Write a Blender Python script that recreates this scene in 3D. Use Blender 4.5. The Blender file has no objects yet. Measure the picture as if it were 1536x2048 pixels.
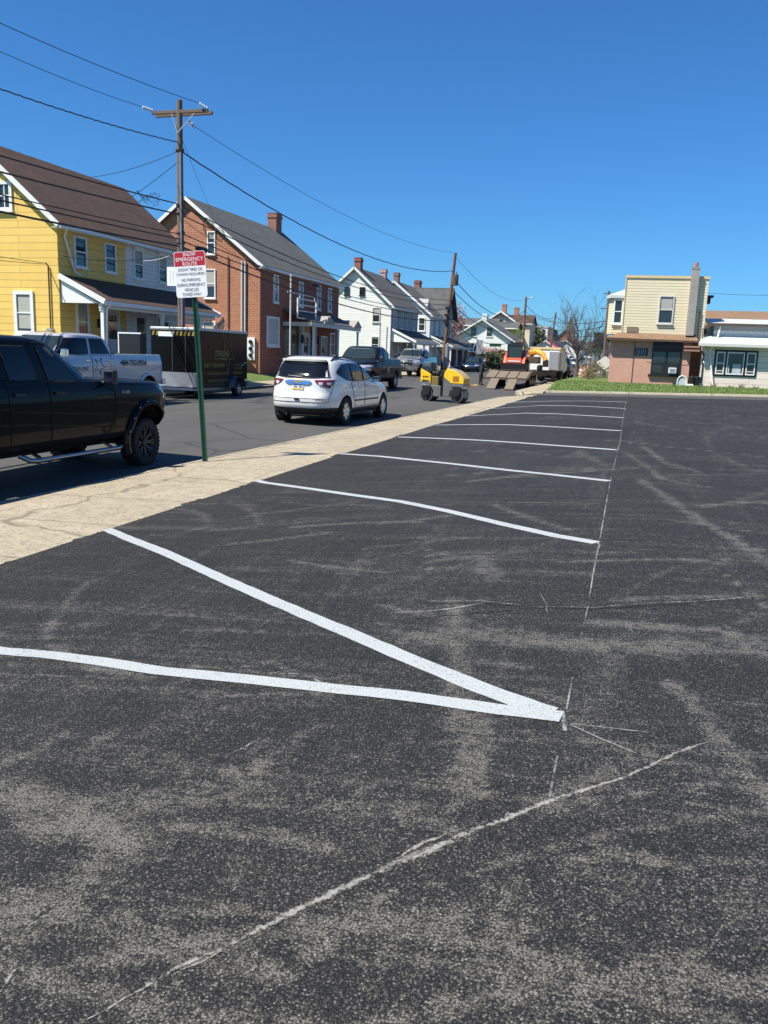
import bpy, bmesh, math, random
from math import radians, sin, cos, pi, atan2, hypot, sqrt, exp
from mathutils import Vector, Matrix
import numpy as np

S = bpy.context.scene
COL = S.collection
# ------------------------------------------------------------------ camera
H = 1.65; FOC = 1640.0
YAW, PITCH, ROLL = -0.2876, 0.1897, 0.0356
fw = Vector((sin(YAW)*cos(PITCH), cos(YAW)*cos(PITCH), -sin(PITCH)))
rt = Vector((cos(YAW), -sin(YAW), 0)); up = rt.cross(fw)
RT = rt*cos(ROLL)+up*sin(ROLL); UP = up*cos(ROLL)-rt*sin(ROLL)
cam_d = bpy.data.cameras.new('camera'); cam = bpy.data.objects.new('camera', cam_d); COL.objects.link(cam)
cam_d.sensor_fit = 'VERTICAL'; cam_d.sensor_height = 24.0; cam_d.sensor_width = 18.0
cam_d.lens = FOC/2048*24.0
cam_d.clip_start = 0.05; cam_d.clip_end = 6000
M = Matrix.Identity(4)
for i in range(3):
    M[i][0] = RT[i]; M[i][1] = UP[i]; M[i][2] = -fw[i]
M[2][3] = H
cam.matrix_world = M
S.camera = cam
# ------------------------------------------------------------------ sky, sun, exposure
SUN_AZ, SUN_EL = radians(43), radians(55)      # direction the shadows run (from +Y towards +X), height of the sun
W = bpy.data.worlds.new("World"); S.world = W; W.use_nodes = True
wn = W.node_tree; bg = wn.nodes['Background']
sky = wn.nodes.new('ShaderNodeTexSky'); sky.sky_type = 'NISHITA'; sky.sun_disc = False
sky.sun_elevation = SUN_EL; sky.sun_rotation = SUN_AZ + pi
sky.altitude = 0; sky.air_density = 1.0; sky.dust_density = 0.3; sky.ozone_density = 4.0
tint = wn.nodes.new('ShaderNodeMix'); tint.data_type = 'RGBA'; tint.blend_type = 'MULTIPLY'; tint.inputs[0].default_value = 1
tint.inputs[7].default_value = (.32, .70, 1.06, 1)      # clear, deep blue spring sky
wn.links.new(sky.outputs[0], tint.inputs[6]); wn.links.new(tint.outputs[2], bg.inputs[0]); bg.inputs[1].default_value = 0.078
ld = bpy.data.lights.new('sun', 'SUN'); ld.energy = 4.8; ld.angle = radians(0.53); ld.color = (1.0, 0.94, 0.82)
sun = bpy.data.objects.new('sun', ld); COL.objects.link(sun); sun.location = (-30, -30, 60)
d = Vector((sin(SUN_AZ)*cos(SUN_EL), cos(SUN_AZ)*cos(SUN_EL), -sin(SUN_EL)))
sun.rotation_euler = d.to_track_quat('-Z', 'Y').to_euler()
vs = S.view_settings; vs.view_transform = 'Standard'; vs.look = 'None'; vs.gamma = 1; vs.use_curve_mapping = False
vs.exposure = 0.78
S.cycles.max_bounces = 6; S.cycles.use_denoising = True
S.cycles.sample_clamp_indirect = 6

def ray(px, py):
    return fw + RT*((px-768)/FOC) + UP*((1024-py)/FOC)
def atY(px, py, Y):
    r = ray(px, py); return Vector((0, 0, H)) + r*(Y/r.y)
def atX(px, py, X):
    r = ray(px, py); return Vector((0, 0, H)) + r*(X/r.x)
def sstep(a, b, t):
    t = min(1, max(0, (t-a)/(b-a))); return t*t*(3-2*t)
def lerp(a, b, t): return a+(b-a)*t
def pl(pts, y):
    if y <= pts[0][0]: return pts[0][1]
    for (a, u), (b, v) in zip(pts, pts[1:]):
        if y <= b: return u+(v-u)*(y-a)/(b-a)
    return pts[-1][1]
# ------------------------------------------------------------------ terrain heights
def road_z(y):
    return pl([(-60, -1.2), (10, -.58), (20, -.475), (39, -.28), (50, -.13), (62, -.02), (80, .03), (400, .05)], y)
def lot_edge_x(y): return pl([(-30, -5.8), (8, -5.70), (15, -5.62), (23, -5.5), (26, -5.3), (36, -4.68), (41, -4.4)], y)
def curb_x(y): return pl([(-30, -10.4), (41, -6.05)], y)
def lot_z(x, y):
    base = .0851*min(x, .3)+.0091*y + (max(0, x-.3)*.03)
    base += pl([(5,0),(15,.012),(20,.045),(25,.1),(29,.11),(32,.065),(38,.05)], y)*pl([(-6,-.6),(-5.45,-.5),(-4.3,.2),(-3,1),(-2,1.05),(-1,.75),(-.2,.4),(1.5,0)], x)
    b = sstep(32, 41, y)
    return base*(1-b)+(.03+.022*(x+4.1))*b
def curb_z(y): return road_z(y)+.13
def kerb_y(x): return 43+.10*(x+4.4)
def bldg_ground(x, y): return lerp(lot_z(x, 43)+.12, .5, sstep(43.2, 49, y))

# ------------------------------------------------------------------ mesh helpers
class MB:
    def __init__(s): s.v = []; s.f = []; s.m = []
    def add(s, vs, fs, mi=0):
        o = len(s.v); s.v += [tuple(v) for v in vs]
        for f in fs: s.f.append([i+o for i in f]); s.m.append(mi)
        return s
    def box(s, x0, x1, y0, y1, z0, z1, mi=0):
        return s.add([(x0,y0,z0),(x1,y0,z0),(x1,y1,z0),(x0,y1,z0),(x0,y0,z1),(x1,y0,z1),(x1,y1,z1),(x0,y1,z1)],
              [(0,3,2,1),(4,5,6,7),(0,1,5,4),(1,2,6,5),(2,3,7,6),(3,0,4,7)], mi)
    def beam(s, p, q, w, h, mi=0, upv=(0,0,1)):
        p, q = Vector(p), Vector(q); d = (q-p).normalized(); u = Vector(upv)
        a = d.cross(u)
        if a.length < 1e-4: a = d.cross(Vector((0,1,0)))
        a.normalize(); b = a.cross(d).normalized()
        vs = [c+a*(i*w/2)+b*(j*h/2) for c in (p, q) for i, j in ((-1,-1),(1,-1),(1,1),(-1,1))]
        return s.add(vs, [(0,3,2,1),(4,5,6,7),(0,1,5,4),(1,2,6,5),(2,3,7,6),(3,0,4,7)], mi)
    def tube(s, pts, r, n=6, mi=0):
        pts = [Vector(p) for p in pts]; N = len(pts); rs = r if isinstance(r, (list, tuple)) else [r]*N
        ring = []; prev = None
        for i, p in enumerate(pts):
            d = (pts[min(i+1,N-1)]-pts[max(i-1,0)])
            d = d.normalized() if d.length > 1e-9 else Vector((0,0,1))
            if prev is None:
                a = d.cross(Vector((0,0,1)))
                if a.length < .1: a = d.cross(Vector((1,0,0)))
            else: a = prev-d*prev.dot(d)
            a.normalize(); prev = a; b = d.cross(a)
            ring.append([p+a*(rs[i]*cos(2*pi*k/n))+b*(rs[i]*sin(2*pi*k/n)) for k in range(n)])
        vs = [v for r_ in ring for v in r_]
        fs = [(i*n+k, i*n+(k+1)%n, (i+1)*n+(k+1)%n, (i+1)*n+k) for i in range(N-1) for k in range(n)]
        fs += [tuple(range(n))[::-1], tuple(range((N-1)*n, N*n))]
        return s.add(vs, fs, mi)
    def lathe(s, prof, c=(0,0,0), axis='z', n=24, mi=0, caps=True):      # prof: (r, h)
        vs = []
        for r, h in prof:
            for k in range(n):
                a = 2*pi*k/n; x, y = r*cos(a), r*sin(a)
                p = {'z': (x,y,h), 'y': (x,h,y), 'x': (h,x,y)}[axis]
                vs.append((p[0]+c[0], p[1]+c[1], p[2]+c[2]))
        fs = [(i*n+k, i*n+(k+1)%n, (i+1)*n+(k+1)%n, (i+1)*n+k) for i in range(len(prof)-1) for k in range(n)]
        if caps and prof[0][0] > 1e-6: fs.append(tuple(range(n))[::-1])
        if caps and prof[-1][0] > 1e-6: fs.append(tuple(range((len(prof)-1)*n, len(prof)*n)))
        return s.add(vs, fs, mi)
    def prism(s, poly, axis, a, b, mi=0):
        f = {'y': lambda p, t: (p[0], t, p[1]), 'x': lambda p, t: (t, p[0], p[1]), 'z': lambda p, t: (p[0], p[1], t)}[axis]
        n = len(poly)
        vs = [f(p, a) for p in poly]+[f(p, b) for p in poly]
        fs = [tuple(range(n))[::-1], tuple(range(n, 2*n))]+[(i, (i+1)%n, n+(i+1)%n, n+i) for i in range(n)]
        return s.add(vs, fs, mi)
    def slab(s, quad, t, mi=0):      # thick sheet under four corners
        q = [Vector(p) for p in quad]; n = (q[1]-q[0]).cross(q[2]-q[0]).normalized()*t
        if n.z < 0: n = -n
        vs = [p for p in q]+[p-n for p in q]; k = len(q)
        return s.add(vs, [tuple(range(k)), tuple(range(k, 2*k))[::-1]]+[(i, k+i, k+(i+1)%k, (i+1)%k) for i in range(k)], mi)
    def grid(s, P, mi=0):
        nu, nv = len(P), len(P[0])
        return s.add([p for r in P for p in r], [(i*nv+j, (i+1)*nv+j, (i+1)*nv+j+1, i*nv+j+1) for i in range(nu-1) for j in range(nv-1)], mi)
    def ball(s, c, rx, ry, rz, nu=12, nv=8, mi=0, jit=0):
        vs = [(c[0], c[1], c[2]-rz)]
        for j in range(1, nv):
            t = -pi/2+pi*j/nv
            for k in range(nu):
                a = 2*pi*k/nu; q = 1+random.uniform(-jit, jit)
                vs.append((c[0]+rx*cos(t)*cos(a)*q, c[1]+ry*cos(t)*sin(a)*q, c[2]+rz*sin(t)*q))
        vs.append((c[0], c[1], c[2]+rz)); L = len(vs)-1
        fs = [(0, 1+(k+1)%nu, 1+k) for k in range(nu)]
        fs += [(1+j*nu+k, 1+j*nu+(k+1)%nu, 1+(j+1)*nu+(k+1)%nu, 1+(j+1)*nu+k) for j in range(nv-2) for k in range(nu)]
        fs += [(L, 1+(nv-2)*nu+k, 1+(nv-2)*nu+(k+1)%nu) for k in range(nu)]
        return s.add(vs, fs, mi)
    def mesh(s, name, mats, off=None, smooth=None, fix=True):
        me = bpy.data.meshes.new(name)
        vs = s.v if off is None else [(v[0]-off[0], v[1]-off[1], v[2]-off[2]) for v in s.v]
        me.from_pydata(vs, [], s.f)
        for m in (mats if isinstance(mats, (list, tuple)) else [mats]): me.materials.append(m)
        if len(s.m): me.polygons.foreach_set('material_index', s.m)
        if fix:
            bm = bmesh.new(); bm.from_mesh(me); bmesh.ops.recalc_face_normals(bm, faces=bm.faces); bm.to_mesh(me); bm.free()
        if smooth is not None:
            me.polygons.foreach_set('use_smooth', [True]*len(me.polygons)); me.set_sharp_from_angle(angle=radians(smooth))
        me.update(); return me
    def build(s, name, mats, parent=None, world=False, smooth=None, bevel=0, **kw):
        """world=True: the vertices are in world space and the parent is only moved, not turned"""
        off = parent.location if (world and parent is not None) else None
        if world and parent is not None and parent.parent is not None: off = Vector(parent.location)+Vector(parent.parent.location)
        me = s.mesh(name, mats, off, smooth, **kw)
        o = bpy.data.objects.new(name, me); COL.objects.link(o)
        if parent is not None: o.parent = parent
        if bevel:
            b = o.modifiers.new('bevel', 'BEVEL'); b.width = bevel; b.segments = 2; b.limit_method = 'ANGLE'; b.angle_limit = radians(40)
        return o
def tag(o, label=None, cat=None, group=None, kind=None):
    if label: o['label'] = label
    if cat: o['category'] = cat
    if group: o['group'] = group
    if kind: o['kind'] = kind
    return o
def thing(name, loc, label, cat, rz=0, group=None, scale=None):
    o = bpy.data.objects.new(name, None); COL.objects.link(o); o.location = loc; o.rotation_euler = (0, 0, rz)
    o.empty_display_size = .2
    if scale: o.scale = scale
    return tag(o, label, cat, group)
def copy_tree(o, parent=None):
    c = o.copy(); COL.objects.link(c)
    if parent is not None: c.parent = parent
    for ch in list(o.children): copy_tree(ch, c)
    return c

# ------------------------------------------------------------------ materials
class NT:
    def __init__(s, name):
        s.mat = bpy.data.materials.new(name); s.mat.use_nodes = True; s.t = s.mat.node_tree
        s.b = s.t.nodes['Principled BSDF']
    def n(s, typ, **kw):
        x = s.t.nodes.new('ShaderNode'+typ)
        for k, v in kw.items():
            if k.startswith('i_'): x.inputs[k[2:].replace('_', ' ')].default_value = v
            else: setattr(x, k, v)
        return x
    def l(s, a, b): s.t.links.new(a, b)
    def obj(s): return s.n('TexCoord').outputs['Object']
    def noise(s, vec, scale, detail=4, rough=.5, dist=0):
        x = s.n('TexNoise'); x.inputs['Scale'].default_value = scale; x.inputs['Detail'].default_value = detail
        x.inputs['Roughness'].default_value = rough; x.inputs['Distortion'].default_value = dist
        if vec is not None: s.l(vec, x.inputs['Vector'])
        return x
    def ramp(s, fac, stops):
        r = s.n('ValToRGB'); e = r.color_ramp.elements
        while len(e) < len(stops): e.new(.5)
        for k, (p, c) in enumerate(stops):
            e[k].position = p; e[k].color = (c, c, c, 1) if isinstance(c, (int, float)) else (*c, 1)
        s.l(fac, r.inputs[0]); return r.outputs[0]
    def mix(s, fac, a, b, typ='MIX'):
        m = s.n('Mix', data_type='RGBA', blend_type=typ)
        for sock, v in ((m.inputs[0], fac), (m.inputs[6], a), (m.inputs[7], b)):
            if isinstance(v, (int, float)): sock.default_value = v
            elif isinstance(v, tuple): sock.default_value = (*v, 1)
            else: s.l(v, sock)
        return m.outputs[2]
    def math(s, op, a, b=None, c=None):
        m = s.n('Math', operation=op)
        for k, v in enumerate((a, b, c)):
            if v is None: continue
            if isinstance(v, (int, float)): m.inputs[k].default_value = v
            else: s.l(v, m.inputs[k])
        return m.outputs[0]
    def vmul(s, vec, sc):
        m = s.n('Mapping'); m.inputs['Scale'].default_value = sc; s.l(vec, m.inputs['Vector']); return m.outputs[0]
    def bump(s, h, strength=.3, dist=.01):
        b = s.n('Bump'); b.inputs['Strength'].default_value = strength; b.inputs['Distance'].default_value = dist
        s.l(h, b.inputs['Height']); s.l(b.outputs[0], s.b.inputs['Normal']); return b
    def set(s, rough=None, metal=None, coat=None, spec=None, col=None):
        if rough is not None: s.b.inputs['Roughness'].default_value = rough
        if metal is not None: s.b.inputs['Metallic'].default_value = metal
        if coat is not None: s.b.inputs['Coat Weight'].default_value = coat; s.b.inputs['Coat Roughness'].default_value = .03
        if spec is not None: s.b.inputs['Specular IOR Level'].default_value = spec
        if col is not None:
            if isinstance(col, tuple): s.b.inputs['Base Color'].default_value = (*col, 1)
            else: s.l(col, s.b.inputs['Base Color'])
        return s
def mul(c, k): return tuple(min(1, v*k) for v in c)
def plain(name, col, rough=.6, metal=0, coat=0, var=.12, scale=6, bump=0, spec=None):
    t = NT(name); v = t.obj(); nz = t.noise(v, scale, 5, .6).outputs[0]
    t.set(rough, metal, coat, spec, t.mix(nz, mul(col, 1-var), mul(col, 1+var)))
    r = t.n('MapRange'); r.inputs['To Min'].default_value = max(0, rough-.06); r.inputs['To Max'].default_value = min(1, rough+.08); t.l(nz, r.inputs[0]); t.l(r.outputs[0], t.b.inputs['Roughness'])
    if bump: t.bump(t.noise(v, scale*6, 4).outputs[0], bump, .01)
    return t.mat
def wallvec(t):
    sp = t.n('SeparateXYZ'); t.l(t.obj(), sp.inputs[0])
    c = t.n('CombineXYZ'); t.l(t.math('ADD', sp.outputs[0], sp.outputs[1]), c.inputs[0]); t.l(sp.outputs[2], c.inputs[1]); return c.outputs[0]
def courses(name, c1, c2, mortar, bw, bh, ms, rough=.8, bump=.5, dirt=.25, smooth=.1, dirtcol=None, off=.5):
    t = NT(name); v = wallvec(t)
    b = t.n('TexBrick'); b.offset = off; t.l(v, b.inputs['Vector'])
    b.inputs['Scale'].default_value = 1; b.inputs['Brick Width'].default_value = bw; b.inputs['Row Height'].default_value = bh
    b.inputs['Mortar Size'].default_value = ms; b.inputs['Mortar Smooth'].default_value = smooth; b.inputs['Bias'].default_value = 0
    for k, c in (('Color1', c1), ('Color2', c2), ('Mortar', mortar)): b.inputs[k].default_value = (*c, 1)
    nz = t.noise(t.obj(), 1.3, 6, .65).outputs[0]; f = t.noise(t.obj(), 14, 3, .6).outputs[0]
    col = t.mix(t.math('MULTIPLY', t.ramp(nz, [(.35, 0), (.75, 1)]), dirt), b.outputs['Color'], dirtcol or mul(c1, .5))
    col = t.mix(t.math('MULTIPLY', f, .25), col, mul(c2, .75))
    t.set(rough, col=col)
    t.bump(t.math('SUBTRACT', 1, b.outputs['Fac']), bump, .012)
    return t.mat
def shingles(name, c1, c2, axis='x', row=.16, patch=None):
    """axis: the way the ridge runs"""
    t = NT(name); sp = t.n('SeparateXYZ'); t.l(t.obj(), sp.inputs[0]); c = t.n('CombineXYZ')
    t.l(sp.outputs[0 if axis == 'x' else 1], c.inputs[0]); t.l(t.math('MULTIPLY', sp.outputs[2], 1.45), c.inputs[1])
    b = t.n('TexBrick'); t.l(c.outputs[0], b.inputs['Vector']); b.inputs['Scale'].default_value = 1
    b.inputs['Brick Width'].default_value = .34; b.inputs['Row Height'].default_value = row; b.inputs['Mortar Size'].default_value = .012
    b.inputs['Color1'].default_value = (*c1, 1); b.inputs['Color2'].default_value = (*c2, 1); b.inputs['Mortar'].default_value = (*mul(c1, .45), 1)
    nz = t.noise(t.obj(), .8, 6, .7).outputs[0]; f = t.noise(t.obj(), 30, 2, .7).outputs[0]
    col = t.mix(t.ramp(nz, [(.3, 0), (.75, .55)]), b.outputs['Color'], patch or mul(c2, 1.5))
    col = t.mix(t.math('MULTIPLY', f, .5), col, mul(c1, .55))
    stk = t.noise(t.vmul(t.obj(), (1, 1.2, .35) if axis == 'y' else (1.2, 1, .35)), 1.7, 5, .7).outputs[0]; col = t.mix(t.ramp(stk, [(.45, 0), (.75, .45)]), col, mul(c1, .5))
    t.set(.92, col=col); t.bump(t.math('ADD', b.outputs['Fac'], f), .8, .015)
    return t.mat
def paint(name, col, metal=0, rough=.3, flake=.06):
    t = NT(name); nz = t.noise(t.obj(), 2.0, 4).outputs[0]
    dirt = t.noise(t.obj(), 9, 6, .7).outputs[0]
    sp = t.n('SeparateXYZ'); t.l(t.obj(), sp.inputs[0])
    low = t.n('MapRange'); low.inputs['From Min'].default_value = .75; low.inputs['From Max'].default_value = .3; t.l(sp.outputs[2], low.inputs[0])
    c = t.mix(nz, mul(col, 1-flake), mul(col, 1+flake))
    c = t.mix(t.math('MULTIPLY', t.math('MULTIPLY', low.outputs[0], dirt), .5), c, (.16, .14, .12))
    t.set(rough, metal, 1.0, col=c); return t.mat
def glass(name, col=(.012, .016, .02), rough=.04):
    t = NT(name); nz = t.noise(t.obj(), .9, 3).outputs[0]
    t.set(rough, 0, spec=.8, col=t.mix(nz, mul(col, .7), mul(col, 1.6)))
    t.bump(t.noise(t.obj(), .7, 2).outputs[0], .06, .05); return t.mat
G = {}
G['white_paint'] = plain('white_trim_paint', (.72, .73, .72), .5, var=.06)
G['offwhite'] = plain('offwhite_paint', (.55, .55, .52), .6, var=.1)
G['grey_paint'] = plain('grey_paint', (.30, .31, .32), .6)
G['black'] = plain('black_plastic', (.012, .012, .013), .45)
G['rubber'] = plain('tyre_rubber', (.016, .016, .017), .85, var=.3, scale=20)
G['dark'] = plain('dark_underbody', (.006, .006, .007), .9)
G['chrome'] = plain('chrome', (.78, .79, .81), .12, 1.0, var=.03)
G['alloy'] = plain('alloy_metal', (.55, .56, .58), .3, .9, var=.08)
G['steel'] = plain('galvanised_steel', (.45, .46, .47), .45, .7, var=.15)
G['rust'] = plain('dark_rusty_steel', (.09, .065, .05), .8, .2, var=.35)
G['brass'] = plain('amber_plastic', (.5, .2, .02), .3)
G['glass'] = glass('window_glass', (.02, .026, .03))
G['tint'] = glass('tinted_car_glass', (.006, .007, .009), .04); G['tint'].node_tree.nodes['Principled BSDF'].inputs['Specular IOR Level'].default_value = .35
G['windshield'] = glass('windshield_glass', (.02, .03, .03), .03)
G['blind'] = plain('window_blind', (.36, .36, .33), .7, var=.1)
G['curtain'] = plain('pale_curtain', (.42, .48, .5), .8, var=.25, scale=3)
G['lamp_red'] = plain('red_lamp', (.13, .006, .01), .12, coat=1, var=.2)
G['lamp_clear'] = plain('clear_lamp', (.62, .63, .66), .1, .3, coat=1, var=.15)
G['wood'] = plain('weathered_wood', (.20, .155, .11), .85, var=.4, scale=8, bump=.4)
G['cream'] = plain('cream_paint', (.62, .50, .27), .5)
G['red'] = plain('red_paint', (.42, .02, .03), .45)
G['sign_white'] = plain('sign_white', (.74, .76, .78), .4, var=.04)
G['sign_black'] = plain('sign_lettering', (.015, .015, .017), .5)
G['wire'] = plain('black_cable', (.012, .012, .014), .6)
G['wire_thin'] = plain('grey_blue_cable', (.03, .035, .045), .6)
G['glass_ins'] = plain('porcelain', (.65, .66, .68), .2, coat=.5)
def treebark(name, c):
    t = NT(name); v = t.vmul(t.obj(), (9, 9, 1.2)); nz = t.noise(v, 3, 6, .7).outputs[0]
    t.set(.9, col=t.mix(nz, mul(c, .45), mul(c, 1.6))); t.bump(nz, .6, .02); return t.mat
G['pole'] = treebark('weathered_pole_wood', (.135, .10, .075))
G['pole_brown'] = treebark('brown_pole_wood', (.14, .075, .045))
G['bark'] = treebark('tree_bark', (.075, .065, .06))
G['twig'] = treebark('twig_bark', (.095, .085, .078))

_txt = {}
def text_mesh(body, bold=0.0):
    k = (body, bold)
    if k in _txt: return _txt[k]
    cu = bpy.data.curves.new('lettering', 'FONT'); cu.body = body; cu.align_x = 'CENTER'; cu.align_y = 'CENTER'; cu.offset = bold; cu.resolution_u = 3
    cu.extrude = 0.0
    o = bpy.data.objects.new('lettering', cu); COL.objects.link(o)
    dg = bpy.context.evaluated_depsgraph_get(); me = bpy.data.meshes.new_from_object(o.evaluated_get(dg))
    bpy.data.objects.remove(o); _txt[k] = me; return me
def text(mb, body, c, ux, uy, w, h, mi=0, bold=.02, italic=0):
    """lettering centred at c, running along ux with uy up, fitted to width w and cap height h"""
    me = text_mesh(body, bold); P = np.array([v.co[:] for v in me.vertices], dtype=float); lo, hi = P.min(0), P.max(0)
    c, ux, uy = Vector(c), Vector(ux).normalized(), Vector(uy).normalized()
    sx, sy = w/(hi[0]-lo[0]), h/(hi[1]-lo[1]); m = (lo+hi)/2
    vs = [c+ux*((p[0]-m[0])*sx+italic*(p[1]-m[1])*sy)+uy*((p[1]-m[1])*sy) for p in P]
    return mb.add(vs, [tuple(f.vertices) for f in me.polygons], mi)
# ------------------------------------------------------------------ ground materials
def asphalt_lot():
    t = NT('sealed_asphalt'); v = t.obj()
    at = t.n('Attribute', attribute_name='dust'); dust = at.outputs['Fac']
    big = t.noise(v, .30, 6, .62, .8).outputs[0]
    st = t.noise(t.vmul(v, (.22, 2.2, 1)), 1.5, 8, .68, 1.2).outputs[0]        # scuffs running across the stalls
    st2 = t.noise(t.vmul(v, (1.9, .22, 1)), 1.2, 8, .70, 1.2).outputs[0]       # and along the lot
    st3 = t.n('Mapping'); st3.inputs['Rotation'].default_value = (0, 0, radians(38)); st3.inputs['Scale'].default_value = (.25, 3.2, 1); t.l(v, st3.inputs['Vector']); st3 = t.noise(st3.outputs[0], 1.6, 8, .7, .8).outputs[0]
    mid = t.noise(v, 9, 6, .75, .5).outputs[0]; g1 = t.noise(v, 70, 3, .65).outputs[0]
    vor = t.n('TexVoronoi'); vor.inputs['Scale'].default_value = 140; t.l(v, vor.inputs['Vector'])
    vo2 = t.n('TexVoronoi'); vo2.inputs['Scale'].default_value = 300; t.l(v, vo2.inputs['Vector'])
    chip = t.n('SeparateColor'); t.l(vor.outputs['Color'], chip.inputs[0]); chip2 = t.n('SeparateColor'); t.l(vo2.outputs['Color'], chip2.inputs[0])
    bgw = t.math('ADD', t.math('ADD', t.math('MULTIPLY', t.ramp(st, [(.50, 0), (.78, 1)]), .40), t.math('MULTIPLY', t.ramp(st2, [(.52, 0), (.80, 1)]), .30)), t.math('MULTIPLY', t.ramp(st3, [(.54, 0), (.78, 1)]), .34))
    fib = t.noise(t.vmul(v, (3.0, 11, 1)), 3.2, 6, .78, .6).outputs[0]
    wear = t.math('MULTIPLY', t.math('MULTIPLY', t.math('ADD', dust, bgw), t.ramp(mid, [(.34, .22), (.64, 1.45)])), t.ramp(fib, [(.36, .40), (.62, 1.4)]))
    base = t.math('ADD', wear, t.ramp(big, [(.3, .0), (.7, .07)]))
    # every stone keeps its own tone: sealed ones stay black, worn ones turn pale grey
    def stones(r, lo, hi, k):
        x = t.math('ADD', r, t.math('MULTIPLY', base, k)); m = t.n('MapRange', interpolation_type='SMOOTHSTEP'); m.inputs['From Min'].default_value = lo; m.inputs['From Max'].default_value = hi; t.l(x, m.inputs[0]); return m.outputs[0]
    dark = t.mix(t.ramp(big, [(.32, 0), (.68, 1)]), (.0100, .0094, .0088), (.0160, .0150, .0138))
    col = t.mix(t.math('MULTIPLY', stones(chip2.outputs[1], .64, 1.30, .90), .65), dark, (.130, .124, .110))
    col = t.mix(stones(chip.outputs[1], .72, 1.30, .90), col, t.mix(chip.outputs[2], (.082, .078, .070), (.235, .225, .20)))
    col = t.mix(t.math('MULTIPLY', t.ramp(wear, [(.22, 0), (.85, .70)]), 1), col, (.165, .157, .138))
    gap = t.ramp(vor.outputs['Distance'], [(.38, 0), (.72, .85)]); col = t.mix(gap, col, (.005, .005, .006))
    t.set(.82, col=col, spec=.3)
    r = t.n('MapRange'); r.inputs['To Min'].default_value = .55; r.inputs['To Max'].default_value = .95; t.l(g1, r.inputs[0]); t.l(r.outputs[0], t.b.inputs['Roughness'])
    t.bump(t.math('ADD', t.math('MULTIPLY', t.math('SUBTRACT', 1, vor.outputs['Distance']), .6), g1), .75, .006)
    return t.mat
def asphalt_road():
    t = NT('old_road_asphalt'); v = t.obj()
    big = t.noise(t.vmul(v, (1, .18, 1)), .7, 6, .6, .4).outputs[0]; g = t.noise(v, 90, 3, .7).outputs[0]
    cr = t.n('TexVoronoi', feature='DISTANCE_TO_EDGE'); cr.inputs['Scale'].default_value = .28
    w = t.noise(v, 1.1, 4).outputs['Color']; wv = t.mix(.25, v, w); t.l(wv, cr.inputs['Vector'])
    crk = t.ramp(cr.outputs['Distance'], [(.0, 1), (.012, 0)])
    col = t.mix(t.ramp(big, [(.3, 0), (.72, 1)]), (.052, .049, .045), (.083, .079, .073))
    col = t.mix(t.math('MULTIPLY', g, .5), col, (.06, .06, .062)); col = t.mix(t.math('MULTIPLY', crk, .7), col, (.02, .02, .022))
    t.set(.9, col=col); t.bump(g, .5, .008); return t.mat
def concrete(name, c1, c2, joints=True):
    t = NT(name); v = t.obj(); n1 = t.noise(v, .9, 7, .68, .4).outputs[0]; g = t.noise(v, 60, 3, .7).outputs[0]; n2 = t.noise(v, 5, 6, .7).outputs[0]
    col = t.mix(t.ramp(n1, [(.3, 0), (.7, 1)]), c1, c2)
    col = t.mix(t.ramp(n2, [(.45, 0), (.78, .7)]), col, mul(c1, .55)); col = t.mix(t.ramp(t.noise(v, 2.1, 8, .75, 1.2).outputs[0], [(.52, 0), (.72, .75)]), col, (.17, .16, .145)); col = t.mix(t.math('MULTIPLY', g, .35), col, mul(c2, .5))
    cr = t.n('TexVoronoi', feature='DISTANCE_TO_EDGE'); cr.inputs['Scale'].default_value = .34
    wv = t.mix(.35, v, t.noise(v, 1.7, 5).outputs['Color']); t.l(wv, cr.inputs['Vector'])
    col = t.mix(t.math('MULTIPLY', t.ramp(cr.outputs['Distance'], [(0, 1), (.008, 0)]), .62), col, (.05, .043, .035))
    if joints:
        sp = t.n('SeparateXYZ'); t.l(v, sp.inputs[0])
        j = t.math('PINGPONG', sp.outputs[1], .8); col = t.mix(t.math('MULTIPLY', t.math('LESS_THAN', j, .011), .8), col, (.05, .042, .033))
    vm = t.noise(v, 26, 2, .5).outputs[0]; col = t.mix(t.ramp(vm, [(.60, 0), (.66, .85)]), col, mul(c1, .35))
    t.set(.92, col=col); t.bump(t.math('ADD', g, n2), .55, .01); return t.mat
def lawn(name, c1, c2, c3):
    t = NT(name); v = t.obj(); n1 = t.noise(v, .7, 6, .65).outputs[0]; g = t.noise(v, 28, 4, .7).outputs[0]
    col = t.mix(t.ramp(n1, [(.35, 0), (.7, 1)]), c1, c2); col = t.mix(t.ramp(g, [(.5, 0), (.72, .8)]), col, c3)
    t.set(.95, col=col); t.bump(g, .8, .04); return t.mat
G['lot'] = asphalt_lot(); G['road'] = asphalt_road()
G['walk'] = concrete('pitted_tan_concrete', (.34, .285, .20), (.44, .38, .28))
G['walk2'] = concrete('pale_concrete', (.36, .30, .20), (.44, .375, .265))
G['kerb'] = concrete('kerb_concrete', (.31, .275, .205), (.41, .37, .29), False)
G['lawn'] = lawn('spring_lawn', (.075, .125, .024), (.115, .175, .038), (.17, .19, .07))
G['soil'] = lawn('rough_ground', (.06, .08, .03), (.10, .10, .05), (.12, .10, .07))
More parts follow.
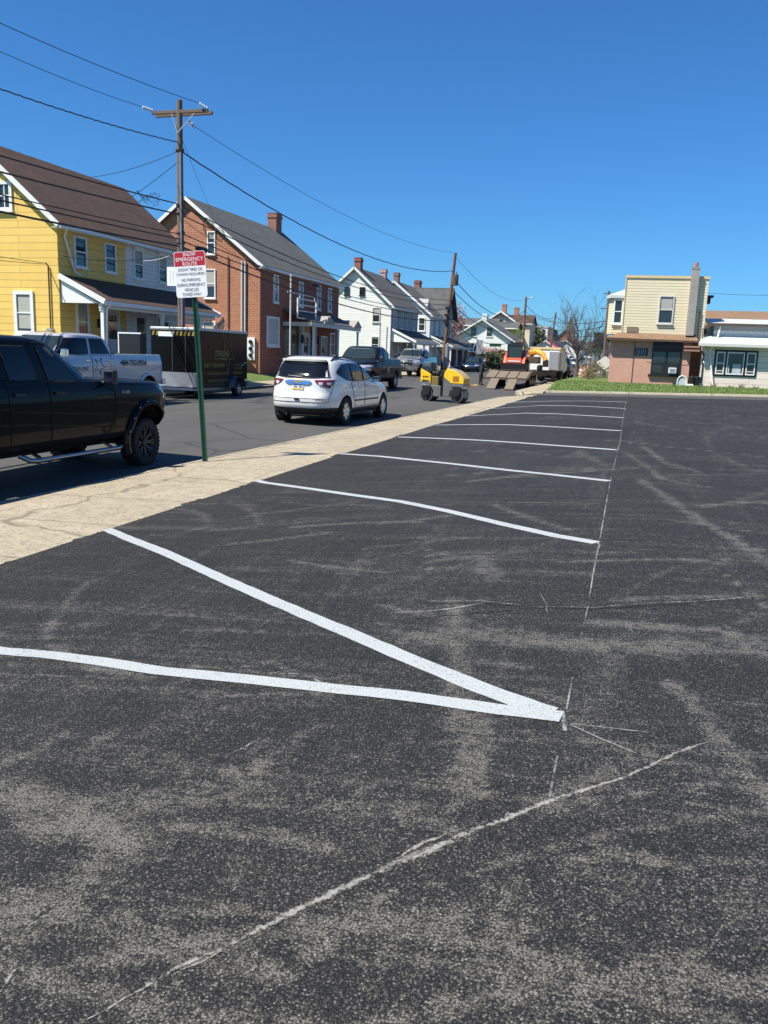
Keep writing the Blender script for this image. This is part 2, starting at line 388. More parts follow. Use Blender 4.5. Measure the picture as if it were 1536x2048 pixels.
def linepaint():
    t = NT('fresh_white_paint'); v = t.obj(); g = t.noise(v, 75, 3, .7).outputs[0]; n = t.noise(v, 3, 4).outputs[0]
    t.set(.6, col=t.mix(t.ramp(t.math('ADD', g, t.math('MULTIPLY', n, .22)), [(.43, 1), (.53, 0)]), (.42, .445, .45), (.10, .105, .11)))
    vo = t.n('TexVoronoi'); vo.inputs['Scale'].default_value = 140; t.l(v, vo.inputs['Vector']); c0 = t.b.inputs['Base Color'].links[0].from_socket; t.l(t.mix(t.ramp(vo.outputs['Distance'], [(.45, 0), (.8, .28)]), c0, (.12, .125, .13)), t.b.inputs['Base Color'])
    t.bump(t.math('SUBTRACT', g, vo.outputs['Distance']), .6, .006); return t.mat
G['line'] = linepaint()
def chalk():
    t = NT('chalk_dust'); v = t.obj(); g = t.noise(v, 45, 3, .7).outputs[0]; g2 = t.noise(v, 3.5, 3, .6).outputs[0]
    t.set(.9, col=(.33, .33, .32)); t.l(t.ramp(t.math('MULTIPLY', g, g2), [(.18, 0), (.32, .8)]), t.b.inputs['Alpha']); return t.mat
G['chalk'] = chalk()

def sheet(name, xs, ys, zf, mat, kind='structure', xf=None):
    """a ground sheet: grid of xs by ys (xf maps a 0..1 parameter to x for each y)"""
    mb = MB(); P = []
    for x in xs:
        r = []
        for y in ys:
            X = xf(x, y) if xf else x
            r.append((X, y, zf(X, y)))
        P.append(r)
    mb.grid(P); o = mb.build(name, mat, smooth=60, fix=False)
    o['kind'] = kind
    if o.data.polygons[0].normal.z < 0: o.data.flip_normals()
    return o
def steps(a, b, s0, growth=1.0, smax=9):
    r = [a]; s = s0
    while r[-1] < b: r.append(r[-1]+s); s = min(smax, s*growth)
    r[-1] = b; return r
# ------------------------------------------------------------------ the lot
DUST=[([(-1.24,1.54),(-1.17,1.66),(-1.1,1.78),(-1.05,1.84),(-0.97,1.93),(-0.85,2.11),(-0.75,2.25),(-0.68,2.35),(-0.55,2.5),(-0.39,2.69),(-0.2,2.88),(0.1,3.15),(0.45,3.57)],0.018,0.75),([(-1.09,1.77),(-1.04,1.84),(-0.98,1.92)],0.032,0.8),([(-0.68,2.34),(-0.62,2.43),(-0.55,2.51)],0.022,0.7),([(-0.66,2.38),(-0.56,2.54),(-0.43,2.69)],0.014,0.6),([(0.2,3.42),(0.01,3.12),(-0.2,2.87)],0.07,0.22),([(-1.1,5.52),(-0.86,4.5),(-0.71,3.85),(-0.59,3.46),(-0.5,3.1),(-0.46,2.94)],0.08,0.33),([(-1.46,5.15),(-1.29,5.2),(-1.07,5.3),(-0.86,5.48)],0.038,0.6),([(-1.29,5.45),(-0.91,5.52),(-0.58,5.44)],0.034,0.5),([(-0.58,5.41),(-0.15,5.45),(0.32,5.63),(0.68,5.82),(1.01,6.02)],0.016,0.55),([(0.43,5.86),(0.82,5.91),(1.23,6.11)],0.022,0.4),([(-1.13,4.69),(-0.65,4.81),(-0.11,4.71),(0.35,4.79),(0.87,4.95)],0.168,0.42),([(-0.08,5.14),(0.37,5.12),(0.68,5.17),(0.73,4.82)],0.068,0.4),([(-1.32,4.79),(-1.09,4.65)],0.068,0.4),([(-0.75,4.35),(-0.41,4.29)],0.044,0.35),([(-1.9,2.41),(-1.76,2.37),(-1.63,2.3)],0.09,0.75),([(-1.78,2.33),(-1.59,2.31)],0.046,0.8),([(-2.37,2.54),(-2.13,2.44),(-1.86,2.35)],0.126,0.5),([(-1.72,2.64),(-1.61,2.27),(-1.64,2.09),(-1.71,1.89)],0.161,0.32),([(-1.52,1.59),(-1.54,1.66),(-1.54,1.71)],0.036,0.7),([(-2.54,2.73),(-2.49,2.86),(-2.45,3.08)],0.036,0.4),([(-1.57,3.01),(-1.52,3.13),(-1.49,3.21)],0.025,0.55),([(-1.55,2.66),(-1.46,2.82),(-1.47,3.19)],0.033,0.3),([(-1.38,2.71),(-1.35,2.84),(-1.39,3.01)],0.026,0.4),([(-1.74,1.83),(-1.73,1.96)],0.052,0.5),([(-1.37,3.01),(-1.33,3.22),(-1.28,3.39)],0.029,0.25),([(-1.81,3.98),(-1.62,3.97),(-1.47,3.89),(-1.15,3.74)],0.021,0.5),([(-3.39,3.69),(-3.03,3.72),(-2.6,3.76)],0.011,0.4),([(-2.28,3.99),(-1.82,4.08),(-1.49,3.94)],0.014,0.4),([(0.32,4.2),(0.41,3.95),(0.46,3.68),(0.55,3.38),(0.63,3.16),(0.67,3.0)],0.052,0.42),([(0.35,3.02),(0.47,3.01),(0.6,3.03)],0.012,0.4),([(0.03,2.64),(0.17,2.62),(0.26,2.62)],0.043,0.28),([(0.18,11.41),(0.51,9.86),(0.75,8.72),(0.99,7.84),(1.21,6.81)],0.081,0.35),([(0.78,6.52),(0.9,6.01),(0.95,5.72)],0.017,0.4),([(0.28,15.52),(0.56,13.39),(1.0,12.38)],0.062,0.35),([(-0.05,14.76),(0.5,11.47),(1.02,10.98)],0.064,0.25),([(-1.02,14.14),(-0.82,14.88),(-0.33,13.06)],0.113,0.3),([(-2.9,15.2),(-2.24,15.52),(-1.29,14.4)],0.061,0.25),([(-0.57,17.1),(0.63,15.8),(1.59,15.14),(2.19,14.6)],0.055,0.3),([(-0.02,21.5),(1.06,19.47),(2.21,18.64),(2.85,17.78)],0.067,0.25),([(0.52,26.41),(2.13,25.17),(3.52,24.27)],0.068,0.3),([(-0.06,26.03),(0.49,24.58),(1.82,21.13),(2.95,20.13)],0.038,0.25),([(-1.46,6.69),(-1.14,6.81),(-0.89,6.09)],0.096,0.28),([(-1.67,7.16),(-1.48,6.34)],0.013,0.4),([(-1.52,7.07),(-1.39,6.52)],0.013,0.4),([(-0.52,5.78),(-0.45,5.48),(-0.41,5.25)],0.011,0.5),([(-1.77,5.7),(-1.63,6.01),(-1.43,6.19)],0.126,0.15),([(-4.23,7.83),(-3.48,8.44),(-2.64,8.77)],0.145,0.12),([(-0.21,1.98),(-0.22,2.12),(-0.26,2.35)],0.058,0.2),([(-2.19,3.05),(-1.89,3.45),(-1.44,3.66)],0.12,0.12),([(-0.78,1.95),(-0.68,2.08),(-0.61,2.27)],0.014,0.35),([(-0.79,1.82),(-0.73,1.96),(-0.71,2.13)],0.014,0.4)]
def seg_dist(X, Y, poly):
    D = np.full(X.shape, 1e9)
    for (ax, ay), (bx, by) in zip(poly, poly[1:]):
        dx, dy = bx-ax, by-ay; L = dx*dx+dy*dy+1e-12
        t = np.clip(((X-ax)*dx+(Y-ay)*dy)/L, 0, 1)
        D = np.minimum(D, np.hypot(X-ax-t*dx, Y-ay-t*dy))
    return D
ys = steps(-4, 1.2, .4)[:-1]+steps(1.2, 7, .028)[:-1]+steps(7, 40.2, .03, 1.022, .35)
us = [i/190 for i in range(191)]
def lot_x(u, y):          # fine columns left of the chalk line, coarser to the right
    e = lot_edge_x(y)
    if u <= .75: return e+(2.0-e)*(u/.75)
    w = (u-.75)/.25; return 2.0+w*w*26+w*2
lot = sheet('parking_lot', us, ys, lot_z, G['lot'], xf=lot_x)
n = len(lot.data.vertices); co = np.zeros(n*3); lot.data.vertices.foreach_get('co', co); co = co.reshape(-1, 3)
X, Y = co[:, 0], co[:, 1]; dust = np.zeros(n)
CRACKS = []
for poly, hw, s in DUST:
    if s >= .5 and hw < .045 and len(poly) > 2: CRACKS.append((poly, hw*(1.7 if poly[0][1] < 3 else 1.0), s)); continue
    wob = 1+.35*np.sin(X*9.1+Y*5.3)*np.sin(X*4.7-Y*8.2)
    q = seg_dist(X, Y, poly)/(hw*wob)
    dust = np.maximum(dust, min(.9, s*(1.3 if hw < .1 else .95))*np.clip(1.35-q, 0, 1)**1.2)
rs = random.Random(17)
for k in range(95):          # short scuffs and tyre scrapes
    y0 = 1.6+11*rs.random()**1.6; x0 = rs.uniform(-5.2, 4.5) if y0 > 4 else rs.uniform(-2.6, 1.6); a = rs.choice((.15, .62, .62, 1.1, 2.2, 3.0))+rs.uniform(-.25, .25); L = rs.uniform(.25, 1.1)*(1+y0*.12); c = rs.uniform(-.35, .35)
    poly = [(x0+cos(a+c*t)*L*t, y0+sin(a+c*t)*L*t) for t in (0, .25, .5, .75, 1)]; hw = rs.uniform(.012, .035)*(1+y0*.1); s = rs.uniform(.14, .42)
    m_ = (X > x0-L-.3) & (X < x0+L+.3) & (Y > y0-L-.3) & (Y < y0+L+.3)
    q = seg_dist(X[m_], Y[m_], poly)/hw; dust[m_] = np.maximum(dust[m_], s*np.clip(1.5-q, 0, 1))
for (cx, cy, r, a0, a1) in ((-3, 4, 6.2, -.2, .9), (-3, 4, 7.7, -.2, .9), (9, 3, 7.5, 1.9, 3.2), (9, 3, 9.1, 1.8, 3.1), (-9, 14, 12, -.5, .5), (-9, 14, 13.6, -.5, .5), (16, 16, 13, 2.5, 3.6), (16, 16, 14.6, 2.5, 3.6)):
    poly = [(cx+r*cos(lerp(a0, a1, i/24)), cy+r*sin(lerp(a0, a1, i/24))) for i in range(25)]; q = seg_dist(X, Y, poly)/.09     # sweeping tyre tracks
    dust = np.maximum(dust, .22*np.clip(1.3-q, 0, 1)*(.6+.4*np.sin(X*2.3+Y*1.7)))
dust += .09*np.clip((4.2-Y)/2.4, 0, 1)+.04
lot.data.attributes.new('dust', 'FLOAT', 'POINT').data.foreach_set('value', dust.astype(np.float32))
def strip_on(mb, poly, w, zf, lift, mi=0, wob=0.0):
    pts = []
    for (ax, ay), (bx, by) in zip(poly, poly[1:]):
        k = max(2, int(hypot(bx-ax, by-ay)/.12))
        pts += [(ax+(bx-ax)*i/k, ay+(by-ay)*i/k) for i in range(k)]
    pts.append(poly[-1]); P = [[], [], []]
    for i, (x, y) in enumerate(pts):
        a, b = pts[max(0, i-1)], pts[min(len(pts)-1, i+1)]; dx, dy = b[0]-a[0], b[1]-a[1]; L = hypot(dx, dy) or 1
        nx, ny = -dy/L, dx/L
        for k, s in enumerate((-1, 0, 1)):
            h = w/2*s*(1+random.uniform(-wob, wob)); X_, Y_ = x+nx*h, y+ny*h
            P[k].append((X_, Y_, zf(X_, Y_)+lift))
    return mb.grid(P, mi)
def crackmat():
    t = NT('crack_dust'); v = t.obj(); g = t.noise(v, 55, 4, .75).outputs[0]; at = t.n('Attribute', attribute_name='edge')
    t.set(.95, col=t.mix(t.noise(v, 120, 2).outputs[0], (.15, .145, .135), (.42, .41, .385)))
    t.l(t.ramp(t.math('SUBTRACT', t.math('ADD', t.math('ADD', t.math('MULTIPLY', g, 1.5), t.math('MULTIPLY', t.noise(v, 7, 4, .7).outputs[0], .9)), at.outputs['Fac']), 1.36), [(0, 0), (.30, .9)]), t.b.inputs['Alpha']); t.bump(g, .8, .006); return t.mat
G['crack'] = crackmat()
random.seed(8)
mb = MB(); EV = []
for poly, hw, s_ in CRACKS:
    pts = []
    for (ax, ay), (bx, by) in zip(poly, poly[1:]):
        k = max(2, int(hypot(bx-ax, by-ay)/.02)); pts += [(ax+(bx-ax)*i/k, ay+(by-ay)*i/k) for i in range(k)]
    ph = random.uniform(0, 9); rows = [[] for _ in range(5)]; off = 0
    for i, (x, y) in enumerate(pts):
        a, b = pts[max(0, i-3)], pts[min(len(pts)-1, i+3)]; dx, dy = b[0]-a[0], b[1]-a[1]; L = hypot(dx, dy) or 1
        off = off*.9+random.uniform(-.004, .004); w_ = hw*(.75+.5*sin(i*.05+ph)*sin(i*.017+ph*2)+random.uniform(-.15, .15))*min(1, i/8+.1, (len(pts)-i)/8)
        for j, u in enumerate((-1, -.45, 0, .45, 1)):
            X_, Y_ = x-dy/L*(u*w_*1.1+off), y+dx/L*(u*w_*1.1+off); rows[j].append((X_, Y_, lot_z(X_, Y_)+.0035)); 
    for j in range(5): EV += [(-.36, .16, .46, .16, -.36)[j]*(.5+.6*s_)]*len(pts)
    mb.grid(rows)
o = mb.build('asphalt_crack', G['crack'], fix=False); o.data.attributes.new('edge', 'FLOAT', 'POINT').data.foreach_set('value', np.array(EV, dtype=np.float32))
if o.data.polygons[0].normal.z < 0: o.data.flip_normals()
o['kind'] = 'structure'
mb = MB()
for poly, w_ in (([(-1.30, 5.40), (-.95, 5.46), (-.55, 5.41), (-.15, 5.42), (.15, 5.52), (.55, 5.68)], .016), ([(-1.25, 5.05), (-.9, 5.22), (-.62, 5.34)], .012), ([(.5, 5.72), (1.0, 6.0), (1.4, 6.15)], .008)):
    fine = []
    for (ax, ay), (bx, by) in zip(poly, poly[1:]): fine += [(lerp(ax, bx, i/9)+random.uniform(-.006, .006), lerp(ay, by, i/9)+random.uniform(-.012, .012)) for i in range(9)]
    strip_on(mb, fine, w_, lot_z, .002, wob=.6)
o = mb.build('asphalt_crack', plain('black_crack', (.004, .004, .004), .95), fix=False)
if o.data.polygons[0].normal.z < 0: o.data.flip_normals()
o['kind'] = 'structure'
random.seed(4)
STALL=[[(-5.59,7.82),(-4.95,7.32),(-4.18,6.75),(-3.07,5.85),(-2.32,5.26),(-1.58,4.69),(-1.09,4.31),(-0.62,3.96),(-0.3,3.75),(-0.18,3.68)],[(-5.66,11.77),(-5.31,11.43),(-4.29,10.75),(-3.5,10.2),(-2.65,9.65),(-1.88,8.98),(-1.14,8.25),(-0.59,7.74),(-0.2,7.46)],[(-5.54,15.47),(-4.49,14.77),(-3.39,13.86),(-2.44,13.08),(-1.79,12.54),(-0.98,11.93),(-0.21,11.31)],[(-5.55,19.23),(-4.16,18.38),(-3.09,17.56),(-1.6,16.52),(-0.79,15.8),(-0.19,15.21)],[(-5.47,22.75),(-4.3,22.7),(-3.19,21.79),(-1.79,20.69),(-0.79,19.8),(-0.2,19.36)],[(-5.33,25.93),(-4.68,26.34),(-3.45,26.73),(-1.94,25.55),(-0.19,23.91)],[(-5.31,29.82),(-4.66,30.34),(-3.64,30.87),(-2.49,30.2),(-1.21,28.7),(-0.19,27.34)],[(-5.19,32.93),(-4.13,33.28),(-2.71,32.7),(-1.36,32.01),(-0.2,30.38)],[(-3.96,4.07),(-3.69,4.03),(-3.34,4.02),(-2.91,3.97),(-2.45,3.89),(-1.93,3.86),(-1.45,3.82),(-1.0,3.79),(-0.74,3.75),(-0.48,3.71),(-0.19,3.68)]]
names = ['long white stall stripe that meets the hatch stripe in a V, ending at the sidewalk', 'second white stall stripe, the next one beyond the V, ending beside the chalk corner mark',
  'third white stall stripe counting from the V, drawn straight and thin', 'fourth white stall stripe counting from the V toward the street end', 'fifth white stall stripe counting from the V, bending slightly at its left end',
  'sixth white stall stripe counting from the V, bending over the crest', 'seventh white stall stripe counting from the V, second to last before the alley', 'eighth and last white stall stripe, nearest the alley and the lawn',
  'short white hatch stripe that runs off the left side of the photo from the V']
for i in range(9):
    if i < 8:
        src = STALL[i]; poly = src if i < 3 else [(x, 3.69+i*3.815-.765*(x+.19)) for x in np.linspace(pl([(0,-5.5),(7,-5.2)], i), -.2, 14)]
    else: poly = STALL[8]
    if i == 0: poly = poly[:-1]+[(-.235, 3.722)]
    mb = MB(); strip_on(mb, poly, .125 if i < 8 else .118, lot_z, .0032+(.0015 if i == 8 else 0), wob=.06)
    o = mb.build('stall_stripe', G['line'], fix=False)
    if o.data.polygons[0].normal.z < 0: o.data.flip_normals()
    tag(o, names[i], 'painted line', 'white stall stripes on the lot')
CHALK=[[(-0.171,2.908),(-0.174,3.082),(-0.173,3.308)],[(-0.174,3.767),(-0.176,4.178)],[(-0.174,4.834),(-0.168,5.467)],[(-0.168,5.467),(-0.177,6.318),(-0.18,7.338)],[(-0.179,7.633),(-0.189,9.455),(-0.198,11.673)],[(-0.193,12.462),(-0.17,16.515),(-0.204,20.774),(-0.23,27.892),(-0.23,31.879)],[(-0.146,3.614),(-0.013,3.602),(0.19,3.584)],[(-0.145,3.603),(-0.009,3.485),(0.138,3.375)],[(-0.15,7.341),(0.005,7.214),(0.121,7.09)],[(-0.19,3.735),(-0.176,3.625),(-0.162,3.532)],[(-0.194,7.461),(-0.171,7.339),(-0.175,7.219)],[(-0.229,11.2),(-0.113,11.149)],[(-0.319,7.369),(-0.103,7.324)]]
mb = MB()
for k, c in enumerate(CHALK): strip_on(mb, c, .009 if k < 6 else .007, lot_z, .004)
for k in (9, 10): strip_on(mb, CHALK[k], .02, lot_z, .0045)
o = mb.build('chalk_line', G['chalk'], fix=False)
if o.data.polygons[0].normal.z < 0: o.data.flip_normals()
tag(o, 'thin dashed chalk snap line along the right ends of the stall stripes', 'chalk line')
# ------------------------------------------------------------------ street, alley, walks, kerbs, lawns
def road_h(x, y):
    c = .07*(1-((x+12.8)/5.7)**2); return road_z(y)+max(0, c)*(1 if y < 300 else 0)
sheet('street', steps(-19, -4.6, .8), steps(-30, 60, 1.0)[:-1]+steps(60, 420, 2, 1.1, 20), road_h, G['road'])
AL = steps(39.4, 46, .55)
sheet('alley', steps(-6.4, 34, .8), AL, lambda x, y: lerp(road_h(x, y), lot_z(x, y), sstep(-6.2, -4.6, x))+.004, G['road'])
def walk_z(x, y):
    e = lot_edge_x(y); t = (x-e)/(curb_x(y)+.15-e); f = sstep(39.5, 41.2, y)
    z = lerp(lot_z(e, y)+.012, curb_z(y), min(1, max(0, t)))
    return lerp(z, road_h(x, y)+.012, f)
sheet('sidewalk', [i/14 for i in range(15)], steps(-12, 4, .5)[:-1]+steps(4, 24, .07)[:-1]+steps(24, 41.3, .3), walk_z, G['walk'], xf=lambda u, y: lerp(curb_x(y)+.172, lot_edge_x(y)+.16+.09*sin(y*.9)*sin(y*2.3+1)+.035*sin(y*7.1)*sin(y*12.7)+.02*sin(y*31), u))
def kerb(name, xs_of_y, ys, ztop, zbot, w, mat, side=1):
    mb = MB(); prof = []
    for y in ys:
        x = xs_of_y(y); zt, zb = ztop(y), zbot(y)
        prof.append([(x, y, zb), (x+side*.02, y, zt-.03), (x+side*.05, y, zt), (x+side*w, y, zt+.003)])
    mb.grid([[p[k] for p in prof] for k in range(4)]); o = mb.build(name, mat, smooth=50); o['kind'] = 'structure'; return o
kerb('kerb', curb_x, steps(-12, 41.2, .5), lambda y: lerp(curb_z(y), road_z(y)+.02, sstep(39, 41, y)), lambda y: road_z(y)-.1, .16, G['kerb'])
# far side walk
FX = -18.5
fz = lambda y: pl([(-60, -1.05), (10, -.43), (28, -.27), (39, -.17), (64, .03), (90, .12), (420, .15)], y)
sheet('far_sidewalk', [-20.6, -19.6, -18.35], steps(-30, 60, 1.2)[:-1]+steps(60, 330, 3, 1.1, 12), lambda x, y: fz(y)+.01*(-18.5-x), G['walk2'])
kerb('far_kerb', lambda y: FX, steps(-30, 330, 2), fz, lambda y: road_z(y)-.2, -.16, G['kerb'], 1)
def yard_z(x, y):
    return fz(y)+.02+sstep(-20.6, -22.5, x)*.34 if x > -24 else fz(y)+.36
sheet('yard', [-70, -40, -24, -23, -22.4, -21.8, -21.2, -20.6], steps(-30, 60, 1.5)[:-1]+steps(60, 330, 4, 1.1, 15), yard_z, G['lawn'])
# right of the street beyond the alley
rcx = lambda y: -5.85-.0*(y)
rz = lambda y: road_h(-5.8, y)+.14
ycorner = 41.2
mb = MB()
def rwalk(u, y):
    x0 = -5.75 + max(0, (43.2-y))*.35; return lerp(x0, -4.35, u)
def rwz(x, y):
    f = lerp(lot_z(x, 43)+.06, .12, sstep(44, 62, y)); return lerp(lerp(road_h(x, 41.5), lot_z(x, 41.5), sstep(-6.2, -4.6, x))-.02, f, sstep(41.55, 42.3, y))
sheet('corner_sidewalk', [0, .3, .6, 1], [41.5, 41.6, 41.75, 41.9, 42.05, 42.2, 42.4]+steps(42.7, 60, .6)[:-1]+steps(60, 330, 3, 1.1, 12), rwz, G['walk2'], xf=rwalk)
kerb('corner_kerb', lambda y: rwalk(0, y)-.16, steps(41.6, 330, .8, 1.05, 8), lambda y: rwz(-5.8, y)-.002, lambda y: road_h(-6, y)-.2, .16, G['kerb'])
mb = MB(); pts = [(x, kerb_y(x)) for x in steps(-4.3, 34, .5)]
P = [[(x, y-.2, lot_z(x, 41)-.05) for x, y in pts], [(x, y-.18, lot_z(x, 42)+.08) for x, y in pts], [(x, y-.14, lot_z(x, 43)+.11) for x, y in pts], [(x, y+.02, lot_z(x, 43)+.115) for x, y in pts]]
mb.grid(P); tag(mb.build('lawn_kerb', G['kerb'], smooth=50), kind='structure')
def lawn_z(x, y): return bldg_ground(x, y) if x > -4.3 else rwz(x, y)+.02
sheet('lawn', steps(0, 1, .012), steps(0, 1, .06), lambda x, y: bldg_ground(x, y) if True else 0, G['lawn'], xf=None) if False else None
mb = MB(); P = []
for x in steps(-4.36, 36, .4):
    y0 = kerb_y(x); P.append([(x, lerp(y0, 64, t*t), bldg_ground(x, lerp(y0, 64, t*t)) if t > 0 else lot_z(x, 43)+.11) for t in [k/14 for k in range(15)]])
mb.grid(P); o = mb.build('lawn', G['lawn'], smooth=60); o['kind'] = 'structure'
sheet('back_yard', [-4.36, 0, 12, 60], steps(64, 340, 12), lambda x, y: .3, G['soil'])
# grass blades on the lawn in front of the corner building
random.seed(9); mb = MB()
for i in range(20000):
    x = random.uniform(-4.2, 8.2); y0 = kerb_y(x)+.03; y = y0+random.random()**1.3*(50.2-y0)
    if sin(x*1.7+y)*sin(x*.6-y*1.9)+random.uniform(-.8, .8) > .75: continue
    z = bldg_ground(x, y); a = random.uniform(0, 2*pi); h = random.uniform(.03, .10)*(1.5 if random.random() < .04 else 1); w = .013
    dx, dy = cos(a)*w, sin(a)*w; lx, ly = random.uniform(-.05, .05), random.uniform(-.05, .05)
    mb.add([(x-dx, y-dy, z), (x+dx, y+dy, z), (x+lx, y+ly, z+h)], [(0, 1, 2)], 0 if random.random() < .7 else 1)
G['blade'] = plain('grass_blade', (.105, .18, .035), .7, var=.35); G['blade2'] = plain('dry_grass_blade', (.20, .24, .08), .7, var=.3)
tag(mb.build('grass', [G['blade'], G['blade2']], fix=False), 'short uneven green grass on the strip before the corner building', 'grass', kind='stuff')
# the land out to the horizon, with low wooded hills
mb = MB(); P = []
for i in range(49):
    a = 2*pi*i/48; P.append([(r*cos(a), r*sin(a)+40, z) for r, z in ((0, -1.4), (60, -1.4), (330, -1.2), (900, -1), (3500, -1))])
mb.grid(P); o = mb.build('ground', G['soil'], smooth=60); o['kind'] = 'structure'
# ------------------------------------------------------------------ building materials
G['yellow_siding'] = courses('yellow_shingle_siding', (.75, .50, .125), (.82, .56, .155), (.36, .22, .06), 3.6, .285, .010, .75, .5, .22)
G['white_siding'] = courses('white_clapboard', (.70, .71, .70), (.76, .77, .76), (.44, .45, .46), 5, .17, .012, .7, .5, .12)
G['white_shingle'] = courses('white_asbestos_shingle', (.74, .74, .71), (.79, .79, .76), (.50, .51, .50), 2.6, .21, .011, .75, .5, .15)
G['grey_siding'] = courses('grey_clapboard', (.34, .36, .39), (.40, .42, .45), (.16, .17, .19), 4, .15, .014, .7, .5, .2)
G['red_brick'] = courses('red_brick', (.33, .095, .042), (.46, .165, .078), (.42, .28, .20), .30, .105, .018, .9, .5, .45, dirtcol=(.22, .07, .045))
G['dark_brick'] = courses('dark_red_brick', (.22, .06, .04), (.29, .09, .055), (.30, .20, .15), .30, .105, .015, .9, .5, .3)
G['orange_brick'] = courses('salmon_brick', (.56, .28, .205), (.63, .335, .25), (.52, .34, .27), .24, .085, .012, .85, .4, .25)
G['chimney_brick'] = courses('chimney_brick', (.27, .10, .06), (.34, .15, .10), (.25, .18, .15), .24, .09, .014, .9, .5, .4)
G['painted_brick'] = courses('flaking_painted_brick', (.62, .58, .55), (.45, .10, .08), (.4, .3, .28), .24, .09, .014)
G['grey_brick'] = courses('whitewashed_brick', (.33, .31, .29), (.40, .38, .35), (.25, .23, .21), .24, .10, .010, .9, .6, .35)
G['beige_siding'] = courses('beige_vinyl_siding', (.74, .66, .46), (.78, .70, .50), (.40, .34, .21), 30, .155, .016, .55, .6, .10)
G['annex_siding'] = courses('pale_pink_siding', (.74, .64, .56), (.80, .71, .63), (.42, .33, .28), 2.6, .31, .010, .7, .4, .12)
G['cinder'] = courses('painted_block', (.74, .74, .72), (.80, .80, .78), (.45, .45, .44), .44, .22, .014, .8, .5, .1)
G['glass_block'] = courses('glass_block', (.10, .10, .06), (.15, .14, .08), (.05, .05, .04), .22, .22, .02, .15, .5, .3, off=0)
G['roof_brown'] = shingles('brown_shingles', (.072, .040, .028), (.098, .056, .039), 'y', .17)
G['roof_brown_x'] = shingles('brown_shingles_across', (.072, .040, .028), (.098, .056, .039), 'y', .12)
G['roof_grey'] = shingles('grey_shingles', (.080, .083, .082), (.112, .115, .112), 'y', .17)
G['roof_dark'] = shingles('charcoal_shingles', (.085, .08, .078), (.12, .115, .11), 'y', .17)
G['roof_grey_x'] = shingles('grey_shingles_across', (.080, .083, .082), (.112, .115, .112), 'x', .17)
G['roof_tan'] = shingles('tan_shingles', (.26, .15, .085), (.34, .20, .115), 'x', .13, patch=(.20, .14, .10))
G['roof_metal'] = plain('pale_metal_roof', (.52, .55, .54), .5, .1, var=.12, scale=2)
G['yellow_plain'] = plain('bright_yellow_paint', (.80, .56, .02), .5)
G['pediment'] = plain('grey_metal_pediment', (.30, .29, .27), .6)
G['door_white'] = plain('white_storm_door', (.55, .57, .60), .35, var=.1)
G['awning'] = plain('awning_brown', (.30, .17, .12), .6)

def FX_(X): return lambda a, o, z: (X+o, a, z)          # a wall that looks down +X
def FY_(Y): return lambda a, o, z: (a, Y-o, z)          # a wall that looks back at the lot
def FT_(px, py, ang):                                   # a turned wall: a runs along ang, o comes towards the lot
    c, s = cos(ang), sin(ang)
    return lambda a, o, z: (px+a*c, py+a*s-o, z)      # side walls run straight back
def fbox(mb, F, a0, a1, o0, o1, z0, z1, mi=0):
    v = [F(a, o, z) for z in (z0, z1) for a, o in ((a0, o0), (a1, o0), (a1, o1), (a0, o1))]
    return mb.add(v, [(0,3,2,1),(4,5,6,7),(0,1,5,4),(1,2,6,5),(2,3,7,6),(3,0,4,7)], mi)
def sub(name, mb, mat, top, part, **kw):
    """a piece of a part: vertices in world space"""
    me = mb.mesh(name, mat, top.location, kw.get('smooth')); o = bpy.data.objects.new(name, me); COL.objects.link(o); o.parent = part; return o
def window(top, F, a, zb, w, h, frame='white_paint', t=.09, mull=0, rail=True, blind=0, sill=True, label=None, pane='glass', hood=False):
    mb = MB(); a0, a1, z0, z1 = a-w/2, a+w/2, zb, zb+h
    fbox(mb, F, a0-t, a0, -.02, .07, z0-t, z1+t); fbox(mb, F, a1, a1+t, -.02, .07, z0-t, z1+t)
    fbox(mb, F, a0, a1, -.02, .068, z1, z1+t); fbox(mb, F, a0, a1, -.02, .068, z0-t, z0)
    if rail: fbox(mb, F, a0, a1, -.02, .045, z0+h*.48, z0+h*.48+.055)
    for k in range(mull): x = a0+w*(k+1)/(mull+1); fbox(mb, F, x-.02, x+.02, -.02, .04, z0, z1)
    if hood: fbox(mb, F, a0-t*1.6, a1+t*1.6, -.02, .13, z1+t, z1+t+.13)
    o = mb.build('window', G[frame], top, world=True)
    p = MB(); fbox(p, F, a0+.002, a1-.002, -.01, .012, z0+.002, z1-.002); sub('pane', p, G[pane], top, o)
    if blind:
        b = MB(); fbox(b, F, a0+.03, a1-.03, .012, .016, z1-h*blind+.01, z1-.03)
        n = int(h*blind/.09)
        sub('blind', b, G['blind' if blind < 1.5 else 'curtain'], top, o)
    if sill:
        s = MB(); fbox(s, F, a0-t-.04, a1+t+.04, -.02, .12, z0-t-.06, z0-t-.001); sub('sill', s, G[frame], top, o)
    return o
def door(top, F, a, zb, w, h, col='door_white', frame='white_paint', glassed=True):
    mb = MB(); fbox(mb, F, a-w/2, a+w/2, -.02, .02, zb, zb+h)
    o = mb.build('door', G[col], top, world=True)
    f = MB(); t = .1
    fbox(f, F, a-w/2-t, a-w/2, -.02, .06, zb, zb+h+t); fbox(f, F, a+w/2, a+w/2+t, -.02, .06, zb, zb+h+t); fbox(f, F, a-w/2, a+w/2, -.02, .058, zb+h, zb+h+t)
    sub('door_frame', f, G[frame], top, o)
    if glassed:
        g = MB(); fbox(g, F, a-w*.36, a+w*.36, .02, .026, zb+h*.45, zb+h*.93); sub('pane', g, G['glass'], top, o)
    k = MB(); p = F(a+w*.4, .06, zb+h*.47); k.ball(p, .035, .035, .035, 8, 6); sub('handle', k, G['alloy'], top, o)
    return o
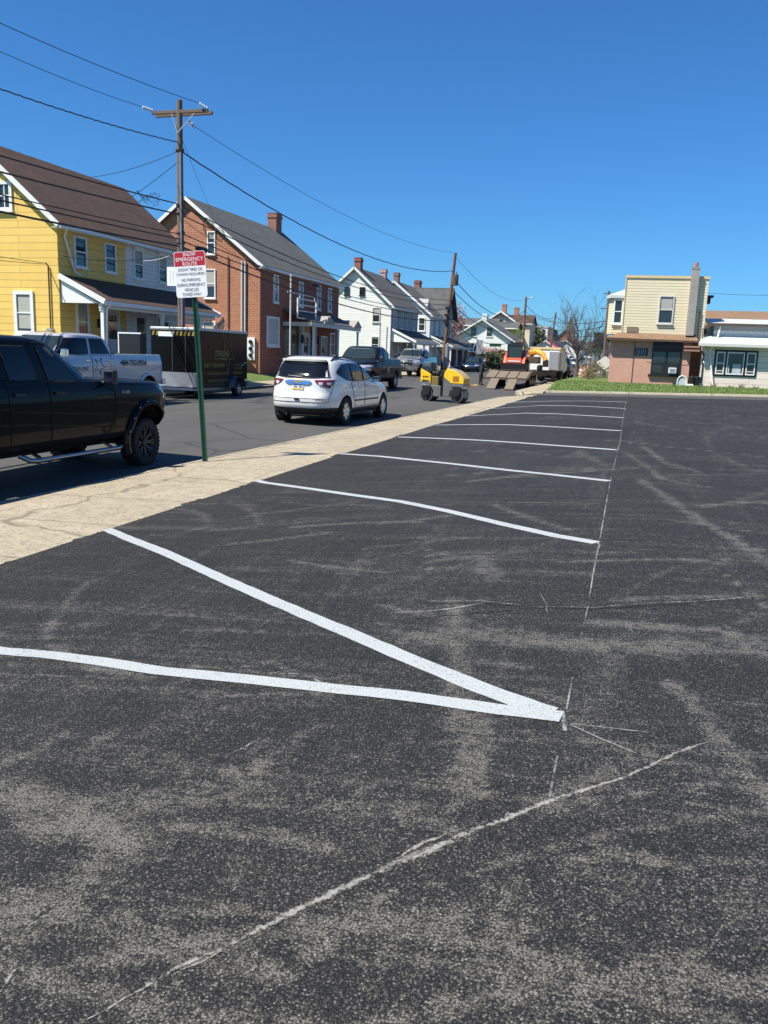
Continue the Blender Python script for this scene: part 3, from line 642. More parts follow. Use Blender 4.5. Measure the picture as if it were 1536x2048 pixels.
def roof_pair(mb, xr, zr, xe, ze, y0, y1, t=.14, mi=0):
    """two slopes, ridge along Y at xr, eaves at xe and its mirror"""
    xb = 2*xr-xe
    for e in (xe, xb): mb.slab([(e, y0, ze), (e, y1, ze), (xr, y1, zr), (xr, y0, zr)], t, mi)
def house(name, label, xf, y0, y1, xr, zb, ze, zr, wall, roof, ov=.35, trim='white_paint', cat='house', group='houses along the far side of the street'):
    top = thing(name, (xf, y0, zb), label, cat, group=group)
    xb = 2*xr-xf; sl = (zr-ze)/(xf-xr)
    mb = MB(); mb.prism([(xf, zb-.6), (xf, ze), (xr, zr), (xb, ze), (xb, zb-.6)], 'y', y0, y1)
    mb.build('wall', G[wall], top, world=True)
    r = MB(); roof_pair(r, xr, zr+.17, xf+ov, ze-sl*ov+.17, y0-ov, y1+ov); top['_'] = 0; del top['_']
    ro = r.build('roof', G[roof], top, world=True)
    t = MB()
    for yy in (y0-ov-.02,):
        for e in (xf+ov, xb-ov):
            t.beam((e, yy, ze-sl*ov+.06), (xr, yy, zr+.06), .05, .19)
    t.beam((xf+ov+.05, y0-ov, ze-sl*ov+.04), (xf+ov+.05, y1+ov, ze-sl*ov+.04), .11, .13)
    t.box(xf+.012, xf+ov, y0-ov, y1+ov, ze-sl*ov-.02, ze-sl*ov+.0)
    t.build('trim', G[trim], top, world=True)
    return top, ro
def chimney(top, ro, x, y, zb, zt, w=.75, d=.6, mat='chimney_brick', cap=True):
    mb = MB(); mb.box(x-d/2, x+d/2, y-w/2, y+w/2, zb, zt)
    mb.box(x-d/2-.05, x+d/2+.05, y-w/2-.05, y+w/2+.05, zt-.28, zt-.08)
    mb.box(x-d/2-.02, x+d/2+.02, y-w/2-.02, y+w/2+.02, zt+.0, zt+.06)
    return sub('chimney', mb, G[mat], top, ro)
def post(mb, x, y, z0, z1, r=.07):
    mb.box(x-r, x+r, y-r, y+r, z0, z1); mb.box(x-r*1.4, x+r*1.4, y-r*1.4, y+r*1.4, z1-.12, z1-.001); mb.box(x-r*1.4, x+r*1.4, y-r*1.4, y+r*1.4, z0, z0+.18)
def porch(top, xf, xo, y0, y1, zt, ze, zfl, roofmat, posts, trim='white_paint', floor='grey_paint'):
    """a lean-to porch: roof falls from zt on the wall to ze at xo"""
    r = MB(); r.slab([(xo, y0, ze), (xo, y1, ze), (xf, y1, zt), (xf, y0, zt)], .10)
    ro = r.build('porch_roof', G[roofmat], top, world=True)
    t = MB()
    for yy in (y0-.03, y1+.03): t.beam((xo+.04, yy, ze-.06), (xf, yy, zt-.06), .05, .2)
    t.beam((xo+.05, y0, ze-.1), (xo+.05, y1, ze-.1), .10, .15)
    t.beam((xo-.25, y0+.1, ze-.2), (xo-.25, y1-.1, ze-.2), .16, .2)
    t.prism([(xf, ze-.12), (xo-.3, ze-.12), (xf, zt-.2)], 'y', y0+.08, y0+.12)
    sub('porch_fascia', t, G[trim], top, ro)
    for yy in posts:
        p = MB(); post(p, xo-.25, yy, zfl, ze-.29); p.build('porch_post', G[trim], top, world=True)
    f = MB(); f.box(xf+.01, xo-.05, y0+.05, y1-.05, zfl-1.5, zfl); f.build('porch_floor', G[floor], top, world=True)
    return ro
def pipe(top, name, pts, r, mat, n=8):
    mb = MB(); mb.tube(pts, r, n); return mb.build(name, G[mat], top, world=True, smooth=60)

# ------------------------------------------------------------------ yellow and white duplex
X0 = -22.0
top, ro = house('duplex_house', 'two storey duplex, yellow shingle half and white half under one brown roof', X0, 28.2, 37.6, -25.5, .35, 6.32, 9.25, 'yellow_siding', 'roof_brown')
w2 = MB(); w2.box(X0-.5, X0+.022, 32.69, 37.55, -.1, 6.33); w2.build('white_wall', G['white_siding'], top, world=True)
FY = FY_(28.2); FXf = FX_(X0); FXw = FX_(X0+.022)
window(top, FY, -24.36, 6.82, .48, .86, t=.13, mull=1); window(top, FY, -23.68, 2.08, .66, 1.42, t=.14, blind=.94)
for a in (29.56, 31.56): window(top, FXf, a, 4.75, .66, 1.08, t=.07, blind=.0)
for a in (33.63, 35.64): window(top, FXw, a, 4.68, .6, 1.14, t=.07, blind=.45, hood=True)
window(top, FXf, 29.57, 1.75, .62, 1.58, t=.1, blind=.4)
door(top, FXf, 31.6, .95, .86, 2.1); door(top, FXw, 33.75, .95, .86, 2.1); window(top, FXw, 35.6, 1.5, .9, 1.5, t=.09, mull=1)
porch(top, X0+.02, -19.95, 28.2, 37.5, 4.3, 3.34, .85, 'roof_brown_x', [28.45, 32.7, 36.0])
# frieze of little spindles on the white half of the porch
sp = MB()
for k in range(34):
    y = 32.95+k*.13; sp.box(-20.24, -20.2, y-.02, y+.02, 2.78, 3.02)
sp.box(-20.25, -20.19, 32.85, 37.4, 2.72, 2.78); sp.build('spindle_frieze', G['offwhite'], top, world=True)
pipe(top, 'downspout', [(-21.75, 28.5, 6.1), (-21.9, 28.52, 5.75), (-21.88, 29.05, 4.45), (-21.7, 29.2, 4.33)], .045, 'white_paint')
pipe(top, 'downspout', [(-19.85, 28.5, 3.2), (-20.05, 28.5, 3.05), (-20.12, 28.5, 1.0)], .04, 'white_paint')
m = MB(); FYm = FY
fbox(m, FY, -22.55, -22.3, .01, .16, 1.85, 2.2); fbox(m, FY, -22.95, -22.72, .01, .12, 1.8, 2.1); m.tube([FY(-22.42, .2, 2.05), FY(-22.42, .3, 2.05)], .1, 12)
m.build('electric_meter', G['steel'], top, world=True)
pipe(top, 'service_conduit', [FY(-22.42, .06, 2.2), FY(-22.42, .06, 4.6), FY(-22.5, .12, 4.72)], .03, 'rust')
ml = MB(); fbox(ml, FXf, 30.55, 30.85, .01, .14, 2.35, 2.7); ml.build('mailbox', G['black'], top, world=True)
# ------------------------------------------------------------------ brick house
top, ro = house('brick_house', 'red brick house with grey shingle roof and a canopied shop front', X0, 46.5, 60.25, -26.9, .40, 6.66, 10.45, 'red_brick', 'roof_grey', ov=.28)
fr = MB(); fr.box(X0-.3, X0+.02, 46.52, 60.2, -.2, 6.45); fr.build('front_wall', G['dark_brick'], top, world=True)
chimney(top, ro, -26.9, 59.3, 9.6, 11.65, 1.0, .7)
FY = FY_(46.5); FB = FX_(X0+.02)
window(top, FY, -25.24, 7.3, .42, 1.22, t=.06, blind=.3); window(top, FY, -25.34, 4.72, .62, 1.6, t=.07, blind=.6)
window(top, FY, -25.4, 1.7, .7, 1.5, t=.08, blind=.4)
for a in (48.66, 52.74, 56.0, 58.2): window(top, FB, a, 4.68, .56, 1.5, t=.1, blind=.7)
window(top, FB, 48.3, 2.05, 1.55, 1.52, t=.16, rail=False, pane='curtain')
gb = MB(); gb.box(X0+.02, X0+.05, 50.05, 52.2, .5, 3.58); gb.build('glass_block_panel', G['glass_block'], top, world=True)
for a in (52.62, 55.0):
    c = MB(); c.box(X0+.05, X0+.3, a-.13, a+.13, .4, 3.6); c.build('door_pillar', G['white_paint'], top, world=True)
door(top, FB, 53.8, .5, 1.1, 2.3, 'door_white'); window(top, FB, 53.8, 2.95, 1.0, .5, t=.06, rail=False, sill=False, pane='cream'); door(top, FB, 57.2, .5, 1.0, 2.2, 'grey_paint'); window(top, FB, 58.9, 1.5, .8, 1.5, t=.1)
cn = MB(); cn.slab([(-19.9, 49.8, 3.55), (-19.9, 59.3, 3.55), (X0+.02, 59.3, 4.35), (X0+.02, 49.8, 4.35)], .1)
cr = cn.build('canopy_roof', G['roof_dark'], top, world=True)
t = MB(); t.box(-19.92, -19.84, 49.8, 59.3, 3.24, 3.5); t.box(-21.9, -19.92, 49.72, 49.8, 3.24, 3.5); sub('canopy_fascia', t, G['offwhite'], top, cr)
for yc, nm in ((52.6, 0), (58.4, 1)):
    g = MB(); g.prism([(yc-.95, 3.5), (yc, 4.02), (yc+.95, 3.5)], 'x', -20.9, -19.75); sub('pediment', g, G['pediment'], top, cr)
for yc in (50.2, 54.8, 59.0):
    p = MB(); post(p, -19.98, yc, .4, 3.22, .06); p.build('canopy_post', G['white_paint'], top, world=True)
for xx in (-23.17, -22.95): pipe(top, 'service_conduit', [FY(xx, .09, 6.85), FY(xx, .09, 2.3)], .06, 'offwhite')
pipe(top, 'downspout', [FY(-24.1, .07, 7.1), FY(-24.1, .07, .5)], .035, 'rust'); pipe(top, 'downspout', [FY(-22.2, .07, 2.2), FY(-22.2, .07, .4)], .035, 'rust')
mb_ = MB(); fbox(mb_, FY, -22.82, -22.3, .01, .10, 1.03, 2.4); mbo = mb_.build('meter_board', G['sign_white'], top, world=True)
for z in (1.32, 1.72, 2.12):
    k = MB(); k.lathe([(.12, 0), (.12, .08), (.08, .14), (0, .15)], (0, 0, 0), 'y', 14); k.v = [FY(-22.56+v[0], .10+v[1], z+v[2]) for v in k.v]; sub('electric_meter', k, G['black'], top, mbo)
lm = MB()
for yy in (52.35, 55.25): lm.box(X0+.3, X0+.46, yy-.09, yy+.09, 2.2, 2.75)
lm.build('wall_lantern', G['black'], top, world=True)
# bare sign frame on its pole in front of the brick house
sg = thing('shop_sign', (-20.4, 47.4, .3), 'empty white ladder-like sign frame hanging from a thin pole before the brick house', 'sign frame')
m = MB(); m.tube([(-20.4, 47.4, .0), (-20.4, 47.4, 6.2)], .055, 8); m.beam((-20.4, 46.9, 5.15), (-20.4, 51.9, 5.15), .05, .06); m.build('pole', G['offwhite'], sg, world=True)
m = MB(); Yf, Yg = 48.5, 51.6
for z in (3.7, 4.15, 4.52, 4.88): m.beam((-20.4, Yf, z), (-20.4, Yg, z), .08, .06)
for y in (Yf, Yg): m.beam((-20.4, y, 3.7), (-20.4, y, 4.9), .08, .08, upv=(1, 0, 0))
m.beam((-20.4, Yf+.3, 4.9), (-20.4, Yf+.3, 5.15), .03, .03, upv=(1, 0, 0)); m.beam((-20.4, Yg-.3, 4.9), (-20.4, Yg-.3, 5.15), .03, .03, upv=(1, 0, 0))
m.build('frame', G['white_paint'], sg, world=True)
# flag on the brick house
def flagmat():
    t = NT('striped_flag_cloth'); uv = t.n('UVMap'); sp = t.n('SeparateXYZ'); t.l(uv.outputs[0], sp.inputs[0])
    st = t.math('GREATER_THAN', t.math('MODULO', t.math('MULTIPLY', sp.outputs[1], 6.5), 1), .5)
    col = t.mix(st, (.45, .02, .04), (.72, .70, .70))
    can = t.math('MULTIPLY', t.math('LESS_THAN', sp.outputs[0], .42), t.math('GREATER_THAN', sp.outputs[1], .46))
    vo = t.n('TexVoronoi'); vo.inputs['Scale'].default_value = 16; vo.inputs['Randomness'].default_value = .2; t.l(uv.outputs[0], vo.inputs['Vector'])
    star = t.math('LESS_THAN', vo.outputs['Distance'], .3)
    col = t.mix(can, col, t.mix(star, (.03, .05, .22), (.7, .7, .74)))
    t.set(.8, col=col); return t.mat
fl = thing('flag', (-23.9, 44.8, 3.0), 'stars and stripes flag hanging on a short pole above the black trailer', 'flag')
m = MB(); m.tube([(-24.05, 46.48, 2.7), (-23.5, 44.6, 3.55)], .02, 6); m.build('flag_pole', G['alloy'], fl, world=True)
P = []; uvs = []
for i in range(13):
    u = i/12; row = []
    for j in range(9):
        v = j/8; p = Vector((-23.5, 44.6, 3.5)).lerp(Vector((-24.0, 45.9, 2.98)), v)
        row.append((p.x-.75*u+.06*sin(u*9+v*3)*u, p.y-.12*u+.1*sin(u*8+v*5), p.z-.95*u+.1*sin(v*9)*u)); uvs.append((u, 1-v))
    P.append(row)
m = MB(); m.grid(P); fo = m.build('cloth', flagmat(), fl, world=True, smooth=80)
ul = fo.data.uv_layers.new(name='UVMap')
for lp in fo.data.loops: ul.data[lp.index].uv = uvs[lp.vertex_index]
# ------------------------------------------------------------------ white house
top, ro = house('white_house', 'white shingled two storey house with dark roof, two chimneys and a front porch', X0, 74.4, 84.2, -25.6, .45, 6.15, 9.35, 'white_shingle', 'roof_dark')
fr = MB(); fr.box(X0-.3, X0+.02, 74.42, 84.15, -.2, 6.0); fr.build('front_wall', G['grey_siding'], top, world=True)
FY = FY_(74.4); FB = FX_(X0+.02)
for x in (-26.35, -24.85): window(top, FY, x, 7.0, .42, .64, 'black', t=.05, mull=1)
window(top, FY, -23.42, 4.62, .62, 1.2, 'offwhite', t=.06, blind=.55); window(top, FY, -23.44, 1.85, .62, 1.35, 'offwhite', t=.07, blind=.1)
for a in (75.6, 78.0, 80.2, 82.4): window(top, FB, a, 4.2, .55, 1.5, 'white_paint', t=.08, blind=.4)
chimney(top, ro, -25.6, 75.3, 8.6, 10.35, .72, .6, 'dark_brick'); chimney(top, ro, -25.6, 83.4, 8.6, 10.15, .65, .55, 'painted_brick')
door(top, FB, 77.4, .6, .9, 2.1, 'grey_paint'); window(top, FB, 80.4, 1.4, 1.0, 1.5)
porch(top, X0+.02, -19.6, 74.6, 84.0, 4.05, 2.95, .6, 'roof_dark', [75.0, 78.8, 83.4])
pipe(top, 'service_conduit', [FY(-22.35, .05, 1.9), FY(-22.35, .05, 4.2)], .03, 'steel'); m = MB(); fbox(m, FY, -22.55, -22.2, .01, .16, 1.5, 1.95); m.build('electric_meter', G['grey_paint'], top, world=True)
pipe(top, 'downspout', [FY(-23.05, .05, 4.4), FY(-23.0, .05, .5)], .03, 'offwhite')
# ------------------------------------------------------------------ second white house with a cross gable
top, ro = house('gabled_house', 'second white house with two brick chimneys and a big gable over its front', X0, 89.5, 100.5, -26.2, .45, 6.15, 9.5, 'white_siding', 'roof_dark')
m = MB(); m.prism([(95.2, 6.1), (97.6, 9.2), (100.0, 6.1)], 'x', -26.2, -21.7); m.build('front_gable', G['grey_siding'], top, world=True)
r = MB(); r.slab([(-26.2, 94.7, 5.95), (-21.2, 94.7, 5.95), (-21.2, 97.6, 9.6), (-26.2, 97.6, 9.6)], .13); r.slab([(-26.2, 100.5, 5.95), (-21.2, 100.5, 5.95), (-21.2, 97.6, 9.6), (-26.2, 97.6, 9.6)], .13)
sub('gable_roof', r, G['roof_grey_x'], top, ro)
m = MB(); m.prism([(91.3, 6.7), (92.2, 8.0), (93.1, 6.7)], 'x', -25, -22.9); m.build('dormer', G['grey_siding'], top, world=True)
window(top, FX_(-22.9), 92.2, 6.8, .6, .6, t=.06, sill=False)
chimney(top, ro, -26.2, 90.3, 9, 10.5, .65, .55); chimney(top, ro, -26.3, 100.0, 9, 10.55, .9, .7, 'dark_brick')
FY = FY_(89.5); FB = FX_(X0)
window(top, FY, -22.9, 4.4, .6, 1.3); window(top, FY, -25.5, 4.4, .6, 1.3)
for a in (91.5, 94.0, 97.6, 99.4): window(top, FB, a, 4.1, .6, 1.45, 'offwhite', t=.08, blind=.4)
door(top, FB, 93.5, .6, .95, 2.1); window(top, FB, 97.0, 1.4, 1.2, 1.5)
porch(top, X0, -19.4, 89.7, 100.3, 3.9, 2.8, .6, 'roof_grey', [90.0, 93.4, 96.8, 100.0])
# ------------------------------------------------------------------ bungalow
top, ro = house('bungalow', 'low bungalow with wide grey roof and a brick porch behind a hedge', -22.0, 101.5, 117.0, -26.6, .45, 2.95, 5.9, 'dark_brick', 'roof_grey', ov=.5)
for a in (104, 109, 114): window(top, FX_(-22.0), a, 1.2, 1.3, 1.3, 'offwhite', t=.1)
window(top, FY_(101.5), -23.6, 1.3, 1.2, 1.2, 'offwhite', t=.1); window(top, FY_(101.5), -26.4, 3.2, .8, 1.0, 'offwhite', t=.1)
m = MB(); m.slab([(-20.2, 103, 2.5), (-20.2, 114, 2.5), (-22.3, 114, 3.35), (-22.3, 103, 3.35)], .12); m.prism([(105.2, 2.6), (107, 3.5), (108.8, 2.6)], 'x', -22.6, -20.1); pg = m.build('porch_roof', G['roof_grey_x'], top, world=True)
m = MB(); m.beam((-20.06, 105.0, 2.58), (-20.06, 107, 3.58), .05, .16); m.beam((-20.06, 109, 2.58), (-20.06, 107, 3.58), .05, .16); m.beam((-20.15, 103, 2.42), (-20.15, 114, 2.42), .08, .16); sub('porch_fascia', m, G['white_paint'], top, pg)
for y in (103.4, 108.6, 113.6):
    m = MB(); m.box(-20.6, -20.2, y-.2, y+.2, .2, 2.4); m.build('porch_pier', G['orange_brick'], top, world=True)
m = MB(); m.box(-22.0, -20.25, 103.2, 113.8, .0, 1.15); m.build('porch_wall', G['orange_brick'], top, world=True)
# ------------------------------------------------------------------ houses down the street
top, ro = house('cottage', 'white cottage whose broad gable end faces the lot beyond the bungalow', -21.0, 145, 160, -26.2, .5, 4.9, 8.15, 'white_siding', 'roof_grey', ov=.8)
FY = FY_(145)
for x in (-27.7, -24.9): window(top, FY, x, 5.4, .95, 1.5, 'offwhite', t=.12)
window(top, FY, -23.0, 1.6, 2.6, 1.4, 'offwhite', t=.12); window(top, FY, -28.6, 1.6, 1.0, 1.5, 'offwhite', t=.12)
door(top, FX_(-21.0), 150, .6, 1.0, 2.1)
chimney(top, ro, -26.2, 147, 7.6, 9.2, 1.2, .9, 'white_siding')
def cross_house(name, label, x0, x1, Y, depth, ze, zr, wall, roof, ov=.5, trim='white_paint'):
    """a house whose ridge runs across the view"""
    top = thing(name, ((x0+x1)/2, Y, .4), label, 'house', group='houses along the far side of the street'); c = Y+depth/2
    m = MB(); m.prism([(Y, -.3), (Y, ze), (c, zr), (Y+depth, ze), (Y+depth, -.3)], 'x', x0, x1); m.build('wall', G[wall], top, world=True)
    m = MB(); sl = (zr-ze)/(depth/2)
    for y in (Y-ov, Y+depth+ov): m.slab([(x0-ov, y, ze-sl*ov+.2), (x1+ov, y, ze-sl*ov+.2), (x1+ov, c, zr+.2), (x0-ov, c, zr+.2)], .18)
    ro = m.build('roof', G[roof], top, world=True)
    m = MB(); m.box(x0-ov, x1+ov, Y-ov-.1, Y-ov-.01, ze-sl*ov-.04, ze-sl*ov+.16); m.build('trim', G[trim], top, world=True)
    return top, ro
top, ro = cross_house('yellow_house', 'small house with bright yellow wall under a flat grey roof, right behind the cottage gable', -28.4, -23.2, 165, 7, 7.6, 8.75, 'yellow_plain', 'roof_grey_x')
window(top, FX_(-23.2), 168, 4.2, .9, 1.4); window(top, FY_(165), -24.3, 3.4, .9, 1.4)
top, ro = cross_house('tan_house', 'tall tan house with small front gable, brown roof and two red chimneys', -33.4, -24.8, 200, 10, 10.0, 12.0, 'beige_siding', 'roof_brown_x')
m = MB(); m.prism([(-34.0, -.3), (-34.0, 10.2), (-31.15, 12.1), (-28.3, 10.2), (-28.3, -.3)], 'y', 196, 204); fg = m.build('front_gable', G['beige_siding'], top, world=True)
m = MB(); roof_pair(m, -31.15, 12.55, -27.5, 10.05, 195.2, 205, .25); sub('gable_roof', m, G['roof_brown'], top, fg)
m = MB(); m.beam((-34.9, 195.1, 9.95), (-31.15, 195.1, 12.42), .08, .35); m.beam((-27.4, 195.1, 9.95), (-31.15, 195.1, 12.42), .08, .35); sub('rake_board', m, G['white_paint'], top, fg)
for x in (-32.4, -31.15, -29.9): window(top, FY_(196), x, 8.2, .7, 1.2)
for a in (202, 206): window(top, FX_(-24.8), a, 6.2, 1, 1.6)
chimney(top, ro, -31.2, 200.5, 11, 14.3, 1.1, 1.0, 'red_brick'); chimney(top, ro, -28.9, 205, 11.5, 13.9, 1.0, 1.1, 'red_brick')
top, ro = cross_house('long_house', 'long house with low brown roof showing over the bungalow and cottage', -38.0, -31.0, 186, 12, 8.6, 10.4, 'offwhite', 'roof_brown_x')
window(top, FX_(-31), 192, 5.5, 1, 1.6)
top, ro = cross_house('rear_house', 'grey roofed house filling the gap between leaning pole and cottage', -37.5, -28.5, 171, 9, 8.2, 9.6, 'grey_siding', 'roof_grey_x')
window(top, FX_(-28.5), 175, 5.0, .9, 1.4)
# white mansard block
bl, br, bt = atY(1064, 650, 232).x, atY(1096, 654, 232).x, atY(1090, 655, 232).z
top = thing('apartment_block', (br, 232, .2), 'tall white block with slate mansard front down the street', 'building')
m = MB(); m.box(bl, br, 232, 250, -.5, bt); m.box(bl-.2, br+.2, 231.8, 250.2, bt, bt+.4); m.build('wall', G['white_paint'], top, world=True)
m = MB(); m.prism([(br, 7.2), (br+1.8, 7.2), (br+.9, bt), (br, bt)], 'y', 231.8, 250); m.build('mansard_roof', G['roof_dark'], top, world=True)
m = MB(); m.box(br, br+1.6, 232.2, 249.8, -.5, 7.2); m.build('front_bay', G['grey_siding'], top, world=True)
for x in (br-1.1, br-3.3):
    for z in (2.4, 5.6, 8.4): window(top, FY_(232), x, z, .9, 1.4, 'offwhite', t=.15)
top, ro = house('red_roof_shop', 'low shop with bright red roof in front of the white block', -17.5, 205, 222, -21.5, .3, 3.6, 6.2, 'white_siding', 'roof_red' if 'roof_red' in G else 'red', ov=.5, cat='shop')
door(top, FY_(205), -19.2, .3, 1.1, 2.2); window(top, FY_(205), -22.5, 1.3, 2, 1.5)
top, ro = house('row_house', 'dark roofed row house with porch at the far end of the street', -16.2, 250, 275, -20.5, .3, 4.6, 7.6, 'white_siding', 'roof_grey', ov=.5)
for a in (254, 260, 266): window(top, FX_(-16.2), a, 1.4, 1, 1.5)
for x in (-18.5, -22): window(top, FY_(250), x, 1.6, 1, 1.5)
porch(top, -16.2, -13.4, 250.5, 274, 3.6, 2.9, .5, 'roof_metal', [251, 257, 263, 269])
CX = atY(1141, 660, 298).x+11.9
# church with a steeple
top = thing('church', (-14+CX, 300, .2), 'small brick church with pointed steeple at the end of the street', 'church')
m = MB(); m.box(-19+CX, -9+CX, 300, 330, -.5, 7); m.prism([(-19+CX, 7), (-14+CX, 12), (-9+CX, 7)], 'y', 300, 330); m.build('wall', G['dark_brick'], top, world=True)
m = MB(); roof_pair(m, -14+CX, 12.3, -8.5+CX, 6.8, 299.5, 330.5, .3); m.build('roof', G['roof_dark'], top, world=True)
m = MB(); m.box(-13.3+CX, -10.5+CX, 296.8, 299.6, -.5, 11.5); m.build('tower', G['dark_brick'], top, world=True)
m = MB(); m.add([(x_+CX, y_, z_) for x_, y_, z_ in ((-13.7, 296.4, 11.5), (-10.1, 296.4, 11.5), (-10.1, 300, 11.5), (-13.7, 300, 11.5), (-11.9, 298.2, 17))], [(0,1,4), (1,2,4), (2,3,4), (3,0,4), (3,2,1,0)]); m.build('spire', G['roof_dark'], top, world=True)
m = MB(); m.box(-12.6+CX, -11.2+CX, 296.6, 296.78, 7.2, 10.4); m.build('belfry_louver', G['black'], top, world=True)
# ------------------------------------------------------------------ corner building on the right: beige over brick
AN = radians(5.5); BX, BY, BZ = -1.50, 50.0, .42
FT = FT_(BX, BY, AN)
def tprism(mb, pts, o0, o1, mi=0):
    """an outline in (a, z) run back from o0 to o1"""
    n = len(pts); vs = [FT(a, o0, z) for a, z in pts]+[FT(a, o1, z) for a, z in pts]
    mb.add(vs, [tuple(range(n)), tuple(range(n, 2*n))[::-1]]+[(i, n+i, n+(i+1)%n, (i+1)%n) for i in range(n)], mi)
top = thing('corner_building', (BX, BY, BZ), 'corner building with beige siding upstairs over salmon brick and a slim chimney', 'building')
m = MB(); fbox(m, FT, 0, 4.42, -12, 0, -.4, 3.12); m.build('brick_wall', G['orange_brick'], top, world=True)
m = MB(); fbox(m, FT, .55, 5.02, -12, -.38, 3.1, 6.42); fbox(m, FT, .55, 5.02, -12.02, -.36, 6.42, 6.46); uw = m.build('upper_wall', G['beige_siding'], top, world=True)
m = MB(); fbox(m, FT, .48, 5.08, -12.05, -.33, 6.44, 6.58); fbox(m, FT, .5, .56, -.45, -.34, 2.9, 6.44); sub('cornice', m, G['cream'], top, uw)
m = MB(); vs = [FT(-.28, .42, 3.06), FT(4.75, .42, 3.0), FT(4.6, -.38, 3.34), FT(.35, -.38, 3.36)]; m.slab(vs, .09); vs = [FT(-.28, .42, 3.06), FT(.35, -.38, 3.36), FT(.35, -6, 3.36), FT(-.28, -6, 3.06)]; m.slab(vs, .09)
pr = m.build('pent_roof', G['roof_tan'], top, world=True)
m = MB(); fbox(m, FT, -.29, 4.76, .40, .46, 2.91, 3.01); fbox(m, FT, -.33, -.27, -6, .40, 2.91, 3.03); sub('gutter', m, G['rust'], top, pr)
window(top, lambda a, o, z: FT(a, o-.38, z), 2.86, 4.0, .70, 1.42, 'offwhite', t=.07, blind=.5)
# big dark shop window with the air conditioner
m = MB(); fbox(m, FT, 2.32, 3.95, .0, .05, 1.06, 2.90); sw = m.build('shop_window', G['black'], top, world=True)
for a0, a1, z0, z1 in ((2.40, 3.06, 1.70, 2.35), (3.2, 3.85, 1.70, 2.35), (2.40, 2.95, 1.16, 1.60)):
    p = MB(); fbox(p, FT, a0, a1, .05, .06, z0, z1); sub('pane', p, G['glass'], top, sw)
p = MB(); fbox(p, FT, 2.2, 4.05, .01, .16, .97, 1.08); sub('sill', p, G['black'], top, sw)
ac = MB(); fbox(ac, FT, 3.3, 3.72, .02, .34, 1.16, 1.48); aco = ac.build('air_conditioner', G['sign_white'], top, world=True, bevel=.02)
p = MB(); fbox(p, FT, 3.35, 3.67, .34, .345, 1.20, 1.44); sub('grille', p, G['steel'], top, aco)
m = MB(); fbox(m, FT, 1.38, 2.08, .0, .03, 2.10, 2.52); vw = m.build('barred_window', G['black'], top, world=True)
p = MB()
for k in range(5): fbox(p, FT, 1.47+k*.115, 1.50+k*.115, .03, .06, 2.14, 2.48)
sub('bars', p, G['steel'], top, vw)
m = MB(); fbox(m, FT, 1.30, 1.335, .0, .03, .3, 2.95); m.build('downspout', G['rust'], top, world=True)
m = MB(); fbox(m, FT, 4.0, 4.85, .05, .75, 2.42, 2.52); fbox(m, FT, 4.0, 4.85, .05, .55, 2.62, 2.72); m.build('awning', G['awning'], top, world=True)
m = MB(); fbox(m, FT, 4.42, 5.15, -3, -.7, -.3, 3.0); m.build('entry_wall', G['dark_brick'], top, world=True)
m = MB(); fbox(m, FT, .80, 1.42, -.36, -.33, 3.42, 3.72); m.build('vent_grille', G['wood'], top, world=True)
ch = MB(); v = [FT(4.0+k, o, z) for z, k, wd in ((3.3, -.02, 0), (6.95, 0, 0)) for k, o in ((.04, .0), (.46, .0), (.46, -.37), (.04, -.37))]
ch.add(v, [(0,3,2,1),(4,5,6,7),(0,1,5,4),(1,2,6,5),(2,3,7,6),(3,0,4,7)]); fbox(ch, FT, 4.01, 4.49, -.39, .02, 6.95, 7.03)
co_ = ch.build('chimney', G['grey_brick'], top, world=True)
p = MB(); p.tube([FT(4.25, -.19, 7.0), FT(4.25, -.19, 7.3)], .11, 10); sub('flue', p, G['red_brick'], top, co_)
# bay window upstairs on the left corner
m = MB(); bx = [(-.35, -1.3), (-.12, -.75), (.56, -.75), (.56, -2.6), (-.35, -2.6)]
vs = [FT(a, o, z) for z in (3.3, 5.35) for a, o in bx]; m.add(vs, [(4,3,2,1,0), (5,6,7,8,9)]+[(i, (i+1)%5, 5+(i+1)%5, 5+i) for i in range(5)]); bay = m.build('bay', G['beige_siding'], top, world=True)
m = MB(); vs = [FT(a, o, z) for z, k in ((5.32, 1), (5.48, 1)) for a, o in [(-.50, -1.2), (-.25, -.6), (.56, -.6), (.56, -2.8), (-.50, -2.8)]]+[FT(.56, -1.6, 5.92)]
m.add(vs, [(4,3,2,1,0)]+[(i, (i+1)%5, 5+(i+1)%5, 5+i) for i in range(5)]+[(5+i, 5+(i+1)%5, 10) for i in range(5)]); sub('bay_roof', m, G['roof_metal'], top, bay)
window(top, lambda a, o, z: FT(a, o-.75, z), .22, 3.95, .38, 1.24, 'white_paint', t=.09)
m = MB(); fbox(m, FT, 5.02, 5.3, -2.2, -1.6, 5.2, 5.55); fbox(m, FT, 5.02, 5.45, -2.3, -1.5, 5.55, 5.65); m.build('side_bracket', G['black'], top, world=True)
pipe(top, 'service_mast', [FT(4.7, -.25, 3.2), FT(4.72, -.25, 4.75)], .035, 'rust'); pipe(top, 'service_mast', [FT(4.95, -.1, 3.0), FT(4.95, -.1, 3.75)], .03, 'rust')
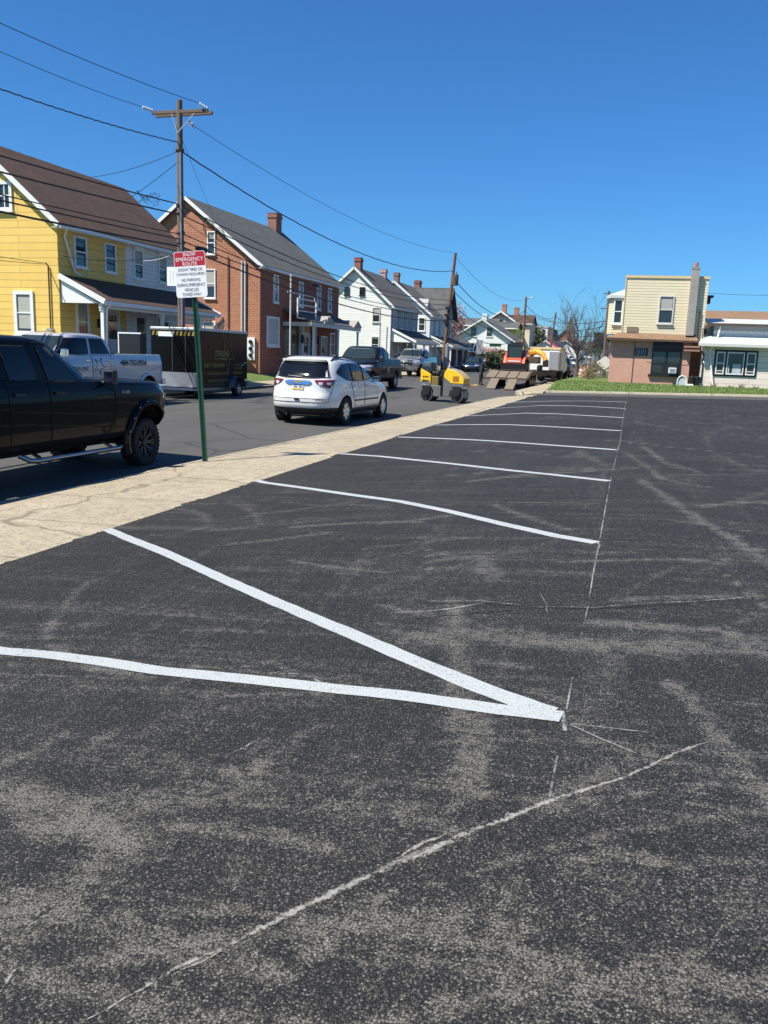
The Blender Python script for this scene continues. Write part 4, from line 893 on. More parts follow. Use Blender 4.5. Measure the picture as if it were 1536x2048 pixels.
# ------------------------------------------------------------------ white annex
top = thing('annex', FT(5.05, .2, .4), 'low pale sided annex with a dark framed triple window next to the corner building', 'building')
m = MB(); fbox(m, FT, 5.0, 19, -6, .42, -.4, 2.84); m.build('wall', G['annex_siding'], top, world=True)
m = MB(); m.slab([FT(4.72, .95, 2.86), FT(19, .95, 2.86), FT(19, -.8, 3.34), FT(5.0, -.8, 3.34)], .1); rr = m.build('eave_roof', G['roof_metal'], top, world=True)
m = MB(); fbox(m, FT, 4.73, 19, .95, 1.03, 2.73, 2.88); sub('gutter', m, G['offwhite'], top, rr)
m = MB(); fbox(m, FT, 5.6, 19, -6, -.9, 2.8, 3.98); m.build('upper_wall', G['cinder'], top, world=True)
m = MB(); fbox(m, FT, 5.6, 19, -.9, -.86, 3.66, 3.98); m.build('frieze_board', G['grey_paint'], top, world=True)
m = MB(); m.slab([FT(5.2, -.45, 4.02), FT(19, -.45, 4.02), FT(19, -2.8, 4.42), FT(5.2, -2.8, 4.42)], .1); r2 = m.build('upper_roof', G['roof_metal'], top, world=True)
m = MB(); fbox(m, FT, 5.2, 19, -.45, -.37, 3.92, 4.05); sub('gutter', m, G['rust'], top, r2)
FA = lambda a, o, z: FT(a, o+.42, z)
m = MB(); fbox(m, FA, 5.68, 7.96, .0, .05, 1.12, 2.56); tw = m.build('triple_window', G['black'], top, world=True)
for a0, a1, k in ((5.78, 6.24, 1), (6.35, 7.26, 0), (7.38, 7.86, 1)):
    f = MB(); t_ = .055
    fbox(f, FA, a0, a0+t_, .05, .085, 1.22, 2.46); fbox(f, FA, a1-t_, a1, .05, .085, 1.22, 2.46); fbox(f, FA, a0+t_, a1-t_, .05, .083, 1.22, 1.29); fbox(f, FA, a0+t_, a1-t_, .05, .083, 2.39, 2.46)
    if k: fbox(f, FA, a0+t_, a1-t_, .05, .08, 1.80, 1.86); fbox(f, FA, a0+t_, a1-t_, .05, .08, 1.39, 1.43)
    sub('sash', f, G['white_paint'], top, tw)
    p = MB(); fbox(p, FA, a0+t_, a1-t_, .05, .058, 1.29, 2.39); sub('pane', p, G['glass'], top, tw)
p = MB(); fbox(p, FA, 6.45, 6.52, .058, .062, 1.30, 1.72); fbox(p, FA, 6.68, 7.12, .058, .062, 1.30, 1.80); sub('curtain', p, G['curtain'], top, tw)
pipe(top, 'downspout', [FA(5.5, .5, 2.75), FA(5.42, .08, 2.5), FA(5.40, .07, 2.35), FA(5.78, .12, .42)], .05, 'white_paint')
pipe(top, 'downspout', [FA(5.9, -.95, 3.9), FA(5.82, -.9, 3.3)], .05, 'white_paint')
# tan roofed house behind the annex
top, ro = None, None
top = thing('tan_roof_house', (14, 70, .3), 'house behind the annex of which mostly the long tan shingle roof shows', 'house')
m = MB(); m.box(4.2, 34, 70, 82, -.3, 4.7); m.build('wall', G['offwhite'], top, world=True)
m = MB(); m.slab([(3.8, 69.5, 4.75), (34, 69.5, 4.75), (34, 76, 6.25), (3.8, 76, 6.25)], .15); m.slab([(3.8, 82.5, 4.75), (34, 82.5, 4.75), (34, 76, 6.25), (3.8, 76, 6.25)], .15); m.build('roof', G['roof_tan'], top, world=True)
window(top, FY_(70), 20, 2.4, 1, 1.5)
# dark gabled house past the corner building
top = thing('gabled_shed', (-1.6, 66, .3), 'dark eaved building peeking out behind the corner building by the bay', 'building')
m = MB(); m.prism([(-1.0, -.2), (-1.2, 4.3), (1.6, 6.3), (4.2, 4.3), (4.2, -.2)], 'y', 64.5, 76); m.build('wall', G['beige_siding'], top, world=True)
m = MB(); roof_pair(m, 1.6, 6.6, -1.75, 4.15, 64, 76.5, .16); m.build('roof', G['roof_dark'], top, world=True)
# ------------------------------------------------------------------ utility poles and lines
P1 = Vector((-18.95, 32.2, -.1)); P1t = Vector((-18.98, 32.3, 11.64))
P2 = Vector((-18.7, 82.0, .1)); P2t = atX(911, 506, -18.0)
P3 = Vector((-18.4, 140.0, .2)); P3t = Vector((-18.4, 140.5, 11.8))
P0 = Vector((-19.1, -14.0, -.9)); P0t = Vector((-19.1, -14.0, 11.0))
def on(pb, pt, z): return pb.lerp(pt, (z-pb.z)/(pt.z-pb.z))
def utility_pole(pb, pt, label, mat='pole', r0=.17, r1=.12):
    t = thing('utility_pole', pb, label, 'utility pole', group='wooden utility poles')
    m = MB(); N = 9; pts = [pb.lerp(pt, k/N) for k in range(N+1)]; m.tube([pts[0]-Vector((0, 0, .4))]+pts, [r0]+[lerp(r0, r1, k/N) for k in range(N+1)], 10)
    m.build('pole', G[mat], t, world=True, smooth=40); return t
t1 = utility_pole(P1, P1t, 'tallest weathered wooden pole with a double crossarm, behind the black trailer')
ca = []
for k, (a, b, yy) in enumerate((((305, 226), (416, 221), 32.25), ((312, 232), (425, 226), 32.75))):
    m = MB(); p, q = atY(*a, yy), atY(*b, yy); m.beam(p, q, .11, .13); ca.append((p, q)); m.build('crossarm', G['pole'], t1, world=True, bevel=.01)
m = MB(); c = on(P1, P1t, 10.35)
m.beam(c+Vector((0, -.17, 0)), atY(343, 227, 32.15), .03, .03); m.beam(c+Vector((0, -.17, 0)), atY(388, 227, 32.15), .03, .03); m.build('crossarm_brace', G['steel'], t1, world=True)
def insul(top, p, q):
    m = MB(); p, q = Vector(p), Vector(q)
    for k in range(4): m.tube([p.lerp(q, k/4), p.lerp(q, (k+.7)/4)], [.07, .05], 8)
    m.build('insulator', G['glass_ins'], top, world=True)
insul(t1, ca[0][0]+Vector((-.02, 0, .1)), ca[0][0]+Vector((-.28, -.35, .16))); insul(t1, ca[0][1]+Vector((-.05, 0, .09)), ca[0][1]+Vector((-.33, -.2, .25))); insul(t1, on(P1, P1t, 10.95)+Vector((.2, .3, 0)), on(P1, P1t, 10.8)+Vector((.3, .7, -.05)))
m = MB(); m.tube([on(P1, P1t, z)+Vector((.10, -.14, 0)) for z in (.2, 3, 6, 9.6)], .035, 6); m.build('conduit', G['steel'], t1, world=True)
m = MB()
for z in (6.0, 6.4, 7.2, 7.5, 9.7): c = on(P1, P1t, z); m.lathe([(.17, z-.05), (.185, z-.02), (.185, z+.03), (.17, z+.06)], (c.x, c.y, 0), 'z', 10)
m.build('pole_band', G['rust'], t1, world=True)
t2 = utility_pole(P2, P2t, 'leaning brown pole carrying a transformer, beside the silver pickup', 'pole_brown', .2, .14)
c = on(P2, P2t, 9.1)+Vector((.35, -.25, 0)); m = MB(); m.lathe([(.0, -.55), (.3, -.52), (.32, .45), (.28, .52), (.0, .6)], c, 'z', 14); m.tube([c+Vector((.1, 0, .55)), c+Vector((.1, 0, .8))], .05, 6)
m.build('transformer', G['rust'], t2, world=True, smooth=40)
m = MB()
for z in (5.0, 5.7, 6.4): q = on(P2, P2t, z); m = MB(); m.box(q.x-.3, q.x+.22, q.y-.35, q.y-.1, z-.14, z+.14); m.build('splice_box', G['black'], t2, world=True)
m = MB(); q = on(P2, P2t, 2.3); m.box(q.x+.12, q.x+.34, q.y-.2, q.y+.2, 1.6, 2.9); m.build('junction_box', G['steel'], t2, world=True)
t3 = utility_pole(P3, P3t, 'dark pole with a street lamp arm above the orange skid loader', 'pole_brown', .22, .17)
m = MB(); m.tube([P3t+Vector((0, 0, -.6)), P3t+Vector((.5, -.3, -.2)), P3t+Vector((.9, -.5, -.12))], .06, 6); m.build('lamp_arm', G['steel'], t3, world=True)
m = MB(); m.ball(P3t+Vector((1.1, -.6, -.15)), .32, .2, .11, 10, 6); m.build('lamp_head', G['steel'], t3, world=True)
p4b, p4t = atY(1095, 735, 190), atY(1112, 625, 190); p4b.z = .1
t4 = utility_pole(p4b, p4t, 'leaning pole down the street, left of the bare tree', 'pole_brown', .24, .18)
p5b, p5t = atY(1206, 745, 82), atY(1218, 582, 82); p5b.z = .2
t5 = utility_pole(p5b, p5t, 'grey pole standing right behind the corner building, beside its bay window', 'pole', .16, .11)
m = MB()
for z, w in ((.97, .5), (.80, .75)): q = p5b.lerp(p5t, z); m.beam(q+Vector((-w, 0, 0)), q+Vector((w*.3, 0, 0)), .08, .08)
m.build('crossarm', G['pole'], t5, world=True)
def cable(p, q, sag, r, label, mat='wire', n=22, twist=0, group='overhead lines'):
    p, q = Vector(p), Vector(q); pts = []
    for k in range(n+1):
        u = k/n; v = p.lerp(q, u); v.z -= 4*sag*u*(1-u)
        if twist: v.z += twist*sin(k*2.4)
        pts.append(v)
    m = MB(); m.tube(pts, r, 5); o = m.build('overhead_line', G[mat], smooth=60)
    return tag(o, label, 'power line', group)
def w(p, z): return on(p[0], p[1], z)
A, B, D, Z = (P1, P1t), (P2, P2t), (P3, P3t), (P0, P0t)
cable(atY(-90, 5, 20), ca[0][1]+Vector((-.33, -.2, .25)), .12, .013, 'topmost line, from the upper left edge to the pole top insulator')
cable(atY(-60, 76, 22), ca[0][0]+Vector((-.28, -.35, .16)), .10, .012, 'second line from the top left edge, ending on the left crossarm tip', 'wire_thin')
cable(atY(-60, 156, 22), w(A, 10.0), .12, .022, 'thick twisted line in the sky between the left edge and the tall pole', n=60, twist=.012)
cable(w(A, 9.7), atX(146, 357, -28), .25, .014, 'service line from the tall pole down behind the brown duplex roof', 'wire_thin')
cable(w(A, 9.3), (-27.0, 38.6, 8.4), .1, .014, 'steep short service line from the tall pole to the duplex roof end', 'wire_thin')
cable(w(A, 10.8)+Vector((.3, .7, 0)), P2t, 1.0, .012, 'thin primary line spanning the sky from the tall pole to the leaning pole', 'wire_thin', 40)
cable(w(A, 9.7), w(B, 10.0), 1.5, .030, 'thick line passing the brick chimney between the two nearest poles', n=60, twist=.012)
LW = [('uppermost cable crossing the brown duplex roof ridge', 7.55, .6, .026), ('cable just below the ridge of the brown roof, with a hanging loop', 7.15, .7, .030), ('middle cable across the brown duplex roof', 6.35, .5, .020), ('cable across the lower part of the brown duplex roof', 6.15, .45, .026), ('lowest heavy cable crossing the yellow gable and its eave', 5.85, .5, .036)]
for lab, z, sg_, r in LW: cable(w(Z, z+.1), w(A, z), sg_, r, lab)
LB = [('uppermost cable crossing the grey brick house roof', 7.5, 7.2, 1.0, .026), ('second cable over the grey brick house roof', 7.15, 6.7, .9, .026), ('third cable sweeping down over the brick gable', 6.4, 6.3, 1.0, .024), ('fourth cable, passing before the brick attic window', 6.1, 5.7, .8, .026), ('lowest heavy cable between the two nearest poles', 5.85, 5.2, .9, .038)]
for lab, z, z2, sg_, r in LB: cable(w(A, z), w(B, z2), sg_, r, lab, n=30)
cable(w(A, 10.4), (-24.5, 45.8, 8.9), .1, .008, 'hair thin guy line from the tall pole to the brick gable', 'wire_thin')
cable(w(A, 5.6), (-21.9, 28.4, 5.0), .25, .012, 'low service line from the tall pole to the yellow corner', 'wire_thin')
cable(w(A, 5.7), (-21.9, 33.0, 5.4), .2, .014, 'pale drop line from the tall pole to the white duplex half', 'glass_ins')
cable((-22.5, 28.0, 4.7), (-22, 5, 5.6), .4, .012, 'drop line from the yellow gable conduit off to the left edge', 'wire_thin')
cable((-22.5, 28.05, 4.66), (-22, 5, 4.7), .4, .012, 'lower drop line from the yellow gable conduit off to the left', 'wire_thin')
cable(w(A, 7.0), (-21.8, 52, 6.2), .4, .012, 'service line from the tall pole to the brick house eave', 'wire_thin')
cable(w(B, 6.6), (-21.9, 76, 5.6), .3, .014, 'service line from the leaning pole to the white house eave', 'wire_thin')
for lab, z, z2, sg_, r in (('thin line from the leaning pole top out over the street', 11.4, 11.4, 1.6, .016), ('upper heavy line from the leaning pole toward the lamp pole', 9.4, 9.6, 2.2, .04), ('line from the leaning pole that dips over the cottage roof', 8.3, 8.6, 2.0, .035), ('lower cable from the leaning pole toward the lamp pole', 7.0, 7.4, 1.9, .035), ('lowest cable looping below the cottage gable', 5.5, 6.0, 2.3, .045)):
    cable(w(B, z), w(D, z2), sg_, r, lab, n=30)
for lab, z, z2 in (('upper of the lines beyond the lamp pole', 10.6, .92), ('middle line beyond the lamp pole', 8.9, .8), ('lower line beyond the lamp pole', 7.4, .62)):
    cable(w(D, z), p4b.lerp(p4t, z2), 1.2, .04, lab)
cable(p4b.lerp(p4t, .95), p4t+Vector((1, 110, 0)), 1.5, .05, 'upper line running on past the far leaning pole'); cable(p4b.lerp(p4t, .7), p4t+Vector((1, 110, -4)), 1.5, .05, 'lower line running on past the far leaning pole')
for lab, z, z2, sg_ in (('top cross street line between lamp pole and grey pole', 9.4, .66, .9), ('second cross street line behind the bare tree', 8.4, .60, 1.1), ('third cross street line behind the bare tree', 7.6, .50, .9), ('lowest cross street line behind the bare tree', 6.6, .42, .9)):
    cable(w(D, z), p5b.lerp(p5t, z2), sg_, .035, lab, 'wire_thin', n=30)
cable(p5b.lerp(p5t, .5), FT(4.7, -.25, 4.6), .3, .010, 'service line from the grey pole across the beige wall', 'wire_thin'); cable(FT(4.4, .45, 2.7), FT(1.6, .46, 2.75), .12, .010, 'loose wire sagging along the brick pent roof')
cable(atY(1600, 591, 60), atY(1405, 586, 60), .05, .012, 'faint line in the sky right of the beige building', 'wire_thin')
# coils and loops hung on the lines near the tall pole
random.seed(3)
m = MB()
for cx, cy, cz, rr in ((-18.95, 30.2, 7.3, .30), (-18.95, 29.4, 7.25, .22)):
    for k in range(3):
        e_ = random.uniform(.5, 1.3); q_ = random.uniform(0, 6); pts = [(cx+random.uniform(-.1, .1), cy+rr*cos(a+q_)*(1+k*.3)+random.uniform(-.05, .05), cz+rr*e_*.7*sin(a*1.1)+k*.07+random.uniform(-.06, .06)) for a in [i*2*pi/14 for i in range(17)]]; m.tube(pts, .007, 4)
tag(m.build('cable_coil', G['wire_thin']), 'tangle of coiled cable hanging left of the tall pole above the roof end', 'cable coil')
m = MB()
for cx, cy, cz, rr in ((-18.9, 34.6, 6.9, .4), (-18.9, 35.6, 6.75, .3)):
    for k in range(3):
        pts = [(cx+random.uniform(-.05, .05), cy+rr*cos(a)*(1+k*.2), cz+rr*.9*sin(a)+k*.06) for a in [i*2*pi/13 for i in range(13)]]; m.tube(pts, .012, 4)
tag(m.build('cable_coil', G['wire']), 'coiled cable hanging right of the tall pole before the brick gable', 'cable coil')
for (x, y, z, l, lab) in ((-18.9, 33.9, 5.95, .8, 'black splice case on the low cable before the brick attic'), (-18.85, 47.5, 5.6, .9, 'black splice case on the cable over the grey roof eave')):
    m = MB(); m.lathe([(.02, -l/2-.12), (.10, -l/2), (.11, l/2), (.02, l/2+.12)], (x, y, z), 'y', 10); tag(m.build('splice_case', G['wire'], smooth=40), lab, 'splice case')
m = MB(); m.tube([(-18.95, 14.3, 7.0), (-18.95, 14.9, 6.75), (-18.95, 15.8, 6.3), (-18.95, 17.0, 6.2), (-18.95, 17.8, 6.5), (-18.95, 18.4, 6.85)], .022, 5); tag(m.build('cable_loop', G['wire']), 'slack loop of black cable drooping across the brown duplex roof', 'cable loop')

# ------------------------------------------------------------------ the snow route sign
sb = Vector((-7.47, 13.48, walk_z(-7.47, 13.48))); st_ = Vector((-7.70, 13.48, 3.18)); 
sgn = thing('street_sign', sb, 'red and white snow emergency route sign on a leaning green perforated post at the kerb', 'street sign')
ax = (st_-sb).normalized()
G['green_post'] = plain('green_painted_steel', (.012, .075, .035), .4, .2, var=.25, scale=12)
G['sign_red'] = plain('sign_red', (.40, .012, .025), .35, var=.06)
m = MB(); sd = Vector((1, .35, 0)).normalized(); fwd_ = ax.cross(sd).normalized()
for off, wd in ((-.036, .022), (.036, .022)):
    m.beam(sb+sd*off-ax*.1, st_+sd*off, wd, .018, upv=tuple(fwd_))
m.beam(sb+fwd_*.02-ax*.1, st_+fwd_*.02, .05, .02, upv=tuple(fwd_))
pst = m.build('post', G['green_post'], sgn, world=True)
m = MB(); L_ = (st_-sb).length
for k in range(int(L_/.05)):
    c = sb+ax*(.15+k*.05)-fwd_*.0+fwd_*-.0; c = c+(fwd_*.031); c2 = sb+ax*(.15+k*.05)+fwd_*.009
    if .15+k*.05 < L_-.75: m.beam(c2-fwd_*.0015, c2+fwd_*.0, .014, .014)
m2 = MB()
for k in range(int((L_-.85)/.055)):
    c = sb+ax*(.12+k*.055); mm = c+fwd_*.0085
    m2.lathe([(.009, 0), (.009, .001)], (0, 0, 0), 'y', 6); n0 = len(m2.v)-12
    for i in range(n0, len(m2.v)):
        v = m2.v[i]; p = mm+sd*v[0]+ax*v[2]-fwd_*v[1]; m2.v[i] = tuple(p)
sub('post_holes', m2, G['black'], sgn, pst)
def rrect(w, h, r, n=5):
    pts = []
    for cx, cy, a0 in ((w/2-r, h/2-r, 0), (-w/2+r, h/2-r, pi/2), (-w/2+r, -h/2+r, pi), (w/2-r, -h/2+r, 1.5*pi)):
        pts += [(cx+r*cos(a0+pi/2*k/n), cy+r*sin(a0+pi/2*k/n)) for k in range(n+1)]
    return pts
bt = math.radians(4.2); sx = Vector((cos(.12), sin(.12), 0)); up_ = Vector((-.075, 0, 1)).normalized(); sx = (sx-up_*sx.dot(up_)).normalized(); nf = sx.cross(up_); nf = nf if nf.y < 0 else -nf
sc_ = Vector((-7.712, 13.44, 2.925)); SW, SH = .585, .79
def plate(name, c, w_, h_, r, mats, t=.004, off=0):
    m = MB(); poly = rrect(w_, h_, r); n = len(poly)
    vs = [c+sx*a+up_*b+nf*off for a, b in poly]+[c+sx*a+up_*b-nf*(t-off) for a, b in poly]
    m.add(vs, [tuple(range(n)), tuple(range(n, 2*n))[::-1]]+[(i, n+i, n+(i+1)%n, (i+1)%n) for i in range(n)])
    return m.build(name, mats, sgn, world=True)
pn = plate('sign_panel', sc_, SW, SH, .045, G['sign_white'])
m = MB(); poly = rrect(SW-.016, SH-.016, .04); k = SH/2-.008
top_ = [(a, b) for a, b in poly if b > 0]; cut = SH*.185
pts = [(SW/2-.008, cut)]+[(a, b) for a, b in top_]+[(-SW/2+.008, cut)]
m.add([sc_+sx*a+up_*b+nf*.0015 for a, b in pts], [tuple(range(len(pts)))]); sub('red_header', m, G['sign_red'], sgn, pn)
m = MB()
for body, z, w_ in (('SNOW', .345, .24), ('EMERGENCY', .263, .51), ('ROUTE', .182, .27)): text(m, body, sc_+up_*z+nf*.003, sx, up_, w_, .062, bold=0)
sub('header_lettering', m, G['sign_white'], sgn, pn)
m = MB()
for body, z, w_ in (('SNOW TIRES OR', .085, .46), ('CHAINS REQUIRED', .003, .53), ('NO PARKING', -.092, .35), ('DURING EMERGENCY', -.178, .53), ('VEHICLES', -.262, .27), ('TOWED AWAY', -.342, .36)): text(m, body, sc_+up_*z+nf*.003, sx, up_, w_, .054, bold=0)
sub('lettering', m, G['sign_black'], sgn, pn)
m = MB()
for z in (.378, -.302): m.ball(sc_+up_*z+nf*.003, .007, .007, .007, 8, 6)
sub('bolt', m, G['steel'], sgn, pn)
# second small pale sign turned the other way, fixed behind
bs = Vector((-8.10, 13.56, 2.90)); m = MB(); m.box(bs.x-.16, bs.x+.30, bs.y, bs.y+.004, bs.z-.165, bs.z+.165); bp = m.build('rear_panel', G['sign_white'], sgn, world=True)
m = MB()
for i in range(5):
    for j in range(7): m.box(bs.x-.10+i*.06, bs.x-.085+i*.06, bs.y-.002, bs.y-.0005, bs.z-.12+j*.032, bs.z-.105+j*.032)
sub('rear_print', m, G['grey_paint'], sgn, bp)
m = MB(); m.beam((bs.x+.2, 13.53, bs.z), (-7.66, 13.5, bs.z), .03, .02); m.build('bracket', G['steel'], sgn, world=True)

# ------------------------------------------------------------------ trees, hedges
def branch(mb, p, d, L, r, depth, ends, spread=.5, up=.25, n=4, split=(2, 3)):
    pts = [p]; q = p.copy(); dd = d.copy()
    for k in range(n):
        dd = (dd+Vector((random.uniform(-.16, .16), random.uniform(-.16, .16), up*.25))).normalized(); q = q+dd*(L/n); pts.append(q.copy())
    mb.tube(pts, [lerp(r, r*.55, k/n) for k in range(n+1)], 5 if r > .03 else 4 if r > .012 else 3)
    if depth == 0: ends.append((q, dd)); return
    for k in range(random.randint(*split)):
        a = random.uniform(0, 2*pi); s = random.uniform(spread*.5, spread); b = pts[random.randint(max(1, n-2), n)]
        o = dd.cross(Vector((cos(a), sin(a), .3))).normalized(); nd = (dd+o*s*1.6+Vector((0, 0, up))).normalized()
        branch(mb, b, nd, L*random.uniform(.6, .85), r*.55, depth-1, ends, spread, up, max(2, n-1), split)
def leafcloud(mb, c, rx, ry, rz, n, size, clump=9, mis=2):
    cs = []
    while len(cs) < clump:
        v = Vector((random.uniform(-1, 1), random.uniform(-1, 1), random.uniform(-1, 1)))
        if v.length < 1: cs.append((v, random.uniform(.25, .5)))
    for i in range(n):
        v, s = random.choice(cs); u = Vector((random.gauss(0, 1), random.gauss(0, 1), random.gauss(0, 1)))*s*.6+v
        if u.length > 1.15: continue
        p = Vector((c[0]+u.x*rx, c[1]+u.y*ry, c[2]+u.z*rz)); a = Vector((random.uniform(-1, 1), random.uniform(-1, 1), random.uniform(-1, 1))).normalized()
        b = a.cross(Vector((random.uniform(-1, 1), random.uniform(-1, 1), random.uniform(-1, 1)))).normalized(); h = size*random.uniform(.6, 1.4)
        mb.add([p-a*h-b*h*.5, p+a*h-b*h*.5, p+a*h+b*h*.5, p-a*h+b*h*.5], [(0, 1, 2, 3)], random.randrange(mis))
G['leaf_dark'] = plain('evergreen_foliage', (.035, .065, .02), .7, var=.4); G['leaf_mid'] = plain('olive_foliage', (.075, .09, .025), .7, var=.4)
G['leaf_dry'] = plain('dry_foliage', (.19, .12, .06), .8, var=.3)
G['bloom'] = plain('pink_blossom', (.56, .30, .33), .8, var=.25); G['bloom2'] = plain('pale_blossom', (.66, .46, .46), .8, var=.2)
G['bloom3'] = plain('rose_blossom', (.40, .13, .13), .8, var=.3)
random.seed(11)
tb = Vector((-5.0, 76, .12)); tr = thing('bare_tree', tb, 'slim bare tree with upswept twigs at the kerb left of the corner building', 'tree')
m = MB(); ends = []; lean = Vector((-.10, .0, 1)).normalized()
tp = [tb+Vector((-.02*k, 0, .55*k)) for k in range(6)]; m.tube(tp, [.15, .13, .125, .12, .115, .11], 8); m.build('trunk', G['bark'], tr, world=True)
m = MB()
for k in range(19):
    b = tp[2].lerp(tp[5], k/18); a = k*2.4; dd = Vector((cos(a)*.95, sin(a)*.8, 1)).normalized(); branch(m, b, dd, random.uniform(1.8, 2.5), .048, 3, ends, .62, .17, 4, (2, 4))
branch(m, tp[5], Vector((-.03, 0, 1)), 1.7, .07, 3, ends, .6, .2, 5, (3, 4))
m.build('crown', G['twig'], tr, world=True)
def small_tree(name, base, label, h, cr, mats, n, size, bare=False, trunk_r=.1, cat='tree', clump=12):
    t = thing(name, base, label, cat); base = Vector(base); m = MB(); ends = []
    m.tube([base-Vector((0, 0, .2)), base+Vector((.05, 0, h*.2)), base+Vector((.0, .05, h*.42))], [trunk_r, trunk_r*.8, trunk_r*.7], 7); m.build('trunk', G['bark'], t, world=True)
    m = MB()
    for k in range(7):
        a = k*2.4+.4; branch(m, base+Vector((0, 0, h*random.uniform(.22, .42))), Vector((cos(a)*.8, sin(a)*.8, .9)).normalized(), h*.25, trunk_r*.45, 2, ends, .6, .2, 3, (2, 3))
    m.build('limbs', G['bark'], t, world=True)
    if not bare:
        m = MB(); leafcloud(m, (base.x, base.y, base.z+h*.68), cr, cr, h*.34, n, size, clump, len(mats)); m.build('crown', mats, t, world=True, fix=False)
    return t
small_tree('blossom_tree', (-22.5, 131, .4), 'low spreading pink blossom tree in front of the white cottage', 2.9, 3.4, [G['bloom'], G['bloom2'], G['leaf_dry']], 7000, .075, clump=26)
q = atY(905, 665, 104); small_tree('blossom_tree', (q.x-.6, 104, .4), 'taller rose red blossoming tree just right of the leaning pole', 8.2, 2.2, [G['bloom3'], G['bloom'], G['leaf_dry']], 5200, .065, clump=24)
small_tree('bare_shrub', (-19.6, 86.5, .2), 'grey leafless shrub between the two white houses', 5.4, 2, None, 0, 0, True, .07, 'shrub')
q = atY(1069, 690, 215); small_tree('evergreen_tree', (q.x, 215, .2), 'dark broad evergreen before the white apartment block', 10.2, 2.6, [G['leaf_dark'], G['leaf_mid']], 8000, .15, clump=30)
def hedge(base, rx, ry, h, label, mats, n, size=.08, cat='hedge', name='hedge'):
    t = thing(name, base, label, cat); m = MB()
    for k in range(14):
        a = random.uniform(0, 2*pi); u = random.uniform(.2, .9); p = Vector(base)+Vector((cos(a)*rx*u*.4, sin(a)*ry*u*.4, 0))
        m.tube([p-Vector((0, 0, .1)), p+Vector((cos(a)*rx*.3, sin(a)*ry*.3, h*random.uniform(.6, .95)))], [.02, .006], 4)
    m.build('stem', G['twig'], t, world=True)
    m = MB(); leafcloud(m, (base[0], base[1], base[2]+h*.5), rx, ry, h*.55, n, size, 26, len(mats)); m.build('foliage', mats, t, world=True, fix=False)
    return t
hedge((-19.6, 116.5, .3), 1.0, 5.0, 2.0, 'clipped olive hedge along the bungalow porch', [G['leaf_mid'], G['leaf_dark']], 5000, .11)
hedge((-20, 126, .3), 1.6, 5, 2.6, 'rusty brown hedge beside the pink blossom tree', [G['leaf_dry'], G['leaf_mid']], 4000, .11)
hedge((-18.9, 103.5, .2), .7, .8, 2.1, 'round green bush between the porch pier and the black car', [G['leaf_mid'], G['leaf_dark']], 1500, .08)
hedge((-2.9, 58.5, .3), .8, 3.5, 1.3, 'scrubby dry bush at the left corner of the brick wall', [G['leaf_dry'], G['leaf_mid']], 900, .05, 'bush', 'bush')
for k, (a, s) in enumerate(((5.75, .42), (6.7, .3), (7.25, .42), (8.0, .34), (8.8, .3), (9.6, .32))):
    p = FT(a, .75, .42); labs = ['dry brownish tuft beside the leaning white downspout', 'small green clump under the left sash of the triple window', 'largest spiky green clump under the triple window', 'green clump under the right sash of the triple window', 'low green clump right of the triple window', 'low green clump nearest the right edge of the photo']
    tt = thing('garden_plant', p, labs[k], 'plant', group='plants along the annex wall'); m = MB()
    for i in range(46):
        an = random.uniform(0, 2*pi); L = s*random.uniform(.5, 1.1); dx, dy = cos(an), sin(an); w_ = .014; o = Vector(p)+Vector((dx*.08, dy*.08, 0))
        m.add([o+Vector((-dy*w_, dx*w_, 0)), o+Vector((dy*w_, -dx*w_, 0)), o+Vector((dx*L*.5, dy*L*.5, L))], [(0, 1, 2)])
    m.build('foliage', G['leaf_mid'] if k else G['leaf_dry'], tt, world=True, fix=False)
# far bare woods beyond the street end
random.seed(21)
for k in range(16):
    px = 1128+k*6.5+random.uniform(-2, 2); Y = random.uniform(330, 420); b = atY(px, 735, Y); b.z = 0; h = random.uniform(9, 15)
    t = thing('bare_tree', b, 'distant bare tree in the grey wood that closes the far end of the street', 'tree', group='distant bare trees at the street end')
    m = MB(); m.tube([b, b+Vector((0, 0, h*.4))], [.3, .2], 5); m.build('trunk', G['bark'], t, world=True)
    m = MB(); ends = []
    for j in range(7): branch(m, b+Vector((0, 0, h*random.uniform(.25, .4))), Vector((cos(j*2.4)*.7, sin(j*2.4)*.7, 1)).normalized(), h*.3, .12, 2, ends, .6, .25, 3, (3, 4))
    m.build('crown', G['bark'], t, world=True)
m = MB(); P = []
for i in range(60):
    x = -420+i*16; P.append([(x, 700, -2), (x, 715, 18+7*sin(i*.7)+4*sin(i*1.9)+random.uniform(-2, 2)), (x, 790, 26+6*sin(i*.45)+random.uniform(-2, 2)), (x, 900, -2)])
G['far_hill'] = plain('far_wooded_hill', (.10, .105, .11), .95, var=.3, scale=.05)
m.grid(P); tag(m.build('hills', G['far_hill'], smooth=80), kind='structure')
